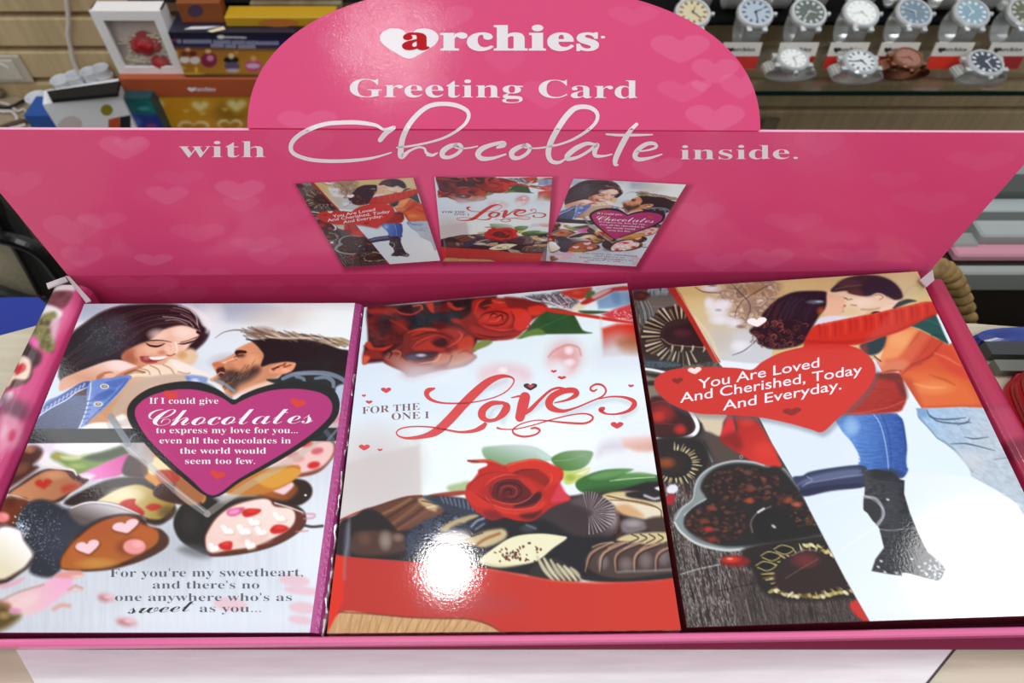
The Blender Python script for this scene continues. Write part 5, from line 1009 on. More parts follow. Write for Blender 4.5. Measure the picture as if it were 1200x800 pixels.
def card_two_art(px, py):
    a = Paint(px, py, 'e4f2f8')
    a.fill([(380, 330), (800, 330), (800, 560), (380, 560)], a.grad((420, 480), (760, 400), 'dcebf6', 'e9f8fb'), 2, 1, False)
    a.fill([(380, 500), (800, 500), (800, 760), (380, 760)], a.grad((560, 520), (760, 560), 'eef9f8', 'e8eef4'), 60, 1, False)
    a.blob(440, 545, 70, 60, 'cfc9cc', .8); a.fill([(396, 545), (492, 520), (494, 585), (392, 612)], 'd3ccca', 8, .8, False); a.blob(640, 520, 110, 40, 'f2fdfb', .9)
    # dark bouquet, top left
    a.T(420, 330, 6.669)
    a.fill([(70, 190), (250, 185), (520, 165), (700, 140), (1080, 110), (1080, 450), (930, 460), (915, 540), (880, 560), (920, 590), (840, 650), (640, 690), (440, 740), (380, 740), (330, 690), (190, 625), (40, 640), (45, 500), (75, 480)], '3b1216', 5, 1, False)
    a.tex([(80, 205), (290, 200), (320, 260), (380, 380), (330, 420), (330, 480), (130, 490), (85, 400)], ['33161e', '5c1c20', '7d2622', '48181d'], 14, 8, 3, 6)
    a.fill([(80, 215), (180, 205), (290, 210), (300, 240), (240, 250), (140, 255), (90, 250)], 'a03028', 6); a.blob(210, 340, 110, 90, '301620', .8); a.blob(330, 330, 90, 60, '8c2a26', .8); a.line([(250, 300), (330, 340), (400, 390)], 2, 'a8382c', 3, .8)
    a.fill([(300, 225), (340, 195), (430, 185), (490, 200), (470, 230), (380, 240)], '3a1418', 4); a.line([(290, 220), (340, 250), (420, 255), (480, 225), (490, 195)], [1.5, 2.5, 2, 2, 1], 'b33a2c', 1.8); a.line([(430, 190), (490, 185), (500, 215)], 2, 'c85a40', 1.6)
    a.fill([(525, 170), (580, 165), (600, 245), (570, 240)], 'c33a28', 3); a.fill([(600, 190), (690, 170), (720, 230), (640, 250), (600, 240)], '6b1c1c', 5); a.fill([(690, 165), (720, 160), (770, 200), (840, 195), (830, 215), (760, 225), (710, 200)], 'b83c34', 3); a.blob(780, 180, 50, 24, '201820', .9)
    a.tex([(420, 280), (560, 250), (720, 240), (800, 250), (760, 320), (640, 350), (560, 350), (430, 370)], ['182024', '22303a', '14181c'], 10, 8, 6, 6); a.blob(860, 190, 60, 70, '241a22', .8)
    a.fill([(560, 300), (640, 310), (730, 330), (850, 350), (910, 440), (800, 430), (640, 380)], '5b1a1a', 6); a.fill([(720, 290), (780, 290), (880, 340), (940, 420), (900, 430), (820, 350), (740, 320)], 'a3302a', 5); a.fill([(870, 360), (980, 340), (1080, 380), (1080, 450), (930, 440)], '5a1818', 6)
    a.fill([(55, 480), (90, 470), (120, 510), (180, 515), (270, 495), (200, 540), (110, 540), (70, 520)], 'c33826', 3); a.fill([(50, 540), (170, 540), (185, 600), (100, 610), (40, 640)], '8c2c22', 6); a.fill([(40, 580), (90, 590), (60, 640), (35, 640)], 'd6603e', 4)
    # front rose of the bouquet, fading out at its foot
    a.fill([(360, 400), (480, 360), (620, 375), (700, 350), (800, 360), (880, 420), (910, 480), (880, 560), (918, 590), (830, 660), (600, 700), (440, 730), (330, 690), (200, 620), (260, 540), (340, 480)], '7c2a24', 5)
    for p, c, f in (([(400, 430), (480, 365), (590, 360), (640, 400), (540, 410), (450, 450)], 'a8362a', 4), ([(640, 380), (760, 370), (830, 400), (790, 470), (740, 520), (700, 480), (740, 430)], 'a5342c', 5), ([(780, 470), (860, 420), (905, 460), (880, 560), (790, 560)], 'c24a34', 6), ([(420, 480), (520, 420), (640, 410), (720, 450), (700, 520), (560, 550), (440, 545)], '8c2a28', 5),
                  ([(430, 530), (520, 470), (600, 420), (560, 480), (680, 530), (560, 550)], 'b53a2c', 4), ([(590, 470), (660, 440), (700, 480), (660, 510), (600, 500)], '3c1a1c', 5), ([(360, 580), (440, 545), (620, 550), (560, 610), (430, 620)], '3d2830', 6), ([(640, 560), (720, 570), (720, 620), (640, 650), (580, 640)], 'c4765a', 6), ([(740, 540), (880, 560), (910, 595), (800, 650), (700, 660)], 'c07a62', 8), ([(200, 600), (260, 560), (360, 600), (480, 650), (600, 640), (560, 690), (420, 700), (300, 670)], 'a8685a', 9)):
        a.fill(p, c, f, .95)
    for p, c in (([(400, 440), (470, 420), (560, 395), (660, 410), (740, 450)], '5a1a1c'), ([(420, 520), (470, 470), (560, 430), (620, 420), (690, 440)], 'c04a3a'), ([(700, 510), (770, 470), (810, 420), (780, 390)], 'd0604a'), ([(380, 400), (480, 372), (600, 378)], 'c85442'), ([(480, 640), (600, 620), (640, 570)], 'd89a80'), ([(620, 660), (700, 640), (730, 580)], '8a4a40'), ([(350, 500), (330, 560), (380, 610)], '5a2a26'), ([(240, 560), (290, 540), (330, 560), (300, 610)], 'b5765a'), ([(780, 560), (840, 540), (890, 560)], '9a3a2c'), ([(200, 560), (230, 540), (260, 560), (240, 600)], '3a1a1a')):
        a.line(p, [.6, 2.2, 2.2, .8][:len(p)] + [.6] * (len(p) - 4), c, 1.8, .85)
    a.blob(420, 585, 60, 26, '4a4c66', .9); a.blob(490, 575, 52, 18, 'c6c4d6', .95)
    a.fill([(320, 700), (440, 660), (640, 660), (920, 600), (960, 640), (700, 790), (360, 790)], 'e2eef6', 44, .95); a.fill([(330, 720), (460, 690), (700, 690), (560, 730), (400, 760)], 'cfc0c4', 14, .6)
    a.fill([(890, 540), (920, 500), (980, 460), (1050, 460), (1010, 500)], '7d8a4a', 4)
    # bright rose
    a.T(540, 330, 5.4545)
    a.fill([(0, 250), (60, 200), (80, 120), (200, 105), (400, 110), (520, 130), (555, 170), (520, 210), (440, 260), (400, 320), (320, 365), (180, 372), (90, 350), (30, 300)], '8c211c', 5)
    a.fill([(560, 170), (700, 190), (740, 240), (780, 310), (830, 330), (560, 335), (450, 340), (380, 362), (420, 310), (470, 250)], '2f5a2e', 3); a.line([(450, 320), (560, 270), (700, 210)], 1, '4a7a44', 1.4, .8); a.fill([(360, 365), (420, 320), (500, 300), (540, 335), (460, 345)], '6a8a44', 4); a.fill([(80, 440), (110, 385), (190, 375), (150, 410)], '8a9455', 4)
    for p, c, f in (([(80, 120), (200, 105), (280, 130), (300, 170), (240, 210), (140, 250), (90, 210)], 'b52a20', 4), ([(260, 180), (380, 170), (440, 200), (450, 250), (400, 310), (340, 300), (330, 220)], 'd63628', 4), ([(430, 170), (500, 150), (552, 170), (520, 205), (450, 215)], 'da3a26', 4), ([(60, 280), (140, 300), (260, 330), (380, 320), (330, 360), (180, 368), (90, 340)], 'a82a22', 5), ([(110, 250), (150, 200), (240, 185), (320, 200), (330, 260), (280, 300), (160, 290)], 'c22f22', 4), ([(110, 150), (150, 115), (210, 110), (190, 150), (150, 180)], '5a1414', 4), ([(200, 110), (280, 130), (290, 160), (220, 160)], 'c83022', 3), ([(280, 100), (400, 110), (520, 135), (420, 150), (320, 160)], '8a2420', 5)):
        a.fill(p, c, f, .95)
    for p, c in (([(115, 240), (150, 205), (240, 190), (300, 215), (280, 260)], '5c1414'), ([(150, 240), (200, 215), (250, 220), (230, 250), (180, 255)], 'e2503a'), ([(130, 265), (200, 280), (270, 270), (310, 230)], '6a1614'), ([(90, 200), (110, 140), (150, 115)], 'dc4a36'), ([(200, 120), (250, 135), (280, 130)], 'e05a44'), ([(330, 290), (340, 230), (320, 190)], '7a1a18'), ([(150, 290), (260, 310), (340, 300)], 'e0462f'), ([(80, 330), (200, 355), (330, 345)], '5a1616'), ([(400, 310), (440, 290), (430, 270)], '8a1c18'), ([(140, 160), (190, 150), (210, 170)], 'd2402c'), ([(220, 230), (260, 215), (270, 250)], '4a0f10'), ([(180, 230), (205, 205), (240, 215)], '4a0f10')):
        a.line(p, [.6] + [2.0] * (len(p) - 2) + [.6], c, 1.6, .9)
    # ribbon, cellophane and shelf things, top right
    a.tex([(390, 100), (560, 75), (660, 65), (760, 130), (720, 180), (640, 165), (540, 140)], ['6b4a5c', 'a08a9c', '4a5a58', 'd0c4d0', '7a3a44'], 7, 4, 8, 4, .95); a.line([(400, 95), (470, 120), (560, 130), (640, 160)], 1.4, 'f0eaf0', 1.4)
    for i in range(14): a.line([(460 + i * 16, 82), (500 + i * 17, 120 + (i % 3) * 10)], .8, random.choice(['efe6ee', '5a2e3c', 'c8b8c6', '3f5a50']), 1, .8)
    a.fill([(640, 65), (820, 35), (830, 60), (780, 110), (720, 105)], 'cf3a2a', 4); a.blob(740, 70, 40, 20, 'e65a48', .7); a.fill([(800, 80), (830, 55), (880, 80), (850, 110), (800, 110)], '4f7a3e', 5); a.fill([(700, 175), (760, 130), (800, 140), (780, 175), (740, 190)], 'e9dcc4', 5)
    a.fill([(860, 35), (1060, 8), (1070, 70), (980, 90), (860, 120)], 'd8dbe4', 5, 1, False); a.fill([(770, 130), (900, 60), (990, 35), (1070, 30), (1070, 55), (980, 65), (880, 110), (800, 145)], 'c22f30', 3); a.fill([(840, 90), (930, 50), (960, 55), (860, 110)], 'dfd6cc', 4, .8)
    a.fill([(870, 120), (980, 65), (1075, 60), (1095, 140), (990, 170), (880, 175)], '8fb0d0', 5, 1, False); a.fill([(960, 75), (1010, 70), (1020, 140), (980, 140)], '7095bb', 6, .7)
    a.fill([(760, 185), (940, 190), (880, 205), (790, 205)], '3d5a3a', 3); a.fill([(900, 210), (1000, 170), (1095, 140), (1120, 250), (950, 235)], 'd44a52', 4, 1, False)
    for i in range(60): a.blob(random.uniform(980, 1115), random.uniform(180, 245), 8, 6, random.choice(['f4c8cc', 'b02a30', 'f8e4e4']), .6)
    a.fill([(550, 168), (640, 180), (760, 200), (900, 222), (1030, 245), (1130, 258), (1130, 268), (1000, 258), (860, 236), (720, 215), (560, 192)], 'cc3326', 2.5)
    a.fill([(900, 300), (1000, 270), (1130, 265), (1150, 400), (1150, 470), (910, 480)], a.grad((1020, 270), (1020, 480), 'dd3426', 'b98a70'), 6, 1, False); a.fill([(895, 420), (1010, 360), (1040, 480), (900, 500)], 'd4dbe4', 40, .9); a.fill([(1000, 380), (1150, 360), (1160, 460), (1060, 460)], 'a5693f', 14, .7); a.fill([(880, 470), (1160, 450), (1170, 560), (880, 560)], 'e2eef8', 30, .95)
    a.line([(895, 225), (900, 400)], 2, 'd2dcd8', 4, .6)
    # ghost balloons
    a.ell(660, 500, 90, 110, 'eec4c6', .75, 10, .75); a.ell(665, 485, 84, 92, 'd99a98', .75, 34, .7); a.blob(620, 560, 100, 80, 'e9f2f8', .9); a.blob(690, 440, 36, 34, 'f8eef0', .95); a.blob(695, 515, 46, 30, 'f4eef4', .9); a.line([(560, 480), (600, 440), (680, 405), (750, 420), (768, 470)], 1.5, 'd08a88', 2.5, .8)
    a.ell(280, 600, 170, 80, 'e8ccd2', 0, 16, .8); a.blob(280, 640, 150, 70, 'e4eef6', .9); a.blob(270, 565, 40, 26, 'f6f2f6', .9)
    # --- lower still life: pale leaf, rose, leaves
    a.T(530, 510, 6.669)
    a.fill([(235, 100), (350, 80), (500, 72), (650, 90), (740, 150), (780, 190), (600, 230), (420, 240), (270, 190)], a.grad((500, 80), (460, 220), 'c8d8d4', '8db08a'), 4); a.fill([(640, 110), (720, 130), (790, 190), (700, 180)], 'c3dcd0', 5)
    a.fill([(-40, 400), (60, 370), (130, 360), (140, 430), (0, 445)], 'b5c79a', 6); a.fill([(-160, 460), (100, 430), (110, 460), (-160, 490)], 'a84a38', 3)
    a.T(640, 510, 6.669)
    a.fill([(40, 190), (100, 140), (200, 118), (356, 125), (355, 180), (310, 240), (230, 275), (120, 275)], a.grad((240, 130), (140, 270), '8aab84', '5a8a48'), 3); a.line([(60, 200), (180, 190), (340, 140)], .9, '9dbb90', 1.4, .7)
    a.fill([(120, 285), (220, 280), (340, 255), (300, 320), (220, 370), (150, 380)], 'c9d67a', 4); a.blob(190, 330, 50, 34, '9eb44a', .8); a.fill([(240, 300), (330, 260), (360, 240), (300, 300)], 'eef4d6', 4)
    a.fill([(270, 440), (230, 370), (320, 310), (470, 268), (680, 264), (620, 300), (860, 310), (920, 345), (920, 400), (760, 420), (640, 440), (420, 470)], '43793f', 3); a.fill([(330, 330), (470, 275), (660, 268), (560, 320), (420, 345)], '74a068', 6, .9); a.fill([(620, 300), (760, 290), (870, 320), (760, 335), (540, 355)], '6a9a5c', 4, .9); a.line([(500, 355), (640, 340), (850, 325)], .9, 'cfe0bc', 1.2); a.fill([(300, 430), (480, 400), (760, 390), (900, 380), (640, 440), (420, 470)], '2f5a2c', 8, .8)
    a.fill([(440, 60), (580, 40), (600, 120), (480, 130), (400, 160)], 'd5d0dc', 18, .8); a.fill([(590, 20), (860, 0), (870, 130), (720, 130), (600, 90)], a.grad((720, 20), (740, 130), 'ecd2ce', 'd9a592'), 8, 1, False)
    a.fill([(560, 150), (870, 140), (880, 260), (640, 230)], 'edf4f8', 20, .9)
    # the tray of chocolates
    a.T(390, 560, 6.156)
    a.line([(50, 305), (160, 255), (250, 225), (330, 200), (520, 140), (640, 128)], 2, 'c04a3c', 1.6)
    a.fill([(20, 560), (50, 320), (160, 280), (220, 230), (320, 205), (500, 145), (640, 130), (800, 132), (960, 150), (1100, 180), (1500, 150), (2000, 100), (2400, 60), (2460, 700), (1700, 720), (900, 640), (300, 590)], '2a2226', 5)
    a.fill([(170, 280), (320, 205), (540, 140), (660, 135), (760, 160), (820, 200), (780, 260), (640, 340), (500, 380), (440, 360), (380, 300), (280, 250)], a.grad((400, 220), (760, 260), '6b4434', '7c5442'), 5)
    for p, c, w in (([(360, 260), (460, 210), (560, 150)], '9a7250', 3), ([(430, 330), (540, 250), (640, 170)], '8d664c', 3), ([(470, 370), (600, 290), (720, 210)], '8a5e4c', 2.4), ([(390, 290), (500, 220), (600, 160)], '4a2c22', 2), ([(460, 350), (580, 270), (680, 190)], '4f3026', 2)): a.line(p, w, c, 3, .9)
    a.fill([(620, 150), (700, 140), (740, 170), (800, 180), (830, 215), (760, 215), (740, 240), (690, 225), (640, 190)], 'c9b088', 5); a.line([(640, 165), (720, 180), (820, 210)], 1.2, '6a4a34', 1.4); a.line([(680, 215), (740, 200), (800, 190)], 1.2, 'efe0c0', 1.4)
    a.fill([(60, 330), (220, 240), (320, 240), (440, 350), (420, 390), (240, 370), (130, 380)], '2d2526', 5); a.fill([(140, 420), (200, 380), (360, 380), (500, 400), (530, 460), (500, 530), (300, 560), (140, 540)], '5a4038', 7); a.blob(380, 450, 60, 90, 'b0a49c', .75); a.blob(230, 440, 60, 60, '7a5644', .7); a.blob(470, 430, 50, 40, '9a8074', .8)
    a.fill([(90, 360), (120, 340), (125, 560), (80, 560)], '6b6e7c', 7, .8)
    a.fill([(660, 140), (800, 135), (960, 155), (1100, 200), (1100, 280), (860, 260), (760, 200)], '3a4252', 6)
    for i in range(9): a.line([(780 + i * 32, 136 + i * 5), (800 + i * 30, 175 + i * 8)], 1.6, '8a92a8', 2, .8)
    a.tex([(540, 400), (700, 290), (900, 260), (1000, 330), (900, 420), (760, 440), (600, 540), (540, 560)], ['2c3448', '46506a', '1e2230', '6a7690'], 6, 4, 12, 6)
    a.fill([(770, 370), (860, 310), (1000, 265), (1050, 275), (960, 320), (820, 380)], 'bfae84', 4); a.fill([(840, 370), (900, 330), (940, 330), (900, 400)], '2c3040', 5, .7)
    a.fill([(960, 320), (1080, 280), (1140, 290), (1060, 370), (980, 380)], '2a3046', 5); a.line([(1000, 350), (1040, 310), (1090, 290)], 2.4, 'aeb4c4', 2.5, .9); a.line([(1030, 370), (1090, 330)], 2, '8a92a8', 2.5, .9)
    a.fill([(720, 440), (820, 380), (960, 390), (1000, 440), (880, 470)], 'd6d0cc', 10); a.fill([(940, 460), (1060, 395), (1160, 370), (1250, 370), (1240, 440), (1100, 500), (1000, 480)], 'cdbf98', 6); a.line([(1040, 480), (1100, 440), (1200, 400)], 3, 'a5642c', 3, .9); a.line([(1000, 420), (1080, 395)], 1.5, '4a3a30', 2)
    # middle: shell chocolates
    a.T(640, 510, 6.669)
    a.fill([(-130, 640), (0, 560), (180, 500), (300, 460), (400, 452), (470, 500), (540, 580), (560, 680), (540, 760), (450, 800), (250, 800), (60, 770), (-60, 740)], '463a3c', 6)
    a.fill([(190, 520), (300, 462), (400, 455), (470, 510), (545, 600), (558, 690), (500, 770), (360, 720), (330, 600)], '6a5c60', 10, .8); a.blob(520, 640, 60, 110, 'b0a8b0', .7)
    for i in range(22):
        w = -1.9 + i * .165; x, y = 335, 605
        L1 = 200 if i > 5 else 140
        a.line([(x + 40 * math.cos(w), y + 28 * math.sin(w)), (x + L1 * math.cos(w), y + 165 * math.sin(w))], [.6, 1.5, 1.9], ['cfc6cc', 'b4a9ae', 'a59a9e'][i % 3], 1.2, .75 if i > 3 else .5)
        a.line([(x + 40 * math.cos(w + .08), y + 28 * math.sin(w + .08)), (x + L1 * math.cos(w + .08), y + 165 * math.sin(w + .08))], [.5, 1.0, 1.4], '2e2427', 1.2, .7)
    a.blob(240, 610, 120, 70, '42363a', .8); a.line([(540, 760), (570, 680), (550, 600)], 2, '8a4a38', 3, .7); a.line([(560, 800), (600, 740), (590, 690)], 3, '6a3a2c', 4, .8)
    a.fill([(440, 470), (560, 440), (760, 440), (900, 480), (930, 640), (880, 660), (740, 600), (520, 520)], 'd9cba8', 4); a.fill([(490, 500), (640, 520), (800, 540), (890, 570), (900, 650), (760, 655), (600, 600)], 'e6dfc8', 5); a.line([(470, 470), (600, 500), (780, 530), (890, 580), (900, 640)], 1.4, '6a4a2c', 1.6); a.line([(500, 505), (660, 515), (860, 560)], 1.2, '8a6a3c', 1.6); a.fill([(540, 560), (640, 540), (760, 620), (740, 640), (600, 620)], 'd9b084', 7)
    a.fill([(620, 450), (760, 430), (900, 440), (920, 500), (860, 520), (740, 500), (640, 480)], '2e2628', 4); a.line([(770, 470), (840, 495), (880, 490)], 3, 'c8c4cc', 2.5); a.fill([(850, 410), (920, 395), (930, 430), (880, 430)], 'f4f6f4', 3); a.line([(470, 465), (540, 455), (620, 460)], 1.5, 'e0c07a', 2)
    a.fill([(590, 670), (680, 640), (780, 670), (815, 710), (740, 750), (640, 770), (590, 740)], '847a7c', 6); a.blob(680, 690, 80, 34, 'b3aaac', .8); a.fill([(780, 660), (930, 640), (960, 760), (820, 770)], '4f3c36', 6)
    a.T(540, 590, 4.8)
    a.fill([(250, 130), (460, 90), (640, 180), (860, 200), (700, 300), (660, 420), (360, 400), (200, 370), (300, 200)], '24242a', 8); a.blob(380, 140, 60, 30, '565a64', .7); a.line([(370, 120), (420, 140)], 2, '8a8c94', 2.5, .8)
    a.fill([(100, 325), (200, 240), (300, 185), (440, 168), (560, 180), (595, 195), (520, 250), (430, 320), (320, 345), (200, 355)], 'eeeccc', 2.5); a.fill([(100, 325), (220, 345), (340, 342), (430, 320), (320, 350), (200, 360)], 'cfcaa0', 5, .8)
    for i in range(46):
        r = random.Random(i + 400); x = r.gauss(310, 70); y = 280 - (x - 310) * .12 + r.gauss(0, 28)
        if 180 < x < 450 and 205 < y < 325: a.ell(x, y, r.uniform(5, 11), r.uniform(4, 7), r.choice(['6a3a24', '84503a', '4a2618', '7a4430']), r.uniform(0, 3), 1.4, .9)
    a.ell(385, 222, 10, 6, '5a3a28', 0, 1.4)
    a.fill([(380, 400), (420, 340), (480, 305), (560, 320), (640, 380), (660, 440), (420, 430)], '3a342e', 5)
    for i in range(6): a.line([(430 + i * 38, 330 - 18 + i * 10 - (14 if i < 3 else 0)), (470 + i * 36, 370 + i * 4), (520 + i * 32, 430)], [3, 5, 3], ['d6cfb2', 'e0d8bc', 'cbc2a4'][i % 3], 2.5, .92)
    a.fill([(880, 200), (960, 170), (1180, 165), (1190, 240), (1000, 230), (900, 215)], 'd4c79a', 4)
    for i in range(5): a.line([(960 + i * 50, 172), (1000 + i * 46, 195), (940 + i * 52, 222)], 1.4, '4a3424', 1.4)
    a.fill([(700, 320), (760, 240), (880, 212), (1060, 230), (1190, 230), (1200, 400), (1060, 420), (860, 420), (740, 380)], '54443f', 5)
    for x, y, w, h in ((930, 340, 50, 50), (1040, 320, 48, 60), (1140, 300, 46, 60), (800, 330, 40, 50)): a.blob(x, y, w, h, '8c8082', .8)
    for i, (x0, x1) in enumerate(((720, 700), (790, 780), (870, 870), (980, 975), (1100, 1095))):
        a.line([(x0 + 130, 218 + i * 3), (x0 + 40, 260), (x0, 300), (x1, 380)], [2, 2.8, 2.6, 1.2], ['b08a74', 'c09a80'][i % 2], 1.6, .9); a.line([(x0 + 140, 226 + i * 3), (x0 + 52, 268), (x0 + 12, 306), (x1 + 12, 380)], [1, 1.6, 1.6, 1], '33241f', 1.6, .8)
    for i in range(4): a.line([(740 + i * 90, 245 + i * 4), (790 + i * 90, 225), (860 + i * 80, 218)], 1.6, 'c8a68c', 1.6, .8)
    a.line([(880, 385), (960, 380), (1060, 378), (1200, 370)], 2.4, 'a39c9e', 3, .7); a.fill([(700, 400), (900, 425), (1200, 390), (1200, 440), (900, 450), (700, 430)], '2a2628', 5)
    # the red rim of the tray and the boards it stands on
    a.T(380, 510, 3.3333)
    a.fill([(40, 467), (160, 480), (330, 492), (500, 505), (560, 510), (760, 545), (900, 570), (1060, 578), (1240, 574), (1390, 560), (1420, 770), (-10, 780)], a.grad((100, 600), (1300, 600), 'c23c36', 'd04030'), 2.4, 1, False)
    a.line([(560, 508), (760, 543), (900, 568), (1060, 576), (1240, 572), (1390, 558)], 2, 'e85a44', 2.4, .9); a.blob(560, 660, 260, 60, 'b5505c', .5)  # the soft pinkish patch is broad gloss sheen painted into the red
    a.fill([(66, 690), (200, 700), (330, 712), (450, 716), (560, 718), (640, 740), (690, 770), (690, 790), (40, 790)], 'd0aa7c', 2.5)
    a.grain(.16, 1.6, 14, 21, a.mask([(66, 690), (330, 712), (560, 718), (690, 770), (690, 790), (40, 790)]), rot=.25)
    for i in range(14): a.line([(110 + i * 40, 700), (95 + i * 36, 780)], .8, '8a6238', 1.6, .6)
    a.line([(60, 690), (200, 698), (330, 710), (450, 715), (560, 717), (640, 738), (690, 768)], 1.6, '6a3a2a', 2, .7)
    # folded spine at the left: brighter red, with a pale gloss streak painted on
    a.fill([(40, 467), (80, 472), (76, 640), (50, 700), (0, 790), (-30, 790)], 'e03822', 5, 1, False); a.line([(98, 330), (92, 420), (82, 470), (78, 560)], 3, 'a0a4b4', 4, .5)
    # rose on the chocolates
    a.T(530, 510, 6.669)
    a.fill([(105, 440), (120, 380), (200, 320), (205, 270), (270, 240), (260, 215), (160, 215), (120, 197), (200, 190), (300, 192), (420, 235), (520, 205), (640, 185), (740, 210), (780, 245), (850, 260), (865, 330), (840, 380), (870, 440), (920, 500), (780, 560), (700, 620), (620, 670), (500, 665), (400, 640), (300, 660), (170, 580), (110, 490)], 'c02a22', 3)
    for p, c, f in (([(420, 235), (520, 205), (640, 190), (740, 215), (850, 260), (860, 330), (760, 440), (720, 420), (760, 350), (680, 280), (560, 270), (470, 300)], 'd63a28', 4), ([(470, 300), (540, 270), (680, 275), (760, 350), (730, 400), (640, 350), (560, 320)], '9a2622', 5), ([(205, 290), (300, 235), (410, 250), (430, 300), (330, 330), (230, 400), (180, 460), (120, 430)], 'c43026', 4),
                  ([(105, 440), (180, 440), (260, 500), (320, 560), (200, 560), (120, 500)], 'd0362a', 4), ([(240, 400), (300, 350), (420, 310), (560, 330), (680, 400), (700, 470), (640, 560), (480, 590), (330, 560), (250, 480)], 'b42a26', 5), ([(300, 400), (360, 350), (480, 330), (580, 370), (620, 440), (580, 510), (460, 540), (350, 510), (300, 460)], '6a1c22', 5),
                  ([(520, 340), (600, 350), (680, 420), (660, 480), (600, 420)], 'c83428', 4), ([(560, 500), (680, 440), (690, 500), (600, 550), (480, 560)], '451822', 5), ([(330, 560), (480, 590), (640, 570), (730, 480), (740, 520), (640, 610), (480, 620), (370, 600)], 'd8402e', 4), ([(530, 620), (640, 600), (700, 590), (640, 650), (560, 650)], '5a1c22', 6), ([(820, 360), (880, 440), (920, 500), (830, 520), (770, 510)], 'd8455a', 5), ([(240, 600), (340, 590), (390, 640), (300, 660)], '8a222a', 6), ([(720, 440), (800, 380), (830, 380), (780, 480), (720, 520)], 'c22c26', 5)):
        a.fill(p, c, f, .95)
    for p, c in (([(300, 450), (330, 370), (430, 335), (540, 350), (600, 410)], 'b84038'), ([(350, 480), (360, 400), (430, 370), (520, 390), (540, 450), (480, 500), (400, 500)], '3a1018'), ([(370, 470), (390, 410), (450, 395), (500, 420), (490, 470), (430, 480)], 'a8484a'), ([(400, 460), (420, 425), (465, 430), (455, 465)], '2a0c14'), ([(310, 500), (400, 530), (500, 535), (590, 500), (650, 440)], 'dc5a4a'), ([(250, 400), (300, 350), (400, 310), (500, 310)], 'e05a44'), ([(260, 470), (300, 530), (400, 570), (520, 580), (640, 560), (710, 480)], 'e4604a'), ([(180, 450), (250, 500), (320, 540)], '8a1c1c'), ([(130, 400), (200, 330), (300, 290), (400, 290)], 'a02420'), ([(470, 300), (560, 270), (680, 268)], '5c1a1c'), ([(740, 400), (780, 340), (770, 300)], 'e8604a'), ([(430, 240), (520, 210), (640, 192), (730, 212)], 'ea6a4e'), ([(125, 198), (200, 198), (300, 200), (400, 240)], 'e26a48')):
        a.line(p, [.5] + [1.5] * (len(p) - 2) + [.5], c, 1.3, .85)
    a.line([(122, 197), (160, 200), (200, 205)], 1.6, '7a4a48', 1.4)
    # small printed hearts sit in the sheet too, the lettering has its own soft shadow
    a.T(410, 430, 3.3333)
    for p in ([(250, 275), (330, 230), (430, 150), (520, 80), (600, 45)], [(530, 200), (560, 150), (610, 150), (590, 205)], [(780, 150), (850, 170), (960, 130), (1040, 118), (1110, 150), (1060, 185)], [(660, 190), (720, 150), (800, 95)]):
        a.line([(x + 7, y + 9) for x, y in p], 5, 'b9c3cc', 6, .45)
    return a.ink(1.14)

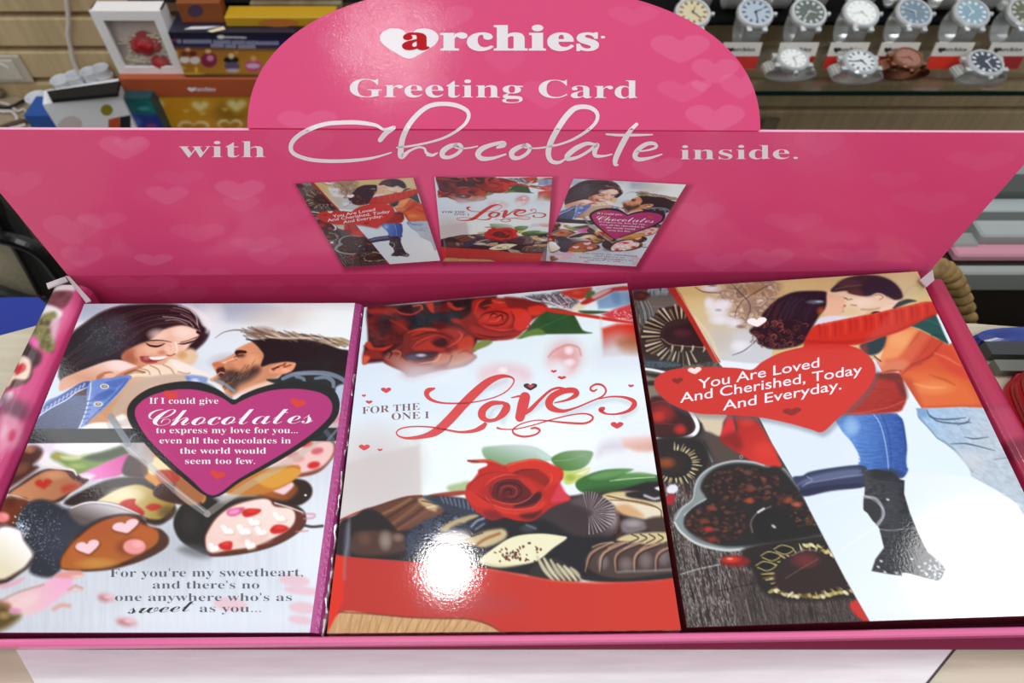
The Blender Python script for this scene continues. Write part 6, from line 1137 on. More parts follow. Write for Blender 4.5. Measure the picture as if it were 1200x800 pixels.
def card_three_art(px, py):
    a = Paint(px, py, 'e6f2f8')
    a.fill([(850, 480), (1290, 480), (1290, 740), (980, 740)], a.grad((980, 520), (1180, 660), 'dfecf4', 'f6fcfe'), 3, 1, False)
    # --- snowy park on the upper right
    a.T(870, 310, 6.667)
    a.fill([(-300, 20), (1400, 20), (1600, 700), (200, 800), (-200, 600)], 'd9c58e', 4, 1, False)
    a.blob(420, 160, 200, 60, 'dccb92', .9); a.blob(1250, 170, 240, 160, 'dccfa6', .9)
    a.T(740, 320, 7.275)
    a.fill([(370, 110), (600, 90), (1200, 60), (1200, 760), (1040, 770), (740, 740), (560, 420)], a.grad((500, 200), (900, 700), 'd8c489', 'ced4d8'), 3, 1, False)
    a.tex([(700, 150), (860, 90), (1240, 60), (1200, 420), (1000, 460), (820, 400), (760, 260)], ['b59a7c', '8d7866', 'c8b49a', 'a58a70', 'd6cbbb'], 11, 8, 5, 18, .95)
    for x, y, rx, ry in ((740, 310, 130, 110), (680, 130, 110, 40), (760, 400, 120, 50), (880, 420, 90, 60), (930, 620, 110, 70), (790, 260, 90, 50), (660, 250, 50, 60)): a.blob(x, y, rx, ry, 'e8edf4', .95)
    a.blob(740, 315, 40, 16, '9aa0a4', .7); a.blob(930, 455, 50, 20, '8c6e5a', .8); a.blob(690, 105, 50, 14, '7a6a5c', .8); a.blob(760, 560, 120, 120, 'c6c6c0', .6); a.blob(1010, 290, 70, 90, '8f7a6c', .7); a.blob(1060, 130, 130, 60, 'a8875e', .6); a.blob(940, 530, 90, 60, 'cfd6da', .8)
    for p in ([(850, 90), (920, 160), (1000, 250), (1010, 320), (980, 400)], [(970, 220), (1080, 150), (1200, 90)], [(960, 220), (900, 300), (880, 380)], [(1080, 70), (1160, 120)], [(540, 120), (620, 160), (760, 170)], [(860, 700), (960, 660), (1060, 580)]): a.line(p, [.6] + [1.3] * (len(p) - 2) + [.6], '5f5148', 1.3, .8)
    a.line([(540, 380), (620, 470), (700, 600), (740, 735)], 2.5, 'e8dcb2', 3, .8)
    # --- chocolate side with its dark boards
    a.T(0, 0, 1)
    side = [(735, 335), (781, 330), (792, 336), (842, 425), (880, 470), (905, 520), (936, 572), (965, 630), (990, 678), (1020, 730), (800, 742), (770, 560)]
    a.fill(side, '4a423e', 1.5, 1, False)
    ms = a.mask(side, 1.5, False)
    a.clip = ms
    a.tex([(735, 330), (800, 330), (850, 430), (760, 430)], ['5a5650', '7d7a74', '46423c', '94948e'], 5, 9, 14, 4, .9)
    # dark grained boards at the foot
    a.fill([(780, 560), (830, 540), (1030, 680), (1030, 745), (790, 745)], '4b403c', 4)
    a.tex([(780, 560), (830, 540), (900, 570), (1030, 680), (1030, 745), (790, 745)], ['2a2321', '4f4441', '3a302d', '8d8581', '453a37', 'a8a29f', '332a28', '5a4e4a'], 2.0, 26, 44, 4, .95, True, -.22, 2.2)
    a.tex([(860, 670), (930, 690), (1030, 690), (1030, 745), (880, 745)], ['2a2321', '463b38', '57494a', '3a302d'], 2.6, 30, 45, 8, .6, True, -.22, 2.0)
    for i in range(60):
        r = random.Random(i + 900); y0 = r.uniform(570, 725); x0 = 790 + r.uniform(0, 160); L1 = r.uniform(8, 26)
        a.line([(x0, y0), (x0 + .11 * L1, y0 + L1 * .5), (x0 + .24 * L1, y0 + L1)], r.uniform(.6, 1.4), r.choice(['b5afac', '1f1918', '2a2322', 'a39c98']), 1.3, .6)
    a.T(740, 320, 7.275)
    a.tex([(150, 130), (300, 125), (310, 190), (260, 205), (150, 190)], ['6a777c', '98a8ae', '4a5054'], 3, 8, 5, 3); a.ell(80, 195, 80, 44, '4a1f22', 0, 4); a.blob(80, 190, 50, 24, '6e3030', .8)
    a.fill([(150, 200), (370, 185), (400, 260), (270, 300), (170, 360), (110, 300)], '6b6860', 6); a.line([(150, 285), (300, 285), (380, 270)], .6, '9a978c', 1, .7)
    for i in range(10): a.line([(40 + i * 11, 240), (70 + i * 12, 330), (90 + i * 10, 440)], 1, random.choice(['9aa4a8', '5d6468', '3a3e40']), 1.2, .8)
    a.fill([(80, 480), (200, 400), (280, 300), (380, 280), (440, 300), (520, 420), (640, 620), (720, 740), (400, 780), (100, 720)], '332b26', 4)
    def cup(cx, cy, rx, ry, n, w0, w1, inner, cols, lw=(1, 2.4, .8)):
        for i in range(n):
            w = w0 + (w1 - w0) * i / (n - 1) + random.uniform(-.03, .03); k = random.uniform(.9, 1.06)
            a.line([(cx + rx * inner * math.cos(w), cy + ry * inner * math.sin(w)), (cx + rx * .75 * math.cos(w), cy + ry * .75 * math.sin(w)), (cx + rx * k * math.cos(w), cy + ry * k * math.sin(w))], lw, cols[i % len(cols)], 1.0, .9)
    cup(430, 530, 330, 250, 56, 1.2, 5.6, .58, ['b9a98a', '2a231e', 'd8ceb8', '4a4034', '8c7c5e', '1f1a16'], (1, 2.0, 2.6))
    a.fill([(255, 540), (290, 480), (400, 450), (500, 420), (560, 500), (640, 620), (500, 625), (360, 610), (280, 580)], '2e1c1c', 4); a.blob(430, 510, 100, 46, '5c2e34', .8); a.line([(260, 560), (330, 605), (430, 620), (540, 628), (640, 635)], 1, 'b8a684', 1.4, .8)
    for x in (350, 435, 525, 625): a.line([(x, 625), (x - 4, 650), (x - 14, 670)], [2.6, 2.2, 1], 'cfc4b0', 1.6, .9)
    a.fill([(90, 740), (400, 760), (380, 830), (100, 830)], '2c3238', 6); a.tex([(100, 750), (390, 765), (380, 800), (100, 800)], ['39434c', '5a6872', '23282c'], 3, 3, 4, 3)
    a.T(750, 430, 6.156)
    a.fill([(40, 40), (190, 50), (110, 110), (140, 210), (70, 230)], '8a8270', 5); a.fill([(50, 105), (110, 100), (110, 130), (50, 130)], '2a2420', 4); a.line([(40, 14), (100, 22), (180, 40)], 3, 'f2f2f2', 1.6); a.fill([(40, 40), (180, 55), (140, 80), (50, 60)], '23262a', 5)
    a.fill([(70, 240), (180, 220), (330, 290), (380, 400), (370, 490), (300, 520), (110, 500)], '4a1a1e', 5); a.blob(160, 330, 120, 90, 'b02a24', .85); a.blob(130, 360, 60, 50, 'd23a2c', .8); a.blob(290, 450, 60, 50, 'cf3426', .9); a.fill([(230, 280), (330, 300), (380, 420), (360, 480), (320, 400)], '33181e', 8, .8); a.line([(110, 408), (250, 412)], .8, '8a4a44', 1.2, .7); a.line([(90, 260), (160, 245), (240, 270)], 1, 'c05048', 2, .6)
    a.fill([(350, 290), (420, 300), (620, 330), (600, 400), (580, 500), (480, 470), (440, 400)], 'd8ccb4', 4); a.grain(.05, 1, 1, 6, a.mask([(350, 290), (620, 330), (580, 500), (440, 400)]))
    a.line([(110, 512), (200, 520), (300, 515), (380, 490), (415, 440), (400, 380), (350, 300)], [2.4, 3.4, 4, 4.6, 4.8, 4.6, 4], 'f4f5f6', 1.3); a.line([(140, 535), (260, 540), (360, 520), (430, 480), (440, 410)], 2, '1e2024', 2, .8)
    a.fill([(480, 470), (560, 500), (700, 600), (720, 660), (520, 680), (460, 540)], '5c4e48', 6); a.fill([(430, 520), (480, 530), (540, 680), (480, 680)], '4a4644', 5); a.line([(440, 540), (480, 600), (520, 680)], 2, '9a9ca0', 2, .8)
    a.fill([(110, 520), (430, 520), (500, 680), (430, 800), (130, 800)], '2b2624', 8)
    cup(250, 700, 190, 150, 40, -1.6, 2.2, .68, ['c8bc94', '3a3228', 'e4dcc0', '2a241e', 'a39468'], (1.2, 2.2, .8)); a.blob(230, 700, 130, 90, '3a2a26', .9); a.blob(190, 690, 80, 50, 'b0582c', .8)
    a.fill([(580, 510), (620, 380), (660, 350), (690, 470), (640, 500)], 'd8353c', 4); a.fill([(690, 360), (830, 380), (1000, 660), (1010, 720), (900, 720), (740, 640), (580, 520), (700, 460)], a.grad((700, 400), (900, 700), 'b52a24', 'd83a30'), 4); a.blob(770, 400, 70, 40, 'd24436', .8); a.blob(900, 600, 110, 80, 'dc4438', .8); a.fill([(580, 515), (690, 470), (740, 560), (700, 600)], '8a201e', 10, .8)
    a.ell(730, 648, 14, 14, '9a9a98', 0, 1.4); a.ell(730, 648, 7, 7, '40403e', 0, 1.4)
    # heart-shaped tin
    a.T(780, 530, 6.0)
    tin = [(60, 480), (90, 400), (190, 330), (205, 230), (250, 150), (340, 90), (470, 55), (600, 60), (700, 90), (800, 115), (870, 150), (1130, 580), (900, 620), (650, 660), (500, 690), (380, 690), (230, 640), (110, 570)]
    a.fill(tin, '8f9a9c', 3); a.fill([(128, 490), (170, 400), (280, 330), (245, 250), (280, 170), (360, 105), (480, 76), (600, 82), (700, 105), (840, 140), (1120, 575), (880, 612), (640, 650), (500, 662), (380, 655), (260, 610), (160, 550)], '2a2726', 5)
    a.line([(70, 470), (120, 390), (190, 330), (208, 240), (250, 160), (340, 98), (470, 62), (600, 66), (690, 90)], 1.6, 'c3cccc', 1.5, .9); a.line([(62, 490), (110, 560), (220, 640), (380, 682), (510, 684), (660, 652), (880, 618), (1130, 578)], [2.4, 3, 3, 3, 2.6, 1.6, 1.2, 1.2], 'ccd2d2', 1.3, .95); a.line([(130, 440), (200, 375), (285, 325)], 1.2, 'c9d0d0', 1.3)
    def crumbs(cx, cy, rx, ry, n, seed):
        r = random.Random(seed); a.ell(cx, cy, rx, ry, '2c1e1c', 0, 12, .9)
        for i in range(n):
            w = r.uniform(0, 6.283); k = math.sqrt(r.random()); a.ell(cx + rx * k * math.cos(w), cy + ry * k * math.sin(w), r.uniform(7, 20), r.uniform(5, 11), r.choice(['4a2a24', '6b3a2c', '332220', '8a4a34', '241a1a', '583a38', '7a5550', '3a2422']), r.uniform(-.5, .5), 3, .75)
    crumbs(540, 230, 270, 130, 190, 1); crumbs(370, 490, 220, 140, 170, 2); crumbs(900, 360, 150, 90, 80, 5)
    for x, y, c in ((590, 340, 'b5562e'), (300, 540, 'cc3a2a'), (330, 610, '9a3428'), (270, 480, '8a4428'), (920, 365, 'c46a44'), (860, 340, 'a5502e'), (320, 390, '9a4630'), (600, 255, '8c4a34'), (980, 480, '8a5a44'), (580, 140, '70483c')): a.blob(x, y, 46, 26, c, .9)
    a.fill([(600, 480), (660, 410), (760, 380), (900, 400), (980, 460), (1060, 560), (800, 620), (640, 610)], '23201f', 8); a.line([(610, 560), (600, 490), (650, 420), (740, 380)], 1.6, '8a8078', 2, .9); a.line([(650, 420), (690, 395)], 2.4, 'e2dede', 1.6); a.ell(760, 520, 18, 9, 'cfcccc', .6, 3)
    for i in range(30): a.blob(random.uniform(880, 1050), random.uniform(420, 520), 16, 10, random.choice(['6a3c2c', '3a2824', '8a5a44']), .7)
    a.fill([(1000, 600), (1140, 580), (1200, 680), (1000, 660)], '3d4448', 8)
    # heart praline in its gold cup, berry, red corner
    a.T(790, 620, 5.217)
    a.fill([(440, 110), (940, 50), (1010, 200), (1120, 360), (1100, 420), (760, 440), (560, 400), (480, 260)], '2c2523', 8)
    cup(830, 260, 300, 170, 70, .15, 5.9, .72, ['c5b67a', '3a3220', 'e6dcae', '8a7a44', '2a2418'], (1.4, 2.6, .8))
    for cx, cy in ((590, 165), (670, 125), (560, 225)): a.ell(cx, cy, 66, 30, '1e1b18', .25, 2); a.line([(cx - 60, cy - 4), (cx - 10, cy - 28), (cx + 60, cy - 4), (cx + 10, cy + 28), (cx - 50, cy + 8)], 1.3, 'b5a872', 1.2)
    a.fill([(610, 300), (640, 220), (720, 160), (800, 130), (900, 140), (980, 200), (1080, 330), (940, 370), (760, 400), (650, 380)], '372624', 6); a.blob(800, 190, 110, 60, '7c3236', .9); a.line([(680, 300), (760, 250), (880, 180)], 1, '8a6a64', 1.4, .8); a.line([(720, 160), (790, 128), (860, 130)], 1.4, '8f7f7c', 1.6, .8)
    for i in range(26):
        r = random.Random(i + 70); t = i / 25; x = 590 + t * 500; y = 375 + 40 * math.sin(t * 3.1) - t * 5
        a.ell(x, y + r.uniform(-8, 8), r.uniform(14, 26), r.uniform(8, 13), r.choice(['d9cd98', 'b5a668', 'f0e8c4', '6a5c30', 'c8ba80']), r.uniform(-.8, .8), 2, .9)
    for i in range(16):
        r = random.Random(i + 170); t = i / 15; x = 800 + t * 220; y = 95 + t * t * 110
        a.ell(x, y + r.uniform(-8, 8), r.uniform(10, 20), r.uniform(6, 11), r.choice(['d9cd98', 'b5a668', 'efe6c2', '5a4c28']), .6, 2, .9)
    a.ell(375, 195, 90, 34, '8a1f1a', 0, 6); a.blob(350, 185, 70, 26, 'e0402a', .9); a.blob(340, 180, 26, 10, 'f4a088', .9); a.fill([(1070, 460), (1160, 430), (1240, 560), (1140, 550)], 'cf3a34', 5)
    a.line([(40, 275), (140, 245), (280, 215)], 1.4, 'c8c6c6', 1.4, .8); a.line([(270, 378), (400, 350), (520, 325)], .9, '1c1614', 1.2, .8)
    a.clip = None
    # the bits along the left edge near the foot
    a.T(640, 510, 6.669)
    a.ell(985, 420, 46, 36, 'e4e8f0', -.4, 3); a.ell(970, 500, 34, 46, 'b02430', .4, 4)
    # red strip between the halves
    a.T(740, 320, 7.275)
    a.fill([(300, 125), (372, 115), (420, 180), (520, 360), (640, 570), (760, 760), (700, 760), (560, 520), (450, 330)], 'b23424', 2, 1, False)
    a.T(0, 0, 1)
    a.line([(791, 336), (812, 371), (842, 424)], .8, 'efe6c4', 1, .8); a.line([(886, 490), (912, 534)], 1.2, 'd04038', 1, .9); a.line([(936, 574), (966, 630), (992, 680), (1018, 726)], 1.0, 'b9b4b4', 1, .6)
    # --- the couple
    # her jeans, boots
    a.T(990, 400, 5.0)
    jean = [(-60, 430), (60, 425), (200, 420), (320, 425), (345, 470), (370, 640), (380, 720), (350, 790), (300, 800), (180, 780), (60, 760), (90, 690), (40, 590), (-20, 520)]
    a.fill(jean, a.grad((20, 560), (380, 560), '6a9ad8', '2e56a4'), 3); a.grain(.14, 6, 1.4, 8, a.mask(jean)); a.blob(40, 500, 60, 70, 'a5c8ec', .8); a.blob(110, 580, 50, 80, '5a86d0', .6)
    a.line([(170, 430), (200, 470), (230, 560), (250, 680), (255, 750)], 1.3, 'a8c4ea', 1, .9); a.line([(215, 430), (250, 520), (270, 660), (270, 760)], 1.2, '2a4a90', 2, .7); a.line([(320, 430), (345, 520), (365, 650), (372, 720)], 2, '2a4690', 2.5, .7)
    for i in range(9): a.line([(80, 600 + i * 22), (140, 606 + i * 22), (230, 596 + i * 22)], .8, '3a64b4', 1.4, .6)
    a.T(920, 520, 4.4455)
    a.fill([(40, 175), (90, 165), (130, 145), (240, 125), (390, 110), (430, 140), (420, 220), (240, 240), (100, 272), (70, 230)], '3e4666', 3); a.fill([(60, 215), (120, 175), (240, 145), (380, 130), (380, 165), (220, 185), (110, 205)], '6c7696', 5, .9); a.line([(110, 205), (200, 190), (320, 170), (420, 160)], 1.6, '8f9ab8', 2, .8); a.fill([(80, 240), (240, 215), (400, 205), (400, 225), (240, 245), (100, 272)], '2b3050', 4, .9); a.line([(115, 170), (140, 190), (90, 220)], 1.4, '8a94b4', 1.6)
    boot = [(400, 140), (470, 130), (560, 150), (600, 185), (622, 190), (620, 260), (650, 360), (690, 460), (740, 560), (800, 610), (836, 650), (815, 700), (795, 714), (720, 695), (640, 672), (608, 670), (606, 686), (540, 678), (450, 662), (470, 600), (515, 540), (490, 440), (430, 360), (408, 340), (415, 230)]
    a.fill(boot, a.grad((430, 400), (650, 400), '47474e', '2e3036'), 2, 1, False); mb_ = a.mask(boot, 1.5, False); a.grain(.20, 5, 1.6, 17, mb_); a.blob(560, 330, 60, 200, '4a4c54', .6); a.blob(520, 160, 110, 40, '27282c', .8)
    a.fill([(412, 275), (440, 280), (500, 320), (510, 370), (470, 410), (430, 360), (410, 340)], '3a3c40', 3); a.line([(415, 275), (470, 285), (505, 330), (508, 380), (480, 420)], 3.5, 'b4b8c0', 2, .8); a.line([(300, 545), (400, 480), (480, 430)], 2, 'f0f6fa', 2, .8); a.line([(490, 445), (560, 450), (680, 440), (900, 455)], 1, 'd8dce2', 1.4, .6)
    a.clip = mb_
    for i in range(90): a.blob(random.gauss(790, 40), random.gauss(655, 34), 9, 7, random.choice(['e8eef4', 'b9c4d0', '5a5e68', 'd0d8e0']), .8)
    for x, y in ((485, 640), (520, 668), (535, 290), (580, 672), (700, 640), (660, 600), (500, 610)): a.ell(x, y, 9, 6, 'e8ecf2', .4, 1.5, .8)
    a.clip = None
    # his jeans
    a.T(990, 400, 5.0)
    jh = [(405, 392), (470, 390), (640, 385), (800, 378), (960, 620), (1100, 880), (1260, 1230), (1140, 1210), (1085, 1090), (1010, 950), (880, 865), (740, 790), (640, 650), (590, 600), (540, 570), (480, 500), (430, 450)]
    a.fill(jh, a.grad((430, 440), (800, 640), 'a5c6e6', 'c3cfda'), 2.5, 1, False); mj = a.mask(jh, 1.5, False); a.grain(.14, 5, 2.2, 23, mj, rot=.5); a.clip = mj
    a.line([(415, 395), (430, 440), (480, 500), (540, 570), (600, 605), (650, 650), (740, 760)], 3.5, '7a8ea6', 3, .7); a.fill([(405, 390), (470, 390), (480, 440), (440, 440)], '7da4cc', 6, .8); a.blob(720, 700, 140, 80, 'd5dbe0', .7)
    for p in ([(480, 400), (500, 440), (560, 455), (640, 455), (710, 445)], [(500, 430), (540, 465), (640, 480), (740, 475)], [(660, 490), (720, 470), (730, 450)], [(880, 690), (960, 680)], [(700, 560), (760, 570), (840, 560)], [(620, 600), (720, 600), (880, 640)]): a.line(p, [.6] + [1.6] * (len(p) - 2) + [.6], '4a5a70', 1.4, .85)
    a.clip = None
    a.line([(345, 350), (380, 380), (410, 392)], 3, 'e8eef2', 2.5); a.fill([(310, 420), (390, 395), (420, 400), (430, 450), (480, 510), (540, 575), (600, 610), (660, 660), (740, 780), (600, 780), (380, 760), (365, 600), (345, 470)], 'e4f2f8', 3)
    # her red pullover body
    a.fill([(-140, 430), (0, 330), (120, 220), (200, 185), (330, 190), (345, 260), (360, 330), (345, 380), (310, 412), (150, 425), (0, 430)], a.grad((100, 260), (250, 400), 'b93a2c', 'a82a22'), 4)
    a.grain(.10, 8, 1.6, 31, a.mask([(-140, 430), (0, 330), (200, 185), (330, 190), (360, 330), (310, 412), (0, 430)])); a.line([(-40, 425), (100, 418), (240, 390), (345, 350)], 1.4, 'd4604a', 2, .8); a.fill([(170, 190), (250, 180), (335, 200), (320, 230), (200, 215)], '5a2a2e', 8, .7); a.fill([(300, 240), (350, 250), (365, 330), (330, 310)], '6a2220', 8, .7); a.fill([(0, 340), (120, 240), (170, 200), (160, 260), (40, 360)], '9a2a22', 10, .6)
    # his orange pullover
    a.T(960, 310, 6.667)
    org = [(520, 560), (580, 510), (700, 485), (800, 520), (1010, 625), (1062, 600), (1130, 740), (1220, 925), (1318, 1120), (1120, 1110), (900, 1118), (800, 1120), (760, 1060), (640, 870), (620, 830), (500, 850), (430, 720), (500, 650)]
    a.fill(org, 'd8623a', 3, 1, False); mo = a.mask(org, 1.5, False); a.clip = mo
    a.fill([(500, 650), (560, 540), (700, 488), (785, 510), (740, 600), (680, 680), (600, 740), (480, 760), (430, 720)], 'eaa066', 10); a.blob(640, 590, 130, 80, 'f0b078', .8); a.fill([(700, 620), (780, 520), (880, 560), (860, 640), (760, 740), (640, 840), (480, 860), (480, 760), (620, 730)], 'd86a48', 10); a.fill([(860, 580), (960, 600), (900, 700), (760, 800), (640, 840), (740, 740)], 'cf4a34', 10, .9)
    a.fill([(420, 740), (500, 760), (640, 740), (700, 780), (620, 840), (480, 860)], 'dd8a68', 8, .9); a.blob(470, 760, 60, 50, 'e8a888', .7)
    a.fill([(900, 690), (1000, 640), (1100, 760), (1180, 900), (1000, 820)], 'd5503a', 10, .9); a.fill([(640, 870), (760, 840), (900, 840), (1100, 900), (1180, 960), (1240, 1110), (900, 1118), (800, 1110)], 'e27a44', 16, .9); a.blob(900, 960, 190, 70, 'ec9a62', .75); a.fill([(640, 880), (720, 900), (760, 1000), (800, 1110), (740, 1060)], 'c0502c', 12, .8)
    for p, c in (([(700, 640), (760, 560), (790, 520)], 'c05a34'), ([(760, 740), (840, 650), (880, 580)], 'b84a30'), ([(720, 780), (860, 720), (960, 610)], '9a3424'), ([(900, 690), (1000, 730), (1100, 790)], 'e88a64'), ([(860, 860), (980, 900), (1060, 940)], 'b85a30'), ([(740, 930), (860, 960), (980, 960)], 'f4ac78'), ([(640, 860), (720, 790), (800, 770)], 'a8402a'), ([(480, 850), (560, 830), (640, 830)], '8a3a2c')): a.line(p, [.6, 2.2, .8], c, 3, .8)
    a.line([(830, 1112), (960, 1108), (1100, 1104), (1260, 1100)], 1.5, 'c85a34', 2, .8)
    a.clip = None
    a.fill([(425, 715), (470, 690), (500, 660), (480, 720), (460, 745)], 'f2cfae', 3); a.line([(430, 715), (480, 755)], 1.4, '5a3a2c', 1.4)
    # teal shirt
    a.fill([(320, 630), (420, 590), (520, 550), (500, 650), (440, 700), (370, 700)], '223c46', 4); a.fill([(320, 640), (370, 620), (380, 690), (340, 690)], 'a04040', 8, .7); a.fill([(680, 470), (790, 410), (880, 380), (910, 390), (1010, 620), (960, 600), (880, 550), (780, 500)], '275a56', 3, 1, False); a.line([(700, 470), (820, 430), (940, 470)], 1.4, '39726c', 2.5, .8); a.line([(880, 550), (960, 560), (1000, 610)], 2, '1c3c3c', 3, .7)
    # heads
    a.fill([(45, 225), (130, 215), (200, 205), (330, 230), (440, 220), (530, 240), (600, 280), (640, 270), (560, 330), (470, 370), (400, 360), (330, 400), (220, 420), (120, 410), (60, 390)], 'e8d3ba', 3)
    a.blob(330, 290, 120, 50, 'f0e2cc', .8); a.blob(230, 370, 100, 50, 'ddcf9e', .8); a.blob(100, 360, 60, 40, 'e0b090', .7); a.line([(330, 350), (400, 352), (470, 340)], 1.6, 'b59478', 2.5, .8)
    a.fill([(590, 350), (560, 320), (650, 280), (700, 270), (760, 285), (700, 300), (600, 340)], '3a4248', 3); a.fill([(470, 350), (560, 310), (620, 280), (560, 350), (490, 380)], 'ecd9c0', 3); a.fill([(400, 385), (430, 365), (475, 368), (430, 385)], '2e2c2c', 2)
    a.fill([(90, 200), (120, 165), (200, 110), (300, 85), (400, 82), (500, 100), (580, 140), (640, 210), (645, 260), (590, 275), (540, 250), (480, 225), (430, 225), (400, 240), (340, 245), (240, 225), (210, 205), (110, 215)], '433238', 3)
    a.fill([(340, 160), (420, 95), (520, 110), (600, 160), (640, 220), (640, 262), (560, 255), (470, 222), (360, 240)], '2e2a3c', 8, .85); a.blob(230, 150, 110, 50, '5a4244', .8); a.line([(130, 190), (220, 170), (330, 160)], 1.2, '7c6058', 1.8, .8); a.fill([(220, 210), (300, 190), (340, 240), (270, 230)], '6a4238', 6, .8)
    a.ell(470, 250, 44, 26, 'efd8c2', .2, 3); a.line([(435, 240), (470, 235), (500, 255), (470, 275)], 1.2, 'b58a6c', 1.6, .9); a.line([(640, 290), (700, 185), (800, 160)], .6, 'b9a880', 1.2, .6)
    for p in ([(110, 280), (130, 290), (145, 300)], [(165, 262), (190, 262), (215, 265)]): a.line(p, [1, 2, 1], '3a2a22', 1.2, .9)
    a.line([(170, 310), (200, 320), (180, 335), (175, 360)], [1.2, 2.2, 2, 1.2], 'b55a48', 1.6, .9); a.line([(220, 275), (255, 270)], 1.2, '8a6a58', 1.4, .8); a.line([(250, 315), (290, 320)], 1.4, 'a87a68', 1.6, .8); a.blob(170, 360, 30, 26, 'b4785a', .7)
    # her hair, collar, face
    a.T(870, 310, 6.667)
    a.fill([(640, 240), (720, 235), (800, 260), (790, 330), (770, 390), (690, 410), (640, 390)], 'e6c2a4', 4)
    a.fill([(560, 480), (600, 420), (700, 400), (820, 405), (900, 400), (780, 430), (650, 460)], 'dfe2ee', 3)
    hh = [(640, 210), (470, 208), (370, 225), (280, 270), (200, 340), (150, 400), (150, 460), (100, 480), (55, 520), (110, 570), (130, 620), (240, 660), (360, 650), (480, 610), (540, 500), (600, 400), (650, 330), (655, 250)]
    a.fill(hh, '231a26', 4); mh = a.mask(hh, 4); a.clip = mh
    a.blob(420, 320, 220, 130, '262436', .8); a.blob(240, 360, 90, 120, '4a2c2c', .7)
    for i in range(120):
        r = random.Random(i + 600); x = r.uniform(90, 500); y = r.uniform(440, 650); q = r.uniform(12, 30)
        a.line([(x - q, y + r.uniform(-10, 10)), (x, y - q * .6), (x + q * .7, y), (x + q * .2, y + q * .6)], r.uniform(.7, 1.5), r.choice(['8a4638', '5a2e2c', 'a55a44', '2a1c2a', '6b3a34', '1a1420']), 1, .8)
    for i in range(30):
        r = random.Random(i + 800); x = r.uniform(180, 560); a.line([(x + 70, 220 + r.uniform(0, 60)), (x + 10, 300 + r.uniform(0, 60)), (x - 40, 420 + r.uniform(0, 40))], r.uniform(.6, 1.4), r.choice(['3a2a34', '4a3238', '16121c', '34304a']), 1.1, .7)
    a.blob(570, 292, 90, 22, '6c7c8c', .9); a.blob(600, 288, 40, 10, 'aebcc4', .9); a.blob(620, 365, 50, 46, 'b5562e', .9); a.line([(585, 350), (620, 335), (655, 365), (630, 400)], 1.4, '7a2e1c', 1.8, .8)
    a.clip = None
    for i in range(16):
        r = random.Random(i + 77); x = r.uniform(60, 260); y = r.uniform(500, 655); a.line([(x, y), (x - 14, y + 8), (x - 4, y + 16)], .8, '5a3430', 1, .7)
    # her red sleeve round his neck
    a.fill([(480, 620), (500, 560), (560, 480), (640, 460), (780, 430), (930, 400), (1060, 375), (1180, 345), (1300, 320), (1440, 290), (1510, 300), (1560, 370), (1480, 400), (1360, 460), (1240, 520), (1080, 570), (930, 620), (820, 640), (900, 700), (600, 760), (480, 680)], 'd03a28', 3)
    ms2 = a.mask([(480, 620), (560, 480), (780, 430), (1060, 375), (1300, 320), (1440, 290), (1560, 370), (1360, 460), (1080, 570), (820, 640), (480, 680)]); a.clip = ms2
    for i in range(22):
        x = 600 + i * 40; y = 470 - i * 8
        a.line([(x - 20, y - 40), (x + 4, y + 30), (x + 6, y + 110)], [1, 2.6, 1], ['a82a1e', 'b8301f', 'e2573f'][i % 3], 3, .65)
    a.line([(500, 600), (700, 610), (900, 600), (1100, 560), (1300, 485), (1500, 395)], 3, 'a8281e', 5, .7); a.line([(620, 470), (900, 410), (1200, 345), (1440, 295)], 2, 'e05a44', 3, .7)
    a.clip = None
    # big red heart with its soft shadow
    a.T(0, 0, 1)
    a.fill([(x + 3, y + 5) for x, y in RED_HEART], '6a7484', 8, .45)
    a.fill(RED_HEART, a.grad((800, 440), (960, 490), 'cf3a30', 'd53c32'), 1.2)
    for x, y, w, h, c in ((814, 434, 16, 8, 'f4e6e4'), (794, 446, 13, 7, '8f2a26'), (928, 482, 22, 9, '96302a'), (887, 377, 23, 11, 'f8f6f6')): a.heart(x, y, w, h, c, -.1, 1)
    # scuffs
    a.line([(948, 598), (985, 583), (1012, 580), (1036, 598), (1030, 615)], .8, 'f0f4f8', 1.4, .5)
    return a.ink(1.14)
RED_HEART = [(964, 506), (950, 503), (925, 496), (890, 489), (850, 486), (815, 484), (788, 474), (770, 459), (767, 446), (778, 436), (800, 431), (830, 430), (862, 431), (881, 433), (893, 424), (915, 413), (945, 406), (975, 403), (1003, 407), (1021, 420), (1026, 436), (1018, 454), (1000, 474), (980, 492)]
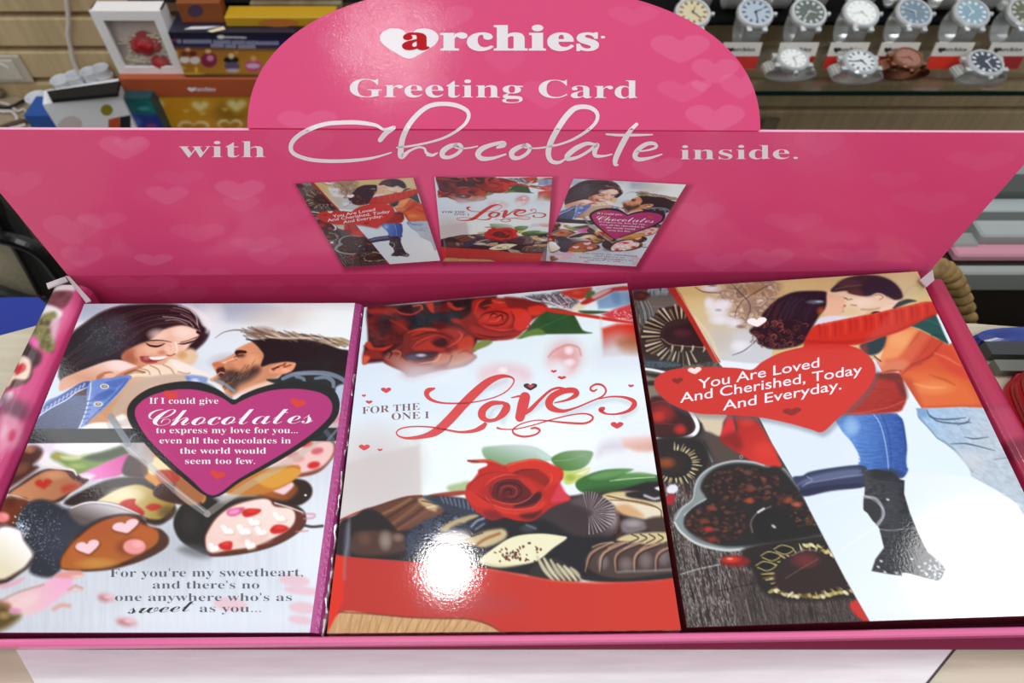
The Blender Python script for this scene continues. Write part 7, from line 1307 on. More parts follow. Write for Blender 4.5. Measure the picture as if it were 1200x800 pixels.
# ------------------------------------------------------------------ assemble the cards
CARD_T = 0.0206
def make_card(q, pl, art, label, side_mat, n=(430, 430), side_note=None, spine=0.0):
    ctr = np.mean(list(q.values()), 0)
    t = thing('greeting_card', label, 'card', ctr - np.array([0, 0, CARD_T]), 'greeting cards in the display box')
    a, b = n
    tt = np.linspace(0, 1, a)[:, None, None]; uu = np.linspace(0, 1, b)[None, :, None]
    V = ((q['bl'] * (1 - uu) + q['br'] * uu) * (1 - tt) + (q['fl'] * (1 - uu) + q['fr'] * uu) * tt).reshape(-1, 3)
    px, py = project(V)
    V = V + pl.n * 0.00006
    cover = mesh_obj('front_cover', V, grid_faces(a, b), inkm, t, art(px, py))
    # body: a box with softly rounded long edges under the cover
    dn = -pl.n * CARD_T
    c = [q['fl'], q['fr'], q['br'], q['bl']]; m = np.mean(c, 0)
    loops = []
    er = (q['br'] - q['bl']) / np.linalg.norm(q['br'] - q['bl'])
    for k, s, w in ((1.0, .985, .6), (.97, 1.0, .8), (.30, 1.0, 1.0), (.16, 1.0, .96), (.07, 1.0, .72), (.03, 1.0, .4), (0.0, .9985, 0.0)):
        if spine == 0 and k in (.30, .16, .07): continue
        loops.append([tuple(m + (p - m) * s + dn * k + (er * spine * w if i in (1, 2) else 0)) for i, p in enumerate(c)])
    MB().loft(loops).build('card_body', side_mat, t)['label'] = side_note
    return t, cover

sidep = mat('purple_side', 'b04488', 0.35, metal=0.2, coat=0.5, coat_rough=0.2, bump=0.4, bump_scale=500)
sider = mat('red_side', '9b2a2a', 0.35, coat=0.6, coat_rough=0.2, noise='c9b8b4', noise_scale=260, noise_stretch=(1, .3, 1), bump=0.4, bump_scale=400)
sided = mat('dark_side', '6d1a20', 0.4, coat=0.4, coat_rough=0.2)
card1, cov1 = make_card(C1, PL1, card_one_art, 'chocolate card with laughing couple and pink heart plaque, at the left of the box', sidep, (440, 480), 'shiny purple card side', spine=.0046)
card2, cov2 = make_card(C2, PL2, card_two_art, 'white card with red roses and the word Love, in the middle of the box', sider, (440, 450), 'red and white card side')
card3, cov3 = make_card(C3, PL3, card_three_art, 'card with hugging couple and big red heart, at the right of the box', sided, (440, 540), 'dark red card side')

m_ = MB(); fr_ = random.Random(5); pts_ = []
for i in range(60):
    t_ = i / 59; b_ = C2['bl'] * (1 - t_) + C2['fl'] * t_
    pts_.append(b_ + np.array([-.0022 + fr_.uniform(-.0005, .0005), 0, -.004 + fr_.uniform(-.0012, .0012)]))
m_.tube(pts_, [fr_.uniform(.0003, .0011) for _ in pts_], 6).build('foil_edge', mat('silver_foil', 'cfc9cc', 0.25, metal=.8), card2)['label'] = 'crinkled silver foil along the left side'
ink_grey = mat('grey_ink', '50545e', 0.5, coat=0.3)
ink_black = mat('black_ink', '1c1c20', 0.5, coat=0.3)
ink_love = mat('love_ink', 'd22c2e', 0.4, coat=0.4, coat_rough=0.15)
ink_plum = mat('plum_ink', '7a5058', 0.5)
def lets(pl): return Lettering(lambda x, y, h: pl.P(x, y, h), 0.00014)

LINES1 = [("If I could give", 'B', (175, 473), (256, 473), 7, -.006, 'w'), ("to express my love for you...", 'B', (183, 507.5), (349, 507.5), 7, -.006, 'w'), ("even all the chocolates in", 'B', (187, 519.5), (341, 519.5), 7, -.006, 'w'),
          ("the world would", 'B', (211, 531.5), (312, 531.5), 7, -.006, 'w'), ("seem too few.", 'B', (217, 543.5), (299, 543.5), 7, -.006, 'w'), ("Chocolates", 'S', (174, 499), (367, 496), 21, -.008, 'w'),
          ("For you're my sweetheart,", 'B', (129, 676), (355, 675), 9.6, -.010, 'g'), ("and there's no", 'B', (179, 689.5), (304, 689.5), 9, -.010, 'g'), ("one anywhere who's as", 'B', (135, 704), (342, 704), 9, -.010, 'g'), ("as you...", 'B', (234, 717), (306, 717), 9, -.010, 'g'), ("sweet", 'S', (150, 719), (227, 716), 14, -.006, 'k')]
LINES3 = [("You Are Loved", 'D', (818, 456), (960, 430), 11.2, .006, 'w'), ("And Cherished, Today", 'D', (797, 472), (1010, 438), 11.2, .006, 'w'), ("And Everyday.", 'D', (847, 481), (986, 456), 11.2, .006, 'w')]
INKS = {'w': ink_white, 'g': ink_grey, 'k': ink_black, 'r': ink_love, 'p': ink_plum}
def letter_lines(mk, parent, lines):
    for s, f, p0, p1, h, off, c in lines:
        L = mk(); L.text(s, f, p0, p1, h, off, track=(-.055 if f == 'S' else 0), up=(.0, -1)); L.build('lettering', INKS[c], parent)
letter_lines(lambda: lets(PL1), cov1, LINES1)

def love_word(mk, parent):
    L = mk(); tr = (410, 430, 3.3333); K = 1.22
    L.stroke([(330, 84), (306, 92), (300, 108), (318, 128), (360, 140), (420, 142), (480, 138), (560, 120), (610, 96), (636, 68), (640, 48), (620, 37), (585, 38), (540, 58), (490, 100), (440, 150), (390, 205), (340, 250), (290, 270), (230, 278), (196, 272), (182, 258), (196, 242), (240, 233), (310, 234), (370, 244), (430, 254), (480, 250), (515, 236), (528, 224)],
             [K * k for k in [2, 5, 4.6, 3, 1.8, 1.6, 1.2, 1.2, 1.2, 1.3, 1.5, 2.4, 4.5, 7, 8.6, 9, 9, 8, 4.5, 2.6, 1.6, 1.3, 1.3, 1.3, 1.5, 1.8, 2.2, 3.4, 5, 4]], tr)
    L.stroke([(600, 140), (555, 142), (522, 165), (516, 190), (535, 208), (570, 205), (600, 180), (612, 155), (600, 140)], [K * k for k in [3, 5, 7, 7.4, 4, 3.6, 7, 7.4, 3]], tr)
    L.stroke([(632, 120), (662, 114), (686, 118)], [K * k for k in [1.2, 2, 3]], tr)
    L.stroke([(684, 118), (676, 150), (664, 196)], [K * k for k in [10, 10.6, 9]], tr)
    L.stroke([(650, 200), (700, 170), (740, 130), (780, 94), (812, 82), (836, 84)], [K * k for k in [1.4, 4, 3, 2.4, 2.4, 2]], tr)
    L.stroke([(800, 140), (850, 128), (884, 108), (876, 92), (836, 94), (796, 112), (778, 138), (788, 160), (830, 172), (880, 160), (940, 135), (985, 115), (1000, 94), (990, 74), (966, 67), (944, 76), (940, 88), (952, 94), (964, 88)], [K * k for k in [1.2, 2.4, 5, 5.4, 5.6, 6.6, 7.4, 6.2, 3.4, 1.8, 1.5, 1.6, 1.8, 2, 2, 1.8, 2, 2, 1.4]], tr)
    L.stroke([(972, 124), (1020, 116), (1070, 118), (1106, 132), (1110, 150), (1086, 172), (1040, 184), (1000, 182), (980, 168), (990, 162)], [K * k for k in [1.2, 1.4, 2.2, 4, 5, 3, 1.8, 1.8, 4.6, 3.5]], tr)
    L.stroke([(576, 238), (600, 243), (650, 242), (720, 226), (780, 208), (850, 190), (910, 182), (944, 190), (946, 206), (916, 220), (850, 218), (790, 212), (730, 208), (670, 222), (638, 244), (644, 262), (680, 272), (724, 264), (742, 248), (726, 238), (708, 240)], [K * k for k in [2, 1.2, 1.1, 1.1, 1.2, 1.2, 1.4, 1.8, 2, 2, 2, 1.4, 1.1, 1.2, 1.6, 2, 2, 1.8, 2, 2.2, 1.6]], tr)
    return L
love_word(lambda: lets(PL2), cov2).build('script_lettering', ink_love, cov2, 'large red swash word')
letter_lines(lambda: lets(PL2), cov2, [("FOR THE", 'B', (424.5, 485), (492, 480), 8, -.008, 'p'), ("ONE I", 'B', (459, 492), (503, 490), 8, -.008, 'p')])
def small_heart(mk, parent, x, y, w, h, m):
    L = mk(); L.heart(x, y, w, h); L.build('printed_heart', m, parent)
HEARTS2 = [(452.5, 457, 12, 6.5), (426.5, 463.5, 5, 3), (432.5, 471, 8, 4), (427, 524, 13, 7), (445.5, 527, 6, 3), (649, 435, 7, 3.4), (658.5, 442.5, 10, 4), (739.5, 452, 7, 3.4), (723, 498, 15, 8)]
for h_ in HEARTS2: small_heart(lambda: lets(PL2), cov2, *h_, ink_love)
small_heart(lambda: lets(PL2), cov2, 621.5, 453, 16, 8.5, ink_black)
L = Lettering(lambda x, y, h: PL2.P(x, y, h), 0.00026); L.heart(622, 452.6, 7, 4); L.build('printed_heart', ink_love, cov2)
letter_lines(lambda: lets(PL3), cov3, LINES3)

# ------------------------------------------------------------------ the three small card pictures printed on the header
def homog(src, dst):
    A = []; b = []
    for (x, y), (u, v) in zip(src, dst):
        A += [[x, y, 1, 0, 0, 0, -u * x, -u * y], [0, 0, 0, x, y, 1, -v * x, -v * y]]; b += [u, v]
    h = np.linalg.solve(np.array(A, float), np.array(b, float)); return np.append(h, 1).reshape(3, 3)
def apply(Hm, x, y):
    w = Hm[2, 0] * x + Hm[2, 1] * y + Hm[2, 2]
    return (Hm[0, 0] * x + Hm[0, 1] * y + Hm[0, 2]) / w, (Hm[1, 0] * x + Hm[1, 1] * y + Hm[1, 2]) / w
CARDPX = {1: [(99, 356), (416, 355), (363, 741), (-57, 741)], 2: [(427, 360), (735, 332), (798, 738), (383, 742)], 3: [(741, 340), (1075, 318), (1268, 719), (805, 735)]}
for q, k, art, lab in ((MINI[0], 3, card_three_art, 'small printed picture of the hugging couple card'), (MINI[1], 2, card_two_art, 'small printed picture of the roses card'), (MINI[2], 1, card_one_art, 'small printed picture of the laughing couple card')):
    Hf = homog(q, CARDPX[k]); Hb = np.linalg.inv(Hf)
    sq = homog([(0, 0), (1, 0), (1, 1), (0, 1)], q)
    U, W = np.meshgrid(np.linspace(0, 1, 220), np.linspace(0, 1, 170))
    x, y = apply(sq, U.ravel(), W.ravel())
    cx, cy = apply(Hf, x, y)
    c = art(cx, cy)
    c = c * 0.92 + lin(hexc('c9808f')) * 0.05
    pic = mesh_obj('printed_picture', HP.P(x, y, 0.0001), grid_faces(170, 220), inkbox, hdr, c)
    pic['label'] = lab
    mk = lambda: Lettering(lambda X, Y, h: HP.P(*apply(Hb, X, Y), 0.00012 + h), 0.0001)
    if k == 2:
        L = love_word(mk, pic); L.build('script_lettering', ink_love, pic)
        letter_lines(mk, pic, [("FOR THE", 'B', (424.5, 485), (492, 480), 8, -.008, 'p'), ("ONE I", 'B', (459, 492), (503, 490), 8, -.008, 'p')])
    if k == 3: letter_lines(mk, pic, LINES3)
    if k == 1: letter_lines(mk, pic, LINES1)
# ------------------------------------------------------------------ things behind the box, left: stack of gift boxes on the back shelf
ZB = float(Vt(20, 112, WALL_Y)[2])
MB().box((-1.3, 0.79, ZB - 0.03), (-0.02, WALL_Y, ZB)).build('shelf', mat('shelf_wood', 'a4947a', 0.5), loc=(-0.6, 0.9, ZB))
tag(bpy.data.objects['shelf'], 'tan shelf along the slatted wall carrying the gift boxes', 'shelf')
MB().box((-1.3, 0.79, -1.0), (-0.02, 0.82, ZB - 0.03)).build('front_board', mat('shelf_front', '6d5c44', 0.5), bpy.data.objects['shelf'])
D0 = 0.86
white_gloss = mat('white_gloss', 'f8f6f6', 0.4)
def face_art(name, tl, br, d, base, painter, parent, n=(60, 120), z0=None, rough=0.45):
    """printed upright front face: an ink sheet just in front of a box"""
    a = Vt(tl[0], tl[1], d); b = Vt(br[0], br[1], d)
    zb_ = b[2] if z0 is None else z0
    X = np.linspace(a[0], b[0], n[1]); Z = np.linspace(a[2], zb_, n[0])
    V = np.stack([np.broadcast_to(X, n), np.full(n, d), np.broadcast_to(Z[:, None], n)], -1).reshape(-1, 3)
    px, py = project(V); p = Paint(px, py, base); painter(p)
    return mesh_obj(name, V - [0, .0004, 0], grid_faces(*n), inkbox, parent, p.ink())
def box_px(tl, tr, d, ybot, depth, z0=None):
    a = Vt(tl[0], tl[1], d); b = Vt(tr[0], tr[1], d); z = float(Vt(tl[0], ybot, d)[2]) if z0 is None else z0
    return (float(a[0]), d, z), (float(b[0]), d + depth, float(a[2]))

# orange lidded box with golden hearts
lo, hi = box_px((138, 92), (330, 92), D0, 113, 0.12)
ob = thing('gift_box', 'orange lidded gift box printed with golden hearts, under the white and navy boxes', 'box', ((lo[0] + hi[0]) / 2, D0, ZB), 'gift boxes stacked behind the display')
MB().box(lo, hi, .001).build('lid', mat('orange_card', 'b4542c', 0.5), ob)
bo = float(Vt(172, 114, D0)[0])
MB().box((bo, D0 + .004, ZB), (hi[0] - .004, D0 + .115, lo[2])).build('box_body', mat('gold_card', 'd8932a', 0.5), ob)
def gold(p):
    p.T(130, 0, 5.161)
    p.fill([(230, 580), (900, 590), (900, 1000), (230, 1000)], p.grad((300, 600), (800, 640), 'e8a022', 'c08a26'), 3, 1, False); p.blob(720, 680, 120, 90, '8a6420', .7); p.blob(560, 620, 120, 60, 'd9a02c', .7)
    for x, y, w, h, f in ((275, 640, 90, 80, 6), (540, 640, 100, 60, 4), (760, 635, 110, 70, 5)): p.heart(x, y, w * 1.4, h * 1.5, 'e2ac3a', 0, 10, .7); p.heart(x, y, w, h, 'f6e49a', 0, f, .95)
    for x, y, w, h in ((500, 770, 190, 90), (720, 760, 150, 90), (300, 800, 120, 70)): p.heart(x, y, w, h, 'f3dfa2', 0, 3); p.heart(x, y + 4, w * .82, h * .7, 'b9801e', 0, 4)
    for x, y in ((455, 670), (555, 685), (690, 660), (205, 560)): p.heart(x, y, 36, 20, 'f0cf78', 0, 4, .9)
face_art('printed_front', (173, 114.5), (324, 114.5), D0 + .0037, 'dc9626', gold, ob, (70, 110), ZB + .002)
L = Lettering(lambda x, y, h: Vt(x, y, D0 - .0006 - h), 0.0)
L.text('archies', 'F', (231, 106.6), (252.5, 106.6), 4.6, .01); L.heart(225, 104.8, 11, 5.2)
L.build('lettering', ink_white, ob, 'small white brand lettering on the orange lid')

# white window box with a red rose in it, standing on the orange lid
ZL = hi[2]
dw = D0 + .012
a0 = Vt(104, 13, dw); b0 = Vt(188, 14.5, dw)
x0, x1, zt = float(a0[0]), float(b0[0]), float(a0[2]); dp = 0.026; bw = (x1 - x0) * .135
wb = thing('gift_box', 'white window box with a red rose in white paper, on the orange box', 'box', ((x0 + x1) / 2, dw, ZL), 'gift boxes stacked behind the display')
m = MB()
m.box((x0, dw, ZL), (x0 + bw, dw + .004, zt)); m.box((x1 - bw, dw, ZL), (x1, dw + .004, zt)); m.box((x0 + bw, dw, ZL), (x1 - bw, dw + .004, ZL + bw * .8)); m.box((x0 + bw, dw, zt - bw), (x1 - bw, dw + .004, zt))
m.box((x0, dw + .004, ZL), (x0 + .002, dw + dp, zt)); m.box((x1 - .002, dw + .004, ZL), (x1, dw + dp, zt)); m.box((x0, dw + .004, ZL), (x1, dw + dp, ZL + .002)); m.box((x0, dw + .004, zt - .002), (x1, dw + dp, zt))
m.build('box_body', white_gloss, wb)
MB().box((x0 + .002, dw + dp - .002, ZL + .002), (x1 - .002, dw + dp, zt - .002)).build('back_panel', mat('beige_card', 'd8ccc2', 0.6), wb)
MB().box((x0 + bw * .9, dw + .0042, ZL + bw * .7), (x1 - bw * .9, dw + .0046, zt - bw * .9)).build('window_film', mat('clear_film', 'ffffff', 0.3, alpha=0.03), wb)
xm = (x0 + x1) / 2
m = MB(); rr = random.Random(3)
for i in range(150):
    p = np.array([rr.uniform(x0 + .020, x1 - .020), rr.uniform(dw + .012, dw + dp - .008), ZL + .010 + rr.random() ** 2 * .04])
    m.tube([p, p + [rr.uniform(-.01, .01), rr.uniform(-.002, .002), rr.uniform(-.004, .008)], p + [rr.uniform(-.016, .016), rr.uniform(-.002, .002), rr.uniform(-.004, .006)]], .0013, 4)
s = m.build('shredded_paper', mat('shredded_paper', 'd8cdb4', 0.7), loc=(xm, dw + .02, ZL + .003))
tag(s, 'cream shredded paper filling the bottom of the white window box', 'paper', kind='stuff')
m = MB(); c = Vt(171, 51, dw + .0165)
m.lathe([(.001, -.018), (.010, -.014), (.015, -.005), (.0155, .005), (.011, .013), (.004, .015), (.0005, .015)], c, (0, -.3, 1), 18)
for k in range(9):
    w = k * .75; q = c + np.array([.014 * math.cos(w), .008 * math.sin(w), .004 * math.sin(3 * w)])
    m.lathe([(.0005, -.009), (.007, -.006), (.0085, .002), (.005, .008), (.0005, .009)], q, (math.cos(w), math.sin(w), .6), 10)
ro = thing('artificial_rose', 'red artificial rose inside the white window box', 'rose', c - [0, 0, .06])
m.build('flower_head', mat('rose_red', 'a80c18', 0.5), ro, smooth=True)
MB().lathe([(.0005, -.012), (.012, -.008), (.015, .004), (.008, .011), (.0005, .012)], c + [.012, -.002, -.028], (.4, -.2, 1), 14).build('petal', mat('rose_red', 'a80c18'), ro, smooth=True)
MB().tube([c - [0, 0, .02], c - [.004, 0, .04], c - [.006, 0, .06]], .0022, 6).build('stem', mat('stem_green', '3c5a2c', 0.6), ro)

# navy photo-clip box
lo, hi = box_px((196.5, 37.5), (345, 39), D0 + .004, 95, 0.115, ZL)
nb_ = thing('gift_box', 'navy and gold printed box beside the white window box', 'box', ((lo[0] + hi[0]) / 2, D0, ZL), 'gift boxes stacked behind the display')
MB().box(lo, hi, .0008).build('box_body', mat('navy_card', '20203a', 0.4, coat=.3), nb_)
ZN = hi[2]
def navy(p):
    p.T(195, 25, 10)
    p.fill([(0, 100), (1600, 110), (1600, 240), (0, 200)], '1e1c28', 20, 1, False); p.fill([(300, 200), (1600, 210), (1600, 330), (60, 310)], '22265a', 14, 1, False)
    p.fill([(0, 305), (1600, 330), (1600, 660), (0, 630)], p.grad((400, 330), (500, 640), 'a8692a', 'c08a2e'), 10, 1, False)
    p.fill([(100, 620), (400, 640), (1600, 650), (1600, 740), (100, 720)], '2a2428', 10, 1, False); p.line([(420, 665), (800, 665), (1050, 670)], 2, '6e6a70', 2)
    p.line([(60, 225), (110, 220)], 3, '8a3a5a', 2)
    for x0, x1, y in ((135, 175, 232), (205, 540, 235), (560, 750, 240), (780, 920, 245), (945, 1050, 250), (1070, 1320, 255), (530, 680, 283), (700, 820, 288), (850, 1050, 294)):
        for x in range(x0, x1, 26): p.line([(x, y - 16), (x + 3, y + 16)], 1.5, 'dfe2f4', 1.2, .85)
    p.ell(640, 182, 46, 22, 'f2f0f4', 0, 1.4); p.line([(690, 185), (800, 186), (930, 190)], 1.8, 'e6e4ea', 1.4)
    for x, y, rx, ry, c in ((215, 450, 60, 40, 'ece4e2'), (335, 455, 60, 45, 'e8dcdc'), (215, 380, 46, 34, '7a3a30'), (310, 380, 46, 34, '6a2c2c'), (250, 330, 30, 20, 'e6b488'), (110, 390, 28, 50, 'dcb860'), (500, 450, 95, 90, '8a2c4a'), (515, 430, 40, 36, 'e48ab4'), (490, 350, 36, 26, 'e8c070'), (760, 450, 90, 40, '1c1a1c'), (760, 405, 34, 34, 'e6d6a8'), (770, 520, 90, 46, '6a5a78'), (780, 575, 80, 22, 'c8c0d4'), (1020, 520, 100, 70, 'd8508a'), (1015, 520, 80, 30, 'e8c4e0'), (1020, 435, 34, 34, 'eab070'), (350, 570, 20, 40, 'ecc440'), (300, 610, 150, 14, 'd8b040'), (190, 545, 40, 20, 'd8a83a'), (820, 365, 24, 16, 'e0a040')): p.ell(x, y, rx, ry, c, 0, 2.4)
face_art('printed_front', (196.5, 37.5), (343, 37.5), D0 + .0037, '2a2440', navy, nb_, (80, 150), ZL + .001)
m = MB(); q = [Hz(x, y, ZN + .0004) for x, y in ((243, 36.5), (262, 31), (264, 34.5), (248, 38))]
mesh_obj('label_patch', q + [p + [0, 0, .0004] for p in q], [(0, 1, 2, 3), (4, 5, 6, 7), (0, 1, 5, 4), (1, 2, 6, 5), (2, 3, 7, 6), (3, 0, 4, 7)], mat('cream_patch', 'efe2b8', 0.5), nb_)
q = [Hz(x, y, ZN + .0004) for x, y in ((216, 34.5), (225, 31.5), (258, 31), (240, 34))]
mesh_obj('label_patch', q + [p + [0, 0, .0004] for p in q], [(0, 1, 2, 3), (4, 5, 6, 7), (0, 1, 5, 4), (1, 2, 6, 5), (2, 3, 7, 6), (3, 0, 4, 7)], mat('white_patch', 'e6e6ea', 0.5), nb_)

# yellow, brown and grey boxes on top of the navy one
dy = float(Hz(290, 31.5, ZN)[1])
lo, hi = box_px((262, 20), (392, 21), dy, 33, 0.03, ZN)
yb_ = thing('gift_box', 'yellow box with an orange oval label, on the navy box', 'box', ((lo[0] + hi[0]) / 2, dy, ZN), 'gift boxes stacked behind the display')
MB().box(lo, hi, .0015).build('box_body', mat('yellow_card', 'c79a18', 0.45), yb_)
w = np.linspace(0, 2 * math.pi, 24, endpoint=False)
pts = [Vt(326 + 24 * math.cos(t), 27 + 4.5 * math.sin(t), dy - .0004) for t in w]
mesh_obj('oval_label', pts + [p + [0, .0003, 0] for p in pts], [tuple(range(24)), tuple(range(47, 23, -1))], mat('orange_label', 'c4762c', 0.5), yb_)
lo2, hi2 = box_px((292, 4), (400, 4), dy + .034, 18, 0.03, ZN)
MBo = MB().box(lo2, hi2, .001).build('gift_box', mat('olive_card', '6f5a38', 0.5, noise='8d8464', noise_scale=30), loc=((lo2[0] + hi2[0]) / 2, dy + .03, ZN))
tag(MBo, 'olive brown box behind the yellow box', 'box', 'gift boxes stacked behind the display')
db = float(Hz(230, 27, ZN)[1])
lo3, hi3 = box_px((205, 3), (257, 4), db, 26, 0.02, ZN)
bb = thing('gift_box', 'rust brown box with a dark round print, behind the navy box', 'box', ((lo3[0] + hi3[0]) / 2, db, ZN), 'gift boxes stacked behind the display')
MB().box(lo3, hi3, .001).build('box_body', mat('rust_card', '8f4a1e', 0.5), bb)
pts = [Vt(229 + 9 * math.cos(t), 13 + 7 * math.sin(t), db - .0004) for t in w]
mesh_obj('round_print', pts + [p + [0, .0003, 0] for p in pts], [tuple(range(24)), tuple(range(47, 23, -1))], mat('violet_print', '4a3450', 0.5), bb)

# dark board above them
MB().box((float(Vt(150, 2, .92)[0]), .92, float(Vt(150, 3.2, .92)[2])), (float(Vt(440, 2, .92)[0]), WALL_Y, float(Vt(150, -6, .92)[2]))).build('upper_shelf', mat('dark_board', '201e1e', 0.5), loc=(-.3, .95, 0))
tag(bpy.data.objects['upper_shelf'], 'dark shelf board on the slatted wall above the boxes', 'shelf')

# white appliance box, black tray, cups, teal box, blue box, wires
dq = 0.80
A, B_ = Vt(50, 122.5, dq), Vt(143, 116.5, dq + .03)
zt = float(A[2]); e = (B_ - A); e[2] = 0; e /= np.linalg.norm(e); nrm = np.array([-e[1], e[0], 0]); W1 = float(np.linalg.norm((B_ - A)[:2]))
c0 = np.array([A[0], A[1], 0])
q = [c0, c0 + e * W1, c0 + e * W1 + nrm * .034, c0 + nrm * .034]
ap = thing('appliance_box', 'white printed carton with a yellow seal, under the black tray', 'box', (c0 + e * W1 / 2 + [0, 0, ZB]), 'gift boxes stacked behind the display')
MB().hexa([tuple(p + [0, 0, ZB]) for p in q] + [tuple(p + [0, 0, zt]) for p in q]).build('box_body', mat('white_carton', 'f0f2f6', 0.45), ap)
apl = Plane(c0 - nrm * .0005, -nrm)
def flat(name, pts, m, parent, lab=None, sm=True):
    P = catmull(pts, True, 6) if sm else np.array(pts, float)
    v = apl.P(P[:, 0], P[:, 1]); k = len(v)
    o = mesh_obj(name, np.concatenate([v, v + nrm * .0003]), [tuple(range(k)), tuple(range(2 * k - 1, k - 1, -1))], m, parent)
    if lab: o['label'] = lab
flat('round_seal', [(125 + 7 * math.cos(t), 129 + 6.5 * math.sin(t)) for t in w], mat('olive_seal', '98901c', 0.5), ap, 'yellow-green round seal', False)
flat('side_print', [(127, 140), (140, 137), (141, 155), (127, 158)], mat('orange_print', 'c8552c', 0.5), ap, 'orange printed patch', False)
flat('side_print', [(140.5, 137), (153, 135), (153, 155), (141, 156)], mat('black_print', '24242a', 0.5), ap, 'black printed patch', False)
flat('faint_print', [(68, 146), (76, 138), (86, 136), (95, 142), (92, 152), (72, 154)], mat('faint_print', 'd8ccca', 0.5), ap, 'faint pinkish picture')
tq = [Hz(x, y, zt) for x, y in ((62, 121), (139, 113.5), (142, 99), (57, 111))]
tr = MB().hexa([tuple(p + [0, 0, .0005]) for p in tq] + [tuple(p + [0, 0, .006]) for p in tq]).build('tray', mat('black_plastic', '201f1e', 0.6, spec=0.2), loc=np.mean(tq, 0))
tag(tr, 'flat black tray lying slanted on the white carton', 'tray')
cupm = mat('white_cup', 'eef2f8', 0.4)
def cup_at(px, py_top, wpx, hpx, label, zbase, first=[]):
    d = float(Hz(px, py_top + hpx, zbase)[1]); d = min(d, WALL_Y - .02)
    c = Vt(px, py_top, d); r = wpx / 2 / FPX * (d * CT + (CAM_H - c[2]) * ST); h = float(c[2] - zbase)
    p = [(r * .70, 0), (r * .97, h * .96), (r * 1.02, h * .97), (r * 1.02, h), (r * .93, h), (r * .66, h * .06), (.0005, h * .06)]
    t = thing('paper_cup', label, 'cup', (c[0], d, zbase), 'small white cups behind the carton')
    MB().lathe([(.0005, 0)] + p, (c[0], d, zbase), n=22).build('cup_body', cupm, t, smooth=False)
    MB().tube([(c[0] + r * 1.0 * math.cos(k), d + r * 1.0 * math.sin(k), zbase + h) for k in np.linspace(0, 2 * math.pi, 23)], r * .05, 6).build('rolled_rim', cupm, t)
for px, py, wp, hp, lb in ((70, 93, 21, 16, 'leftmost white cup of the cluster, behind the black tray'), (86, 87.5, 20, 16, 'white cup second from the left in the cluster behind the tray'), (103, 83, 18, 14, 'white cup at the back of the cluster, below the hanging cable'),
                            (117, 79, 18, 14, 'rearmost white cup beside the white window box'), (105, 92.5, 21, 16, 'white cup in the middle front of the cluster behind the tray'), (122, 88, 18, 16, 'rightmost white cup, touching the white window box')):
    cup_at(px, py, wp, hp, lb, ZB)
cup_at(42, 113.5, 24, 21, 'single white cup standing left of the black tray', ZB)
cup_at(57, 109.5, 16, 14, 'short white cup half behind the black tray', ZB)
lo, hi = box_px((143, 115.5), (176, 116), D0 - .02, 160, 0.03, ZB)
tb = thing('gift_box', 'teal and blue printed box between the white carton and the golden box', 'box', ((lo[0] + hi[0]) / 2, D0 - .02, ZB), 'gift boxes stacked behind the display')
MB().box(lo, hi).build('box_body', mat('teal_card', '1d4a50', 0.45), tb)
def teal(p):
    p.T(130, 0, 5.161)
    p.fill([(0, 580), (400, 580), (400, 720), (0, 720)], p.grad((100, 600), (240, 700), '17505a', '1c7a78'), 3, 1, False); p.blob(200, 655, 50, 16, '5ab4b0', .7); p.fill([(60, 690), (400, 690), (400, 1000), (60, 1000)], '2a3a8a', 8, 1, False); p.blob(140, 740, 60, 40, '5a7ad0', .7); p.ell(245, 760, 34, 14, 'a83c8a', 0, 4, .8); p.fill([(0, 700), (60, 690), (110, 760), (100, 1000), (0, 1000)], '20242c', 6)
face_art('printed_front', (143, 115.7), (175.8, 115.7), D0 - .0203, '1d4a50', teal, tb, (60, 40), ZB + .001)
lo, hi = box_px((27, 135), (56, 134), .86, 160, 0.05, ZB)
b4 = MB().box(lo, hi, .001).build('small_box', mat('blue_card', '1f55a4', 0.45), loc=((lo[0] + hi[0]) / 2, .88, ZB)); tag(b4, 'low blue box left of the white carton', 'box')
def wire(pts, r, m, label):
    P = catmull([Hz(x, y, ZB + .004 + dz) for x, y, dz in pts], False, 8)
    o = MB().tube(P, r, 8).build('cable', m, loc=P[0]); tag(o, label, 'cable', 'cables on the back shelf')
ww, bk = mat('white_cable', 'd8d2c8', 0.5), mat('black_cable', '1e1c1c', 0.5)
wire([(-30, 122, 0), (0, 130, 0), (14, 131, 0), (20, 140, 0), (12, 146, 0), (16, 150, 0), (30, 146, 0)], .0028, ww, 'thick white cable looping beside the blue box')
wire([(-20, 117, 0), (8, 122, .004), (20, 130, 0), (28, 128, 0), (34, 136, .002)], .002, ww, 'thin white cable crossing the others at the far left')
wire([(-20, 120, 0), (2, 126, 0), (16, 124, .005), (30, 117, 0), (38, 118, 0)], .003, bk, 'black cable lying at the far left of the back shelf')
wire([(0, 150, 0), (20, 143, .006), (34, 141, 0)], .004, mat('brown_plug', '5a4a3e', 0.5), 'brown plug cord beside the blue box')
P = catmull([Vt(x, y, WALL_Y - .012) for x, y in ((77, -30), (78, 0), (80.5, 25), (79.5, 40), (83, 58), (86, 72), (92, 86))], False, 8)
tag(MB().tube(P, .0034, 10).build('hanging_cable', mat('white_cable', 'd8d2c8'), loc=P[0]), 'white cable hanging straight down the slatted wall', 'cable')
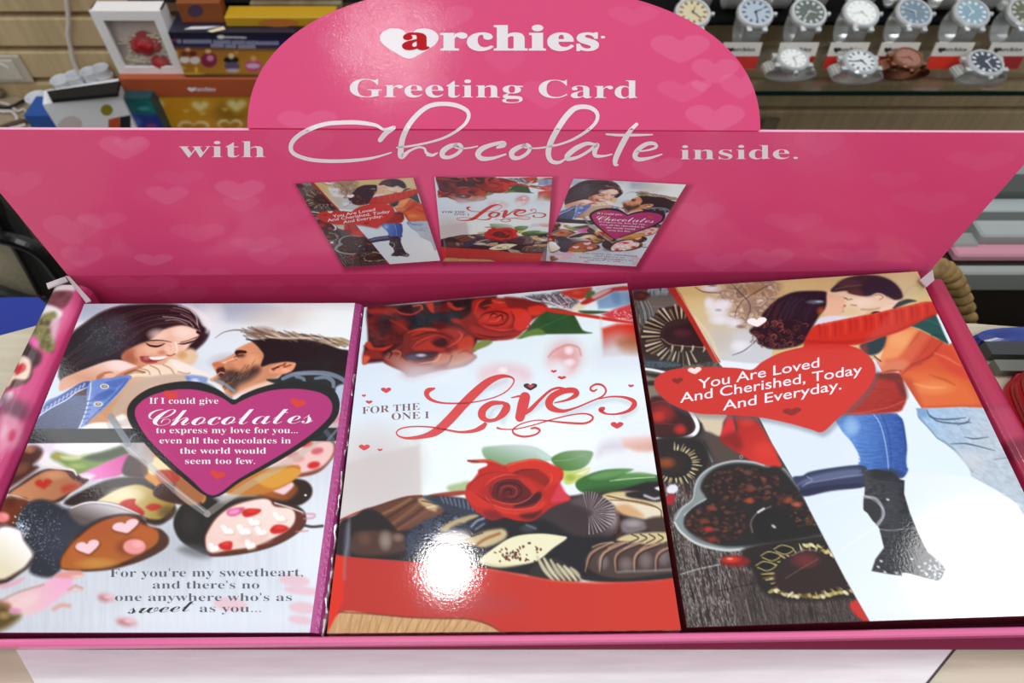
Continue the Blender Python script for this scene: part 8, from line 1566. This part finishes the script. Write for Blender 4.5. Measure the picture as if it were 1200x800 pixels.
# wall switch
z1, z0_ = float(Vt(20, 63, WALL_Y)[2]), float(Vt(20, 95, WALL_Y)[2]); xr = float(Vt(22, 63, WALL_Y)[0]); xl = xr - .10
sw = thing('wall_switch', 'grey switch plate on the slatted wall at the left edge', 'switch', ((xl + xr) / 2, WALL_Y, (z0_ + z1) / 2))
MB().box((xl, WALL_Y - .006, z0_), (xr, WALL_Y - .0005, z1), .002).build('plate', mat('grey_plate', 'c0b8a8', 0.45), sw)
MB().box((xl + .01, WALL_Y - .009, z0_ + .007), (xr - .012, WALL_Y - .006, z1 - .006), .0015).build('socket_module', mat('grey_module', 'cdc7ba', 0.45), sw)
zc = (z0_ + z1) / 2
MB().tube([(xr - .046, WALL_Y - .010, zc - .012), (xr - .046, WALL_Y - .010, zc + .006), (xr - .040, WALL_Y - .010, zc + .011), (xr - .030, WALL_Y - .010, zc + .011), (xr - .025, WALL_Y - .010, zc + .006), (xr - .025, WALL_Y - .010, zc - .012)], .0018, 6).build('raised_mark', mat('light_mark', 'd0ccc4', 0.5), sw)
o = MB().tube([Vt(x, y, WALL_Y - .008) for x, y in ((-6, 106), (0, 105), (4, 108), (3, 112), (-4, 114))], .003, 8).build('cable_ring', mat('brown_ring', '6b5844', 0.5), loc=Vt(0, 108, WALL_Y)); tag(o, 'small brown ring on the wall below the switch plate', 'ring')

# ------------------------------------------------------------------ office chair at the lower left
ch = thing('office_chair', 'black framed chair with cream mesh back and blue seat, left of the box', 'chair', (-.55, .42, -1.0))
fp = [Vt(x, y, .50) for x, y in ((-120, 150), (0, 238), (25, 262), (62, 330), (60, 362), (0, 352), (-120, 330))]
mesh_obj('mesh_back', fp + [p + [0, .006, 0] for p in fp], [tuple(range(7)), tuple(range(13, 6, -1))] + [(i, (i + 1) % 7, 7 + (i + 1) % 7, 7 + i) for i in range(7)], mat('cream_mesh', 'd8ccae', 0.7, noise='c0b698', noise_scale=150), ch)
blk, gry = mat('black_frame', '1b1c1d', 0.3, coat=.4), mat('grey_frame', '3a3d3e', 0.35)
MB().tube(catmull([Vt(x, y, .485) for x, y in ((-40, 200), (-4, 238), (20, 272), (45, 312), (66, 345), (78, 372))], False, 6), .011, 10).build('back_frame', gry, ch)
MB().tube(catmull([Vt(x, y, .478) for x, y in ((-60, 160), (-14, 226), (6, 262), (30, 305), (50, 342))], False, 6), .0065, 10).build('back_frame', blk, ch)
MB().tube(catmull([Vt(x, y, .465) for x, y in ((-60, 274), (-10, 276), (25, 284), (50, 298), (72, 326))], False, 6), .0075, 10).build('arm_rest', blk, ch)
MB().tube(catmull([Vt(x, y, .47) for x, y in ((-60, 322), (0, 342), (30, 352), (62, 358))], False, 6), .008, 10).build('lower_frame', gry, ch)
sp = [Hz(x, y, -.13) for x, y in ((-260, 350), (45, 348), (75, 376), (60, 430), (-260, 430))]
MB().loft([[tuple(p - [0, 0, .05]) for p in sp], [tuple(p) for p in sp]]).build('seat', mat('blue_fabric', '24379a', 0.8), ch)
sc = np.mean(sp, 0)
MB().tube([sc - [0, 0, .05], (sc[0], sc[1], -.93)], .022, 12).build('gas_column', blk, ch)
m = MB()
for k in range(5):
    t = k * 2 * math.pi / 5 + .3
    m.tube([(sc[0], sc[1], -.93), (sc[0] + .24 * math.cos(t), sc[1] + .2 * math.sin(t), -.975)], [.022, .014], 8)
m.build('star_base', blk, ch)
MB().tube([sc - [0, -.02, .04], (sc[0] - .02, .44, -.12), (sc[0] - .04, .487, -.05)], .014, 8).build('back_support', blk, ch)
# ------------------------------------------------------------------ right: glass shelf of watches
DG = 0.70
ZG = float(Vt(1000, 107, DG)[2])
xg0, xg1 = float(Vt(760, 100, DG)[0]), 1.15
gs = thing('glass_shelf', 'clear green-edged glass shelf carrying the watches, right of the header', 'shelf', (.6, DG, ZG - .006))
MB().box((xg0, DG + .001, ZG - .006), (xg1, WALL_Y, ZG)).build('glass_pane', mat('shelf_glass', 'dfeee6', 0.04, trans=1.0, alpha=0.2, spec=0.5), gs)
MB().box((xg0, DG, ZG - .0062), (xg1, DG + .001, ZG)).build('polished_edge', mat('green_edge', '0e2a24', 0.15, coat=.5), gs)
pad = MB().box((xg0, .845, ZG), (xg1, WALL_Y - .005, ZG + .010), .003).build('display_pad', mat('black_velvet', '0d0d10', 0.9, spec=0.15), loc=(.6, .9, ZG)); tag(pad, 'flat black velvet pad under the back row of watches', 'pad')
steel = mat('steel', 'dce0e2', 0.22, metal=0.55); steel2 = mat('brushed_steel', 'd0d4d2', 0.25, metal=0.55); goldm = mat('rose_gold', 'b98468', 0.3, metal=1.0)
inkdial = mat('watch_dial', rough=0.35, coat=.6, coat_rough=.05, art=True)
def make_watch(px, py, base_y, z, label, group, dial='e8e8e8', R_=.0205, lying=False, strap=None, tilt=50, hands=('202428', .5), bezel=None, hbase=None):
    """px, py: where its dial shows; base_y: distance of the place it stands on"""
    strap = strap or steel2; bezel = bezel or steel
    x = float(Vt(px, py, base_y)[0])
    t = thing('wrist_watch', label, 'watch', (x, base_y, z), group)
    if lying:
        rx, rz = .030, .0085
        c = np.array([x, base_y, z + rz + .0015]); th = math.radians(80)
        n = np.array([0, -math.cos(th), math.sin(th)]); u = np.array([1.0, 0, 0]); v = np.cross(n, u)
        cc = c + np.array([0, 0, rz + .004])
        P = [c + np.array([rx * math.sin(k), 0, rz * math.cos(k)]) for k in np.linspace(.5, 2 * math.pi - .5, 27)]
        ax = np.array([0, 1.0, 0]); wd = .019
    else:
        ry, rz = .019, .0205
        c = np.array([x, base_y, z + rz + .003]); th = math.radians(tilt)
        n = np.array([0, -math.cos(th), math.sin(th)]); u = np.array([1.0, 0, 0]); v = np.cross(n, u)
        cc = c + np.array([0, -ry * math.cos(th), rz * math.sin(th)]) * 1.05
        P = [c + np.array([0, -ry * math.cos(th + k), rz * math.sin(th + k)]) for k in np.linspace(.75, 2 * math.pi - .75, 27)]
        ax = u; wd = .023
    m = MB()
    for a, b in zip(P[:-1], P[1:]):
        d = (b - a) * .46; mid = (a + b) / 2; nn = np.cross(d, ax); nn /= np.linalg.norm(nn)
        q = [mid - d - ax * wd / 2, mid - d + ax * wd / 2, mid + d + ax * wd / 2, mid + d - ax * wd / 2]
        m.hexa([tuple(p - nn * .0011) for p in q] + [tuple(p + nn * .0011) for p in q])
    m.build('bracelet', strap, t)
    m = MB().lathe([(.0005, -.005), (R_ * .9, -.005), (R_, -.002), (R_, .002), (R_ * .93, .0042), (R_ * .82, .0042), (R_ * .80, .003), (.0005, .003)], cc, n, 32)
    for s in (-1, 1):
        for k in (-1, 1):
            p = cc + (u if lying else v) * s * R_ * 1.0 + (v if lying else u) * k * R_ * .42 - n * .001
            d_ = (u if lying else v) * s * .0035; w_ = (v if lying else u) * .0028
            q = [p - d_ - w_, p - d_ + w_, p + d_ + w_, p + d_ - w_]
            m.hexa([tuple(p_ - n * .002) for p_ in q] + [tuple(p_ + n * .002) for p_ in q])
    m.build('watch_case', bezel, t)
    rs = np.array([.03, .30, .54, .56, .74, .76, .79]) * R_; ws = np.linspace(0, 2 * math.pi, 97)
    V = cc + n * .0035 + (rs[:, None, None] * (np.sin(ws)[None, :, None] * u + np.cos(ws)[None, :, None] * v))
    near = np.abs((ws / (math.pi / 6) + .5) % 1 - .5) < .13
    mk = near[None, :] & ((rs > .555 * R_) & (rs < .745 * R_))[:, None]
    hm = mat('hand_' + hands[0], hands[0], 0.4)
    inkd = np.where(mk.ravel()[:, None], lin(hexc(hands[0])), lin(hexc(dial)))
    dl = mesh_obj('dial', V.reshape(-1, 3), grid_faces(7, 97), inkdial, t, inkd)
    for ang, ln in ((hands[1], .42), (hands[1] + 2.0, .6)):
        d1 = u * math.sin(ang) + v * math.cos(ang); s_ = np.cross(n, d1) * .0009; p = cc + n * .0042
        q = [p - d1 * R_ * .1 - s_, p - d1 * R_ * .1 + s_, p + d1 * R_ * ln + s_ * .4, p + d1 * R_ * ln - s_ * .4]
        MB().hexa([tuple(p_ - n * .0002) for p_ in q] + [tuple(p_ + n * .0002) for p_ in q]).build('hand', hm, dl)
    cd = u if not lying else -v
    MB().lathe([(.0005, -.002), (.0026, -.002), (.0026, .002), (.0005, .002)], cc + cd * (R_ + .0022), cd, 12).build('crown', bezel, t)
    return t
UP = [(808, 21, 'd6c9a4', 'watch with cream dial, leftmost in the upright row beside the dome', '6a5a3a'), (880, 22, 'aebccb', 'steel watch with pale blue rayed dial, second in the upright row', '2c3c58'), (942, 21, '55605c', 'steel watch with grey-green dial, third in the upright row', 'c8d0cc'),
      (1003, 20, 'f2f6f4', 'steel watch with bright white dial, fourth in the upright row', 'd8dcd8'), (1063, 22, '6f8494', 'steel watch with slate blue dial, fifth in the upright row', 'b8c4cc'), (1130, 21, '83a4b4', 'steel watch with light blue dial, sixth in the upright row', 'e2ecf0'), (1188, 27, '5d6450', 'steel watch with olive dial, rightmost of the upright row', 'c8c8b4')]
for i, (px, py, dc, lb, hc) in enumerate(UP):
    make_watch(px, py, .800, ZG, lb, 'watches standing upright on the glass shelf', dc, .0225, tilt=72, hands=(hc, .4 + .7 * i))
BK = [(822, 3, 'a8b0b0', 'grey dial'), (862, 4, 'd0d0d4', 'pale dial'), (915, 4, '888c8c', 'grey dial'), (957, 3, 'b8bcbc', 'silver dial'), (1012, 2, '3c4044', 'black dial'), (1057, 3, '5a6468', 'slate dial'), (1112, 5, '9a9c98', 'silver dial'), (1157, 6, 'b0b0a8', 'pale grey dial'), (1196, 8, '7c8884', 'green-grey dial')]
ORD = ['leftmost', 'second', 'third', 'fourth', 'middle', 'sixth', 'seventh', 'eighth', 'rightmost']
for i, (px, py, dc, nm) in enumerate(BK):
    make_watch(px, -14, float(Hz(px, py + 6, ZG + .010)[1]), ZG + .010, 'watch on the black velvet pad, %s of the back row cut by the frame' % ORD[i], 'watches in the back row on the pad', dc, .0205, tilt=70, hands=('e0e0e0', .3 + .5 * i))
dy1 = float(Hz(1000, 93, ZG)[1])
make_watch(923, 84, dy1 + .004, ZG, 'silver watch with blank white dial lying at the left front of the glass', 'watches lying on the front of the glass shelf', 'eef0ee', .0190, True, hands=('c8c8c8', 1.0))
make_watch(1002, 85, dy1 - .002, ZG, 'silver watch with white dial and dark hands lying in front of the third red tag', 'watches lying on the front of the glass shelf', 'dde4e6', .0205, True, hands=('30343a', 2.6))
make_watch(1057, 80, dy1 + .006, ZG, 'rose gold watch lying face down between the white and dark dials', 'watches lying on the front of the glass shelf', 'a06c5c', .0175, True, strap=goldm, bezel=goldm, hands=('8a5a4a', 2.6))
make_watch(1144, 89, dy1 - .004, ZG, 'steel watch with dark blue dial lying at the right front of the glass', 'watches lying on the front of the glass shelf', '2c3848', .0215, True, hands=('dfe6ee', .9))

# red and white price tags
TG = [(868, 'c23028', 'red and white price tag half hidden by the dome of the header'), (934, 'a8241e', 'red and white price tag behind the watch with the blank white dial'), (993, 'd02a20', 'red and white price tag behind the white dialled silver watch'), (1052, '8f1c20', 'dark red and white price tag behind the rose gold watch'), (1115, 'd8341f', 'bright red and white price tag left of the dark blue dial'), (1180, '9a2226', 'dark red and white price tag at the right edge')]
for px, rc, lb in TG:
    dt = float(Hz(px, 81, ZG)[1]); x = float(Vt(px, 66, dt)[0]); w2 = .0235; th = math.radians(14); hh = .031
    t = thing('price_tag', lb, 'tag', (x, dt, ZG), 'price tags in front of the upright watches')
    ex = np.array([1.0, 0, 0]); ez = np.array([0, math.sin(th), math.cos(th)]); ny = np.array([0, -math.cos(th), math.sin(th)]); o0 = np.array([x, dt, ZG + .0004])
    def slab(a, b, c, d, k0, k1): 
        q = [o0 + ex * a + ez * c, o0 + ex * b + ez * c, o0 + ex * b + ez * d, o0 + ex * a + ez * d]
        return MB().hexa([tuple(p + ny * k0) for p in q] + [tuple(p + ny * k1) for p in q])
    slab(-w2, w2, hh * .5, hh, 0, .0012).build('tag_card', mat('tag_white', 'd8d4cc', 0.5), t)
    slab(-w2, w2, 0, hh * .5, 0, .0012).build('red_band', mat('tag_' + rc, rc, 0.45), t)
    q = [o0 + ex * -w2 * .5, o0 + ex * w2 * .5, o0 + ex * w2 * .5 + np.array([0, .02, 0]), o0 + ex * -w2 * .5 + np.array([0, .02, 0])]
    MB().hexa([tuple(o0 + ex * -w2 * .4 + ez * hh * .8), tuple(o0 + ex * w2 * .4 + ez * hh * .8), tuple(o0 + ex * w2 * .4 + np.array([0, .022, 0])), tuple(o0 + ex * -w2 * .4 + np.array([0, .022, 0])),
               tuple(o0 + ex * -w2 * .4 + ez * hh * .8 + [0, .001, .001]), tuple(o0 + ex * w2 * .4 + ez * hh * .8 + [0, .001, .001]), tuple(o0 + ex * w2 * .4 + np.array([0, .0235, 0])), tuple(o0 + ex * -w2 * .4 + np.array([0, .0235, 0]))]).build('back_stand', mat('tag_white', 'd8d4cc'), t)
    L = Lettering(lambda X, Y, h: o0 + ex * np.asarray(X)[:, None] + ez * (-np.asarray(Y))[:, None] + ny * (.0014 + h), 0.0)
    L.text('archies', 'F', (-.0105, -hh * .69), (.0165, -hh * .69), .0044, .012)
    L.heart(-.0140, -hh * .735, .0085, .0065)
    L.build('lettering', ink_black, t)

# wall socket under the shelf
zs1, zs0 = float(Vt(900, 136, WALL_Y)[2]), float(Vt(900, 160, WALL_Y)[2]); xa, xb = float(Vt(893, 136, WALL_Y)[0]), float(Vt(914, 136, WALL_Y)[0])
so = thing('wall_socket', 'tan socket plate on the wall below the glass shelf', 'socket', ((xa + xb) / 2, WALL_Y, (zs0 + zs1) / 2))
MB().box((xa, WALL_Y - .008, zs0), (xb, WALL_Y - .0005, zs1), .002).build('plate', mat('tan_plate', '7a6c52', 0.5), so)
MB().box((xa + .004, WALL_Y - .0095, zs0 + .004), (xb - .004, WALL_Y - .0085, zs1 - .004), .0004).build('socket_module', mat('tan_module', '93866a', 0.5), so)

# ------------------------------------------------------------------ right: cabinet with small boxes, basket handle, packets on the counter
DCb = 0.42
ZC = float(Vt(1150, 309, DCb)[2]); ZLd = float(Vt(1170, 381, DCb)[2])
xc0 = float(Vt(1040, 330, DCb)[0])
cb = thing('cabinet', 'dark brown cabinet with pale grey edge rail, right of the box', 'cabinet', (xc0 + .35, DCb, -1.0))
MB().box((xc0, DCb, -1.0), (xc0 + .8, .565, ZC - .001)).build('cabinet_body', mat('dark_wood', '2c241c', 0.5), cb)
MB().box((xc0 - .004, DCb - .012, float(Vt(1150, 330, DCb)[2])), (xc0 + .8, DCb - .0005, ZC), .002).build('edge_rail', mat('grey_rail', '9aa09c', 0.35), cb)
MB().box((xc0 - .12, .262, -1.0), (xc0 + .8, DCb - .0005, ZLd)).build('lower_ledge', mat('ledge', '3a3026', 0.5), cb)
def small(tlx, trx, ytop, ybot, depth, h, label, name='small_box', extra=None):
    d = float(Hz((tlx + trx) / 2, ybot, ZC)[1])
    lo, hi = box_px((tlx, ytop), (trx, ytop), d, ybot, depth, ZC + .0002)
    o = MB().box(lo, hi, .002).build(name, mat('c_' + h, h, 0.3, coat=.4), loc=((lo[0] + hi[0]) / 2, d, ZC)); tag(o, label, 'box', 'small boxes on the brown cabinet')
    return lo, hi
small(1122, 1260, 299, 307, .016, 'c98a9c', 'flat pink packet along the edge of the brown cabinet')
small(1117, 1150, 287, 297, .018, '8d8f8c', 'small silver box at the left end on the cabinet')
small(1152, 1230, 276, 292, .022, '9fa8a6', 'long pale grey box behind the pink packet')
small(1128, 1230, 262, 271, .02, '4f5654', 'dark grey box in the second row on the cabinet')
small(1140, 1225, 248, 258, .022, 'a3acab', 'light silver box in the third row on the cabinet')
small(1155, 1230, 226, 243, .03, '3e4442', 'charcoal box near the back of the cabinet')
small(1172, 1240, 205, 222, .03, '868e8e', 'tall grey box at the back of the cabinet')
# basket with braided handle
bd = .315; bx = float(Vt(1100, 340, bd)[0])
bk_ = thing('wicker_basket', 'wicker basket whose tan braided handle shows behind the right box wall', 'basket', (bx, bd, ZLd))
wick = mat('wicker', 'a8884e', 0.6, noise='6b5028', noise_scale=90)
C_ = catmull([Vt(x, y, bd) for x, y in ((1060, 330), (1078, 318), (1095, 314), (1109, 322), (1119, 340), (1126, 360), (1131, 384), (1134, 410))], False, 10)
for s in (0, 1):
    Q = []
    for i, p in enumerate(C_):
        w_ = i * .62 + s * math.pi; Q.append(p + np.array([.0042 * math.cos(w_), .0042 * math.sin(w_), .002 * math.cos(w_)]))
    MB().tube(Q, .0052, 10).build('braided_handle', wick, bk_, smooth=True)
m = MB(); rb = .034; zr = ZLd + .075
for k in range(10):
    z_ = ZLd + .004 + k * .0078
    m.tube([(bx + (rb + .0012 * math.sin(9 * t + k * math.pi)) * math.cos(t), bd + (rb + .0012 * math.sin(9 * t + k * math.pi)) * math.sin(t), z_) for t in np.linspace(0, 2 * math.pi, 55)], .0042, 6)
m.build('basket_body', wick, bk_)
# packets on the counter beside the box
def pouch(pts, z, h, m, name, label, cat):
    P = catmull(pts, True, 5); v = np.array([Hz(x, y, z) for x, y in P]); c = v.mean(0)
    o = MB().loft([[tuple(c + (p - c) * s + [0, 0, k]) for p in v] for s, k in ((.97, .0), (1.0, h * .4), (.93, h * .85), (.6, h), (.01, h * .96))]).build(name, m, loc=c); tag(o, label, cat)
blup = mat('blue_film', '10246e', 0.25, coat=.5, noise='2c48a4', noise_scale=60, noise_stretch=(1, 3, 1))
pouch([(1138, 396), (1162, 389), (1215, 388), (1250, 396), (1215, 405), (1150, 406)], .0005, .005, blup, 'blue_packet', 'glossy blue packet on the counter edge right of the box', 'packet')
def slabp(pts, z, h, m, label):
    v = [Hz(x, y, z) for x, y in pts]
    o = MB().hexa([tuple(p) for p in v] + [tuple(p + [0, 0, h]) for p in v]).build('flat_box', m, loc=np.mean(v, 0)); tag(o, label, 'box', 'flat boxes on the counter right of the display')
slabp([(1155, 422), (1290, 424), (1280, 408), (1146, 407)], .0005, .006, mat('dark_slab', '34383a', 0.4), 'flat dark grey box between the blue packet and red cards')
slabp([(1166, 440), (1300, 440), (1290, 428), (1158, 427)], .0005, .005, mat('olive_slab', '6d7268', 0.45), 'flat grey-green box just behind the red cards')
for k in range(9):
    z_ = .0004 + k * .0042
    P = catmull([(1176 + k * .2, 470), (1182, 448), (1200, 441), (1290, 440), (1330, 470), (1350, 600), (1250, 620), (1212, 545)], True, 5)
    v = np.array([Hz(x, y, 0.0) for x, y in P]); v[:, 2] = z_; v = v + np.array([0.0006 * math.sin(k * 2.1), .0006 * math.cos(k * 1.7), 0]); c = v.mean(0)
    v[:, 1] -= k * .0006
    o = MB().loft([[tuple(c + (p - c) * s + [0, 0, q]) for p in v] for s, q in ((.985, 0), (1, .0012), (1, .0028), (.985, .0038))]).build('red_envelope', mat('red_paper', 'b81a28', 0.4), loc=c)
    nm = 'bottom red envelope of the pile right of the box' if k == 0 else ('topmost red envelope of the pile right of the box' if k == 8 else '%s red envelope from the bottom of the pile right of the box' % ['', 'second', 'third', 'fourth', 'fifth', 'sixth', 'seventh', 'eighth'][k])
    tag(o, nm, 'envelope', 'pile of red envelopes')
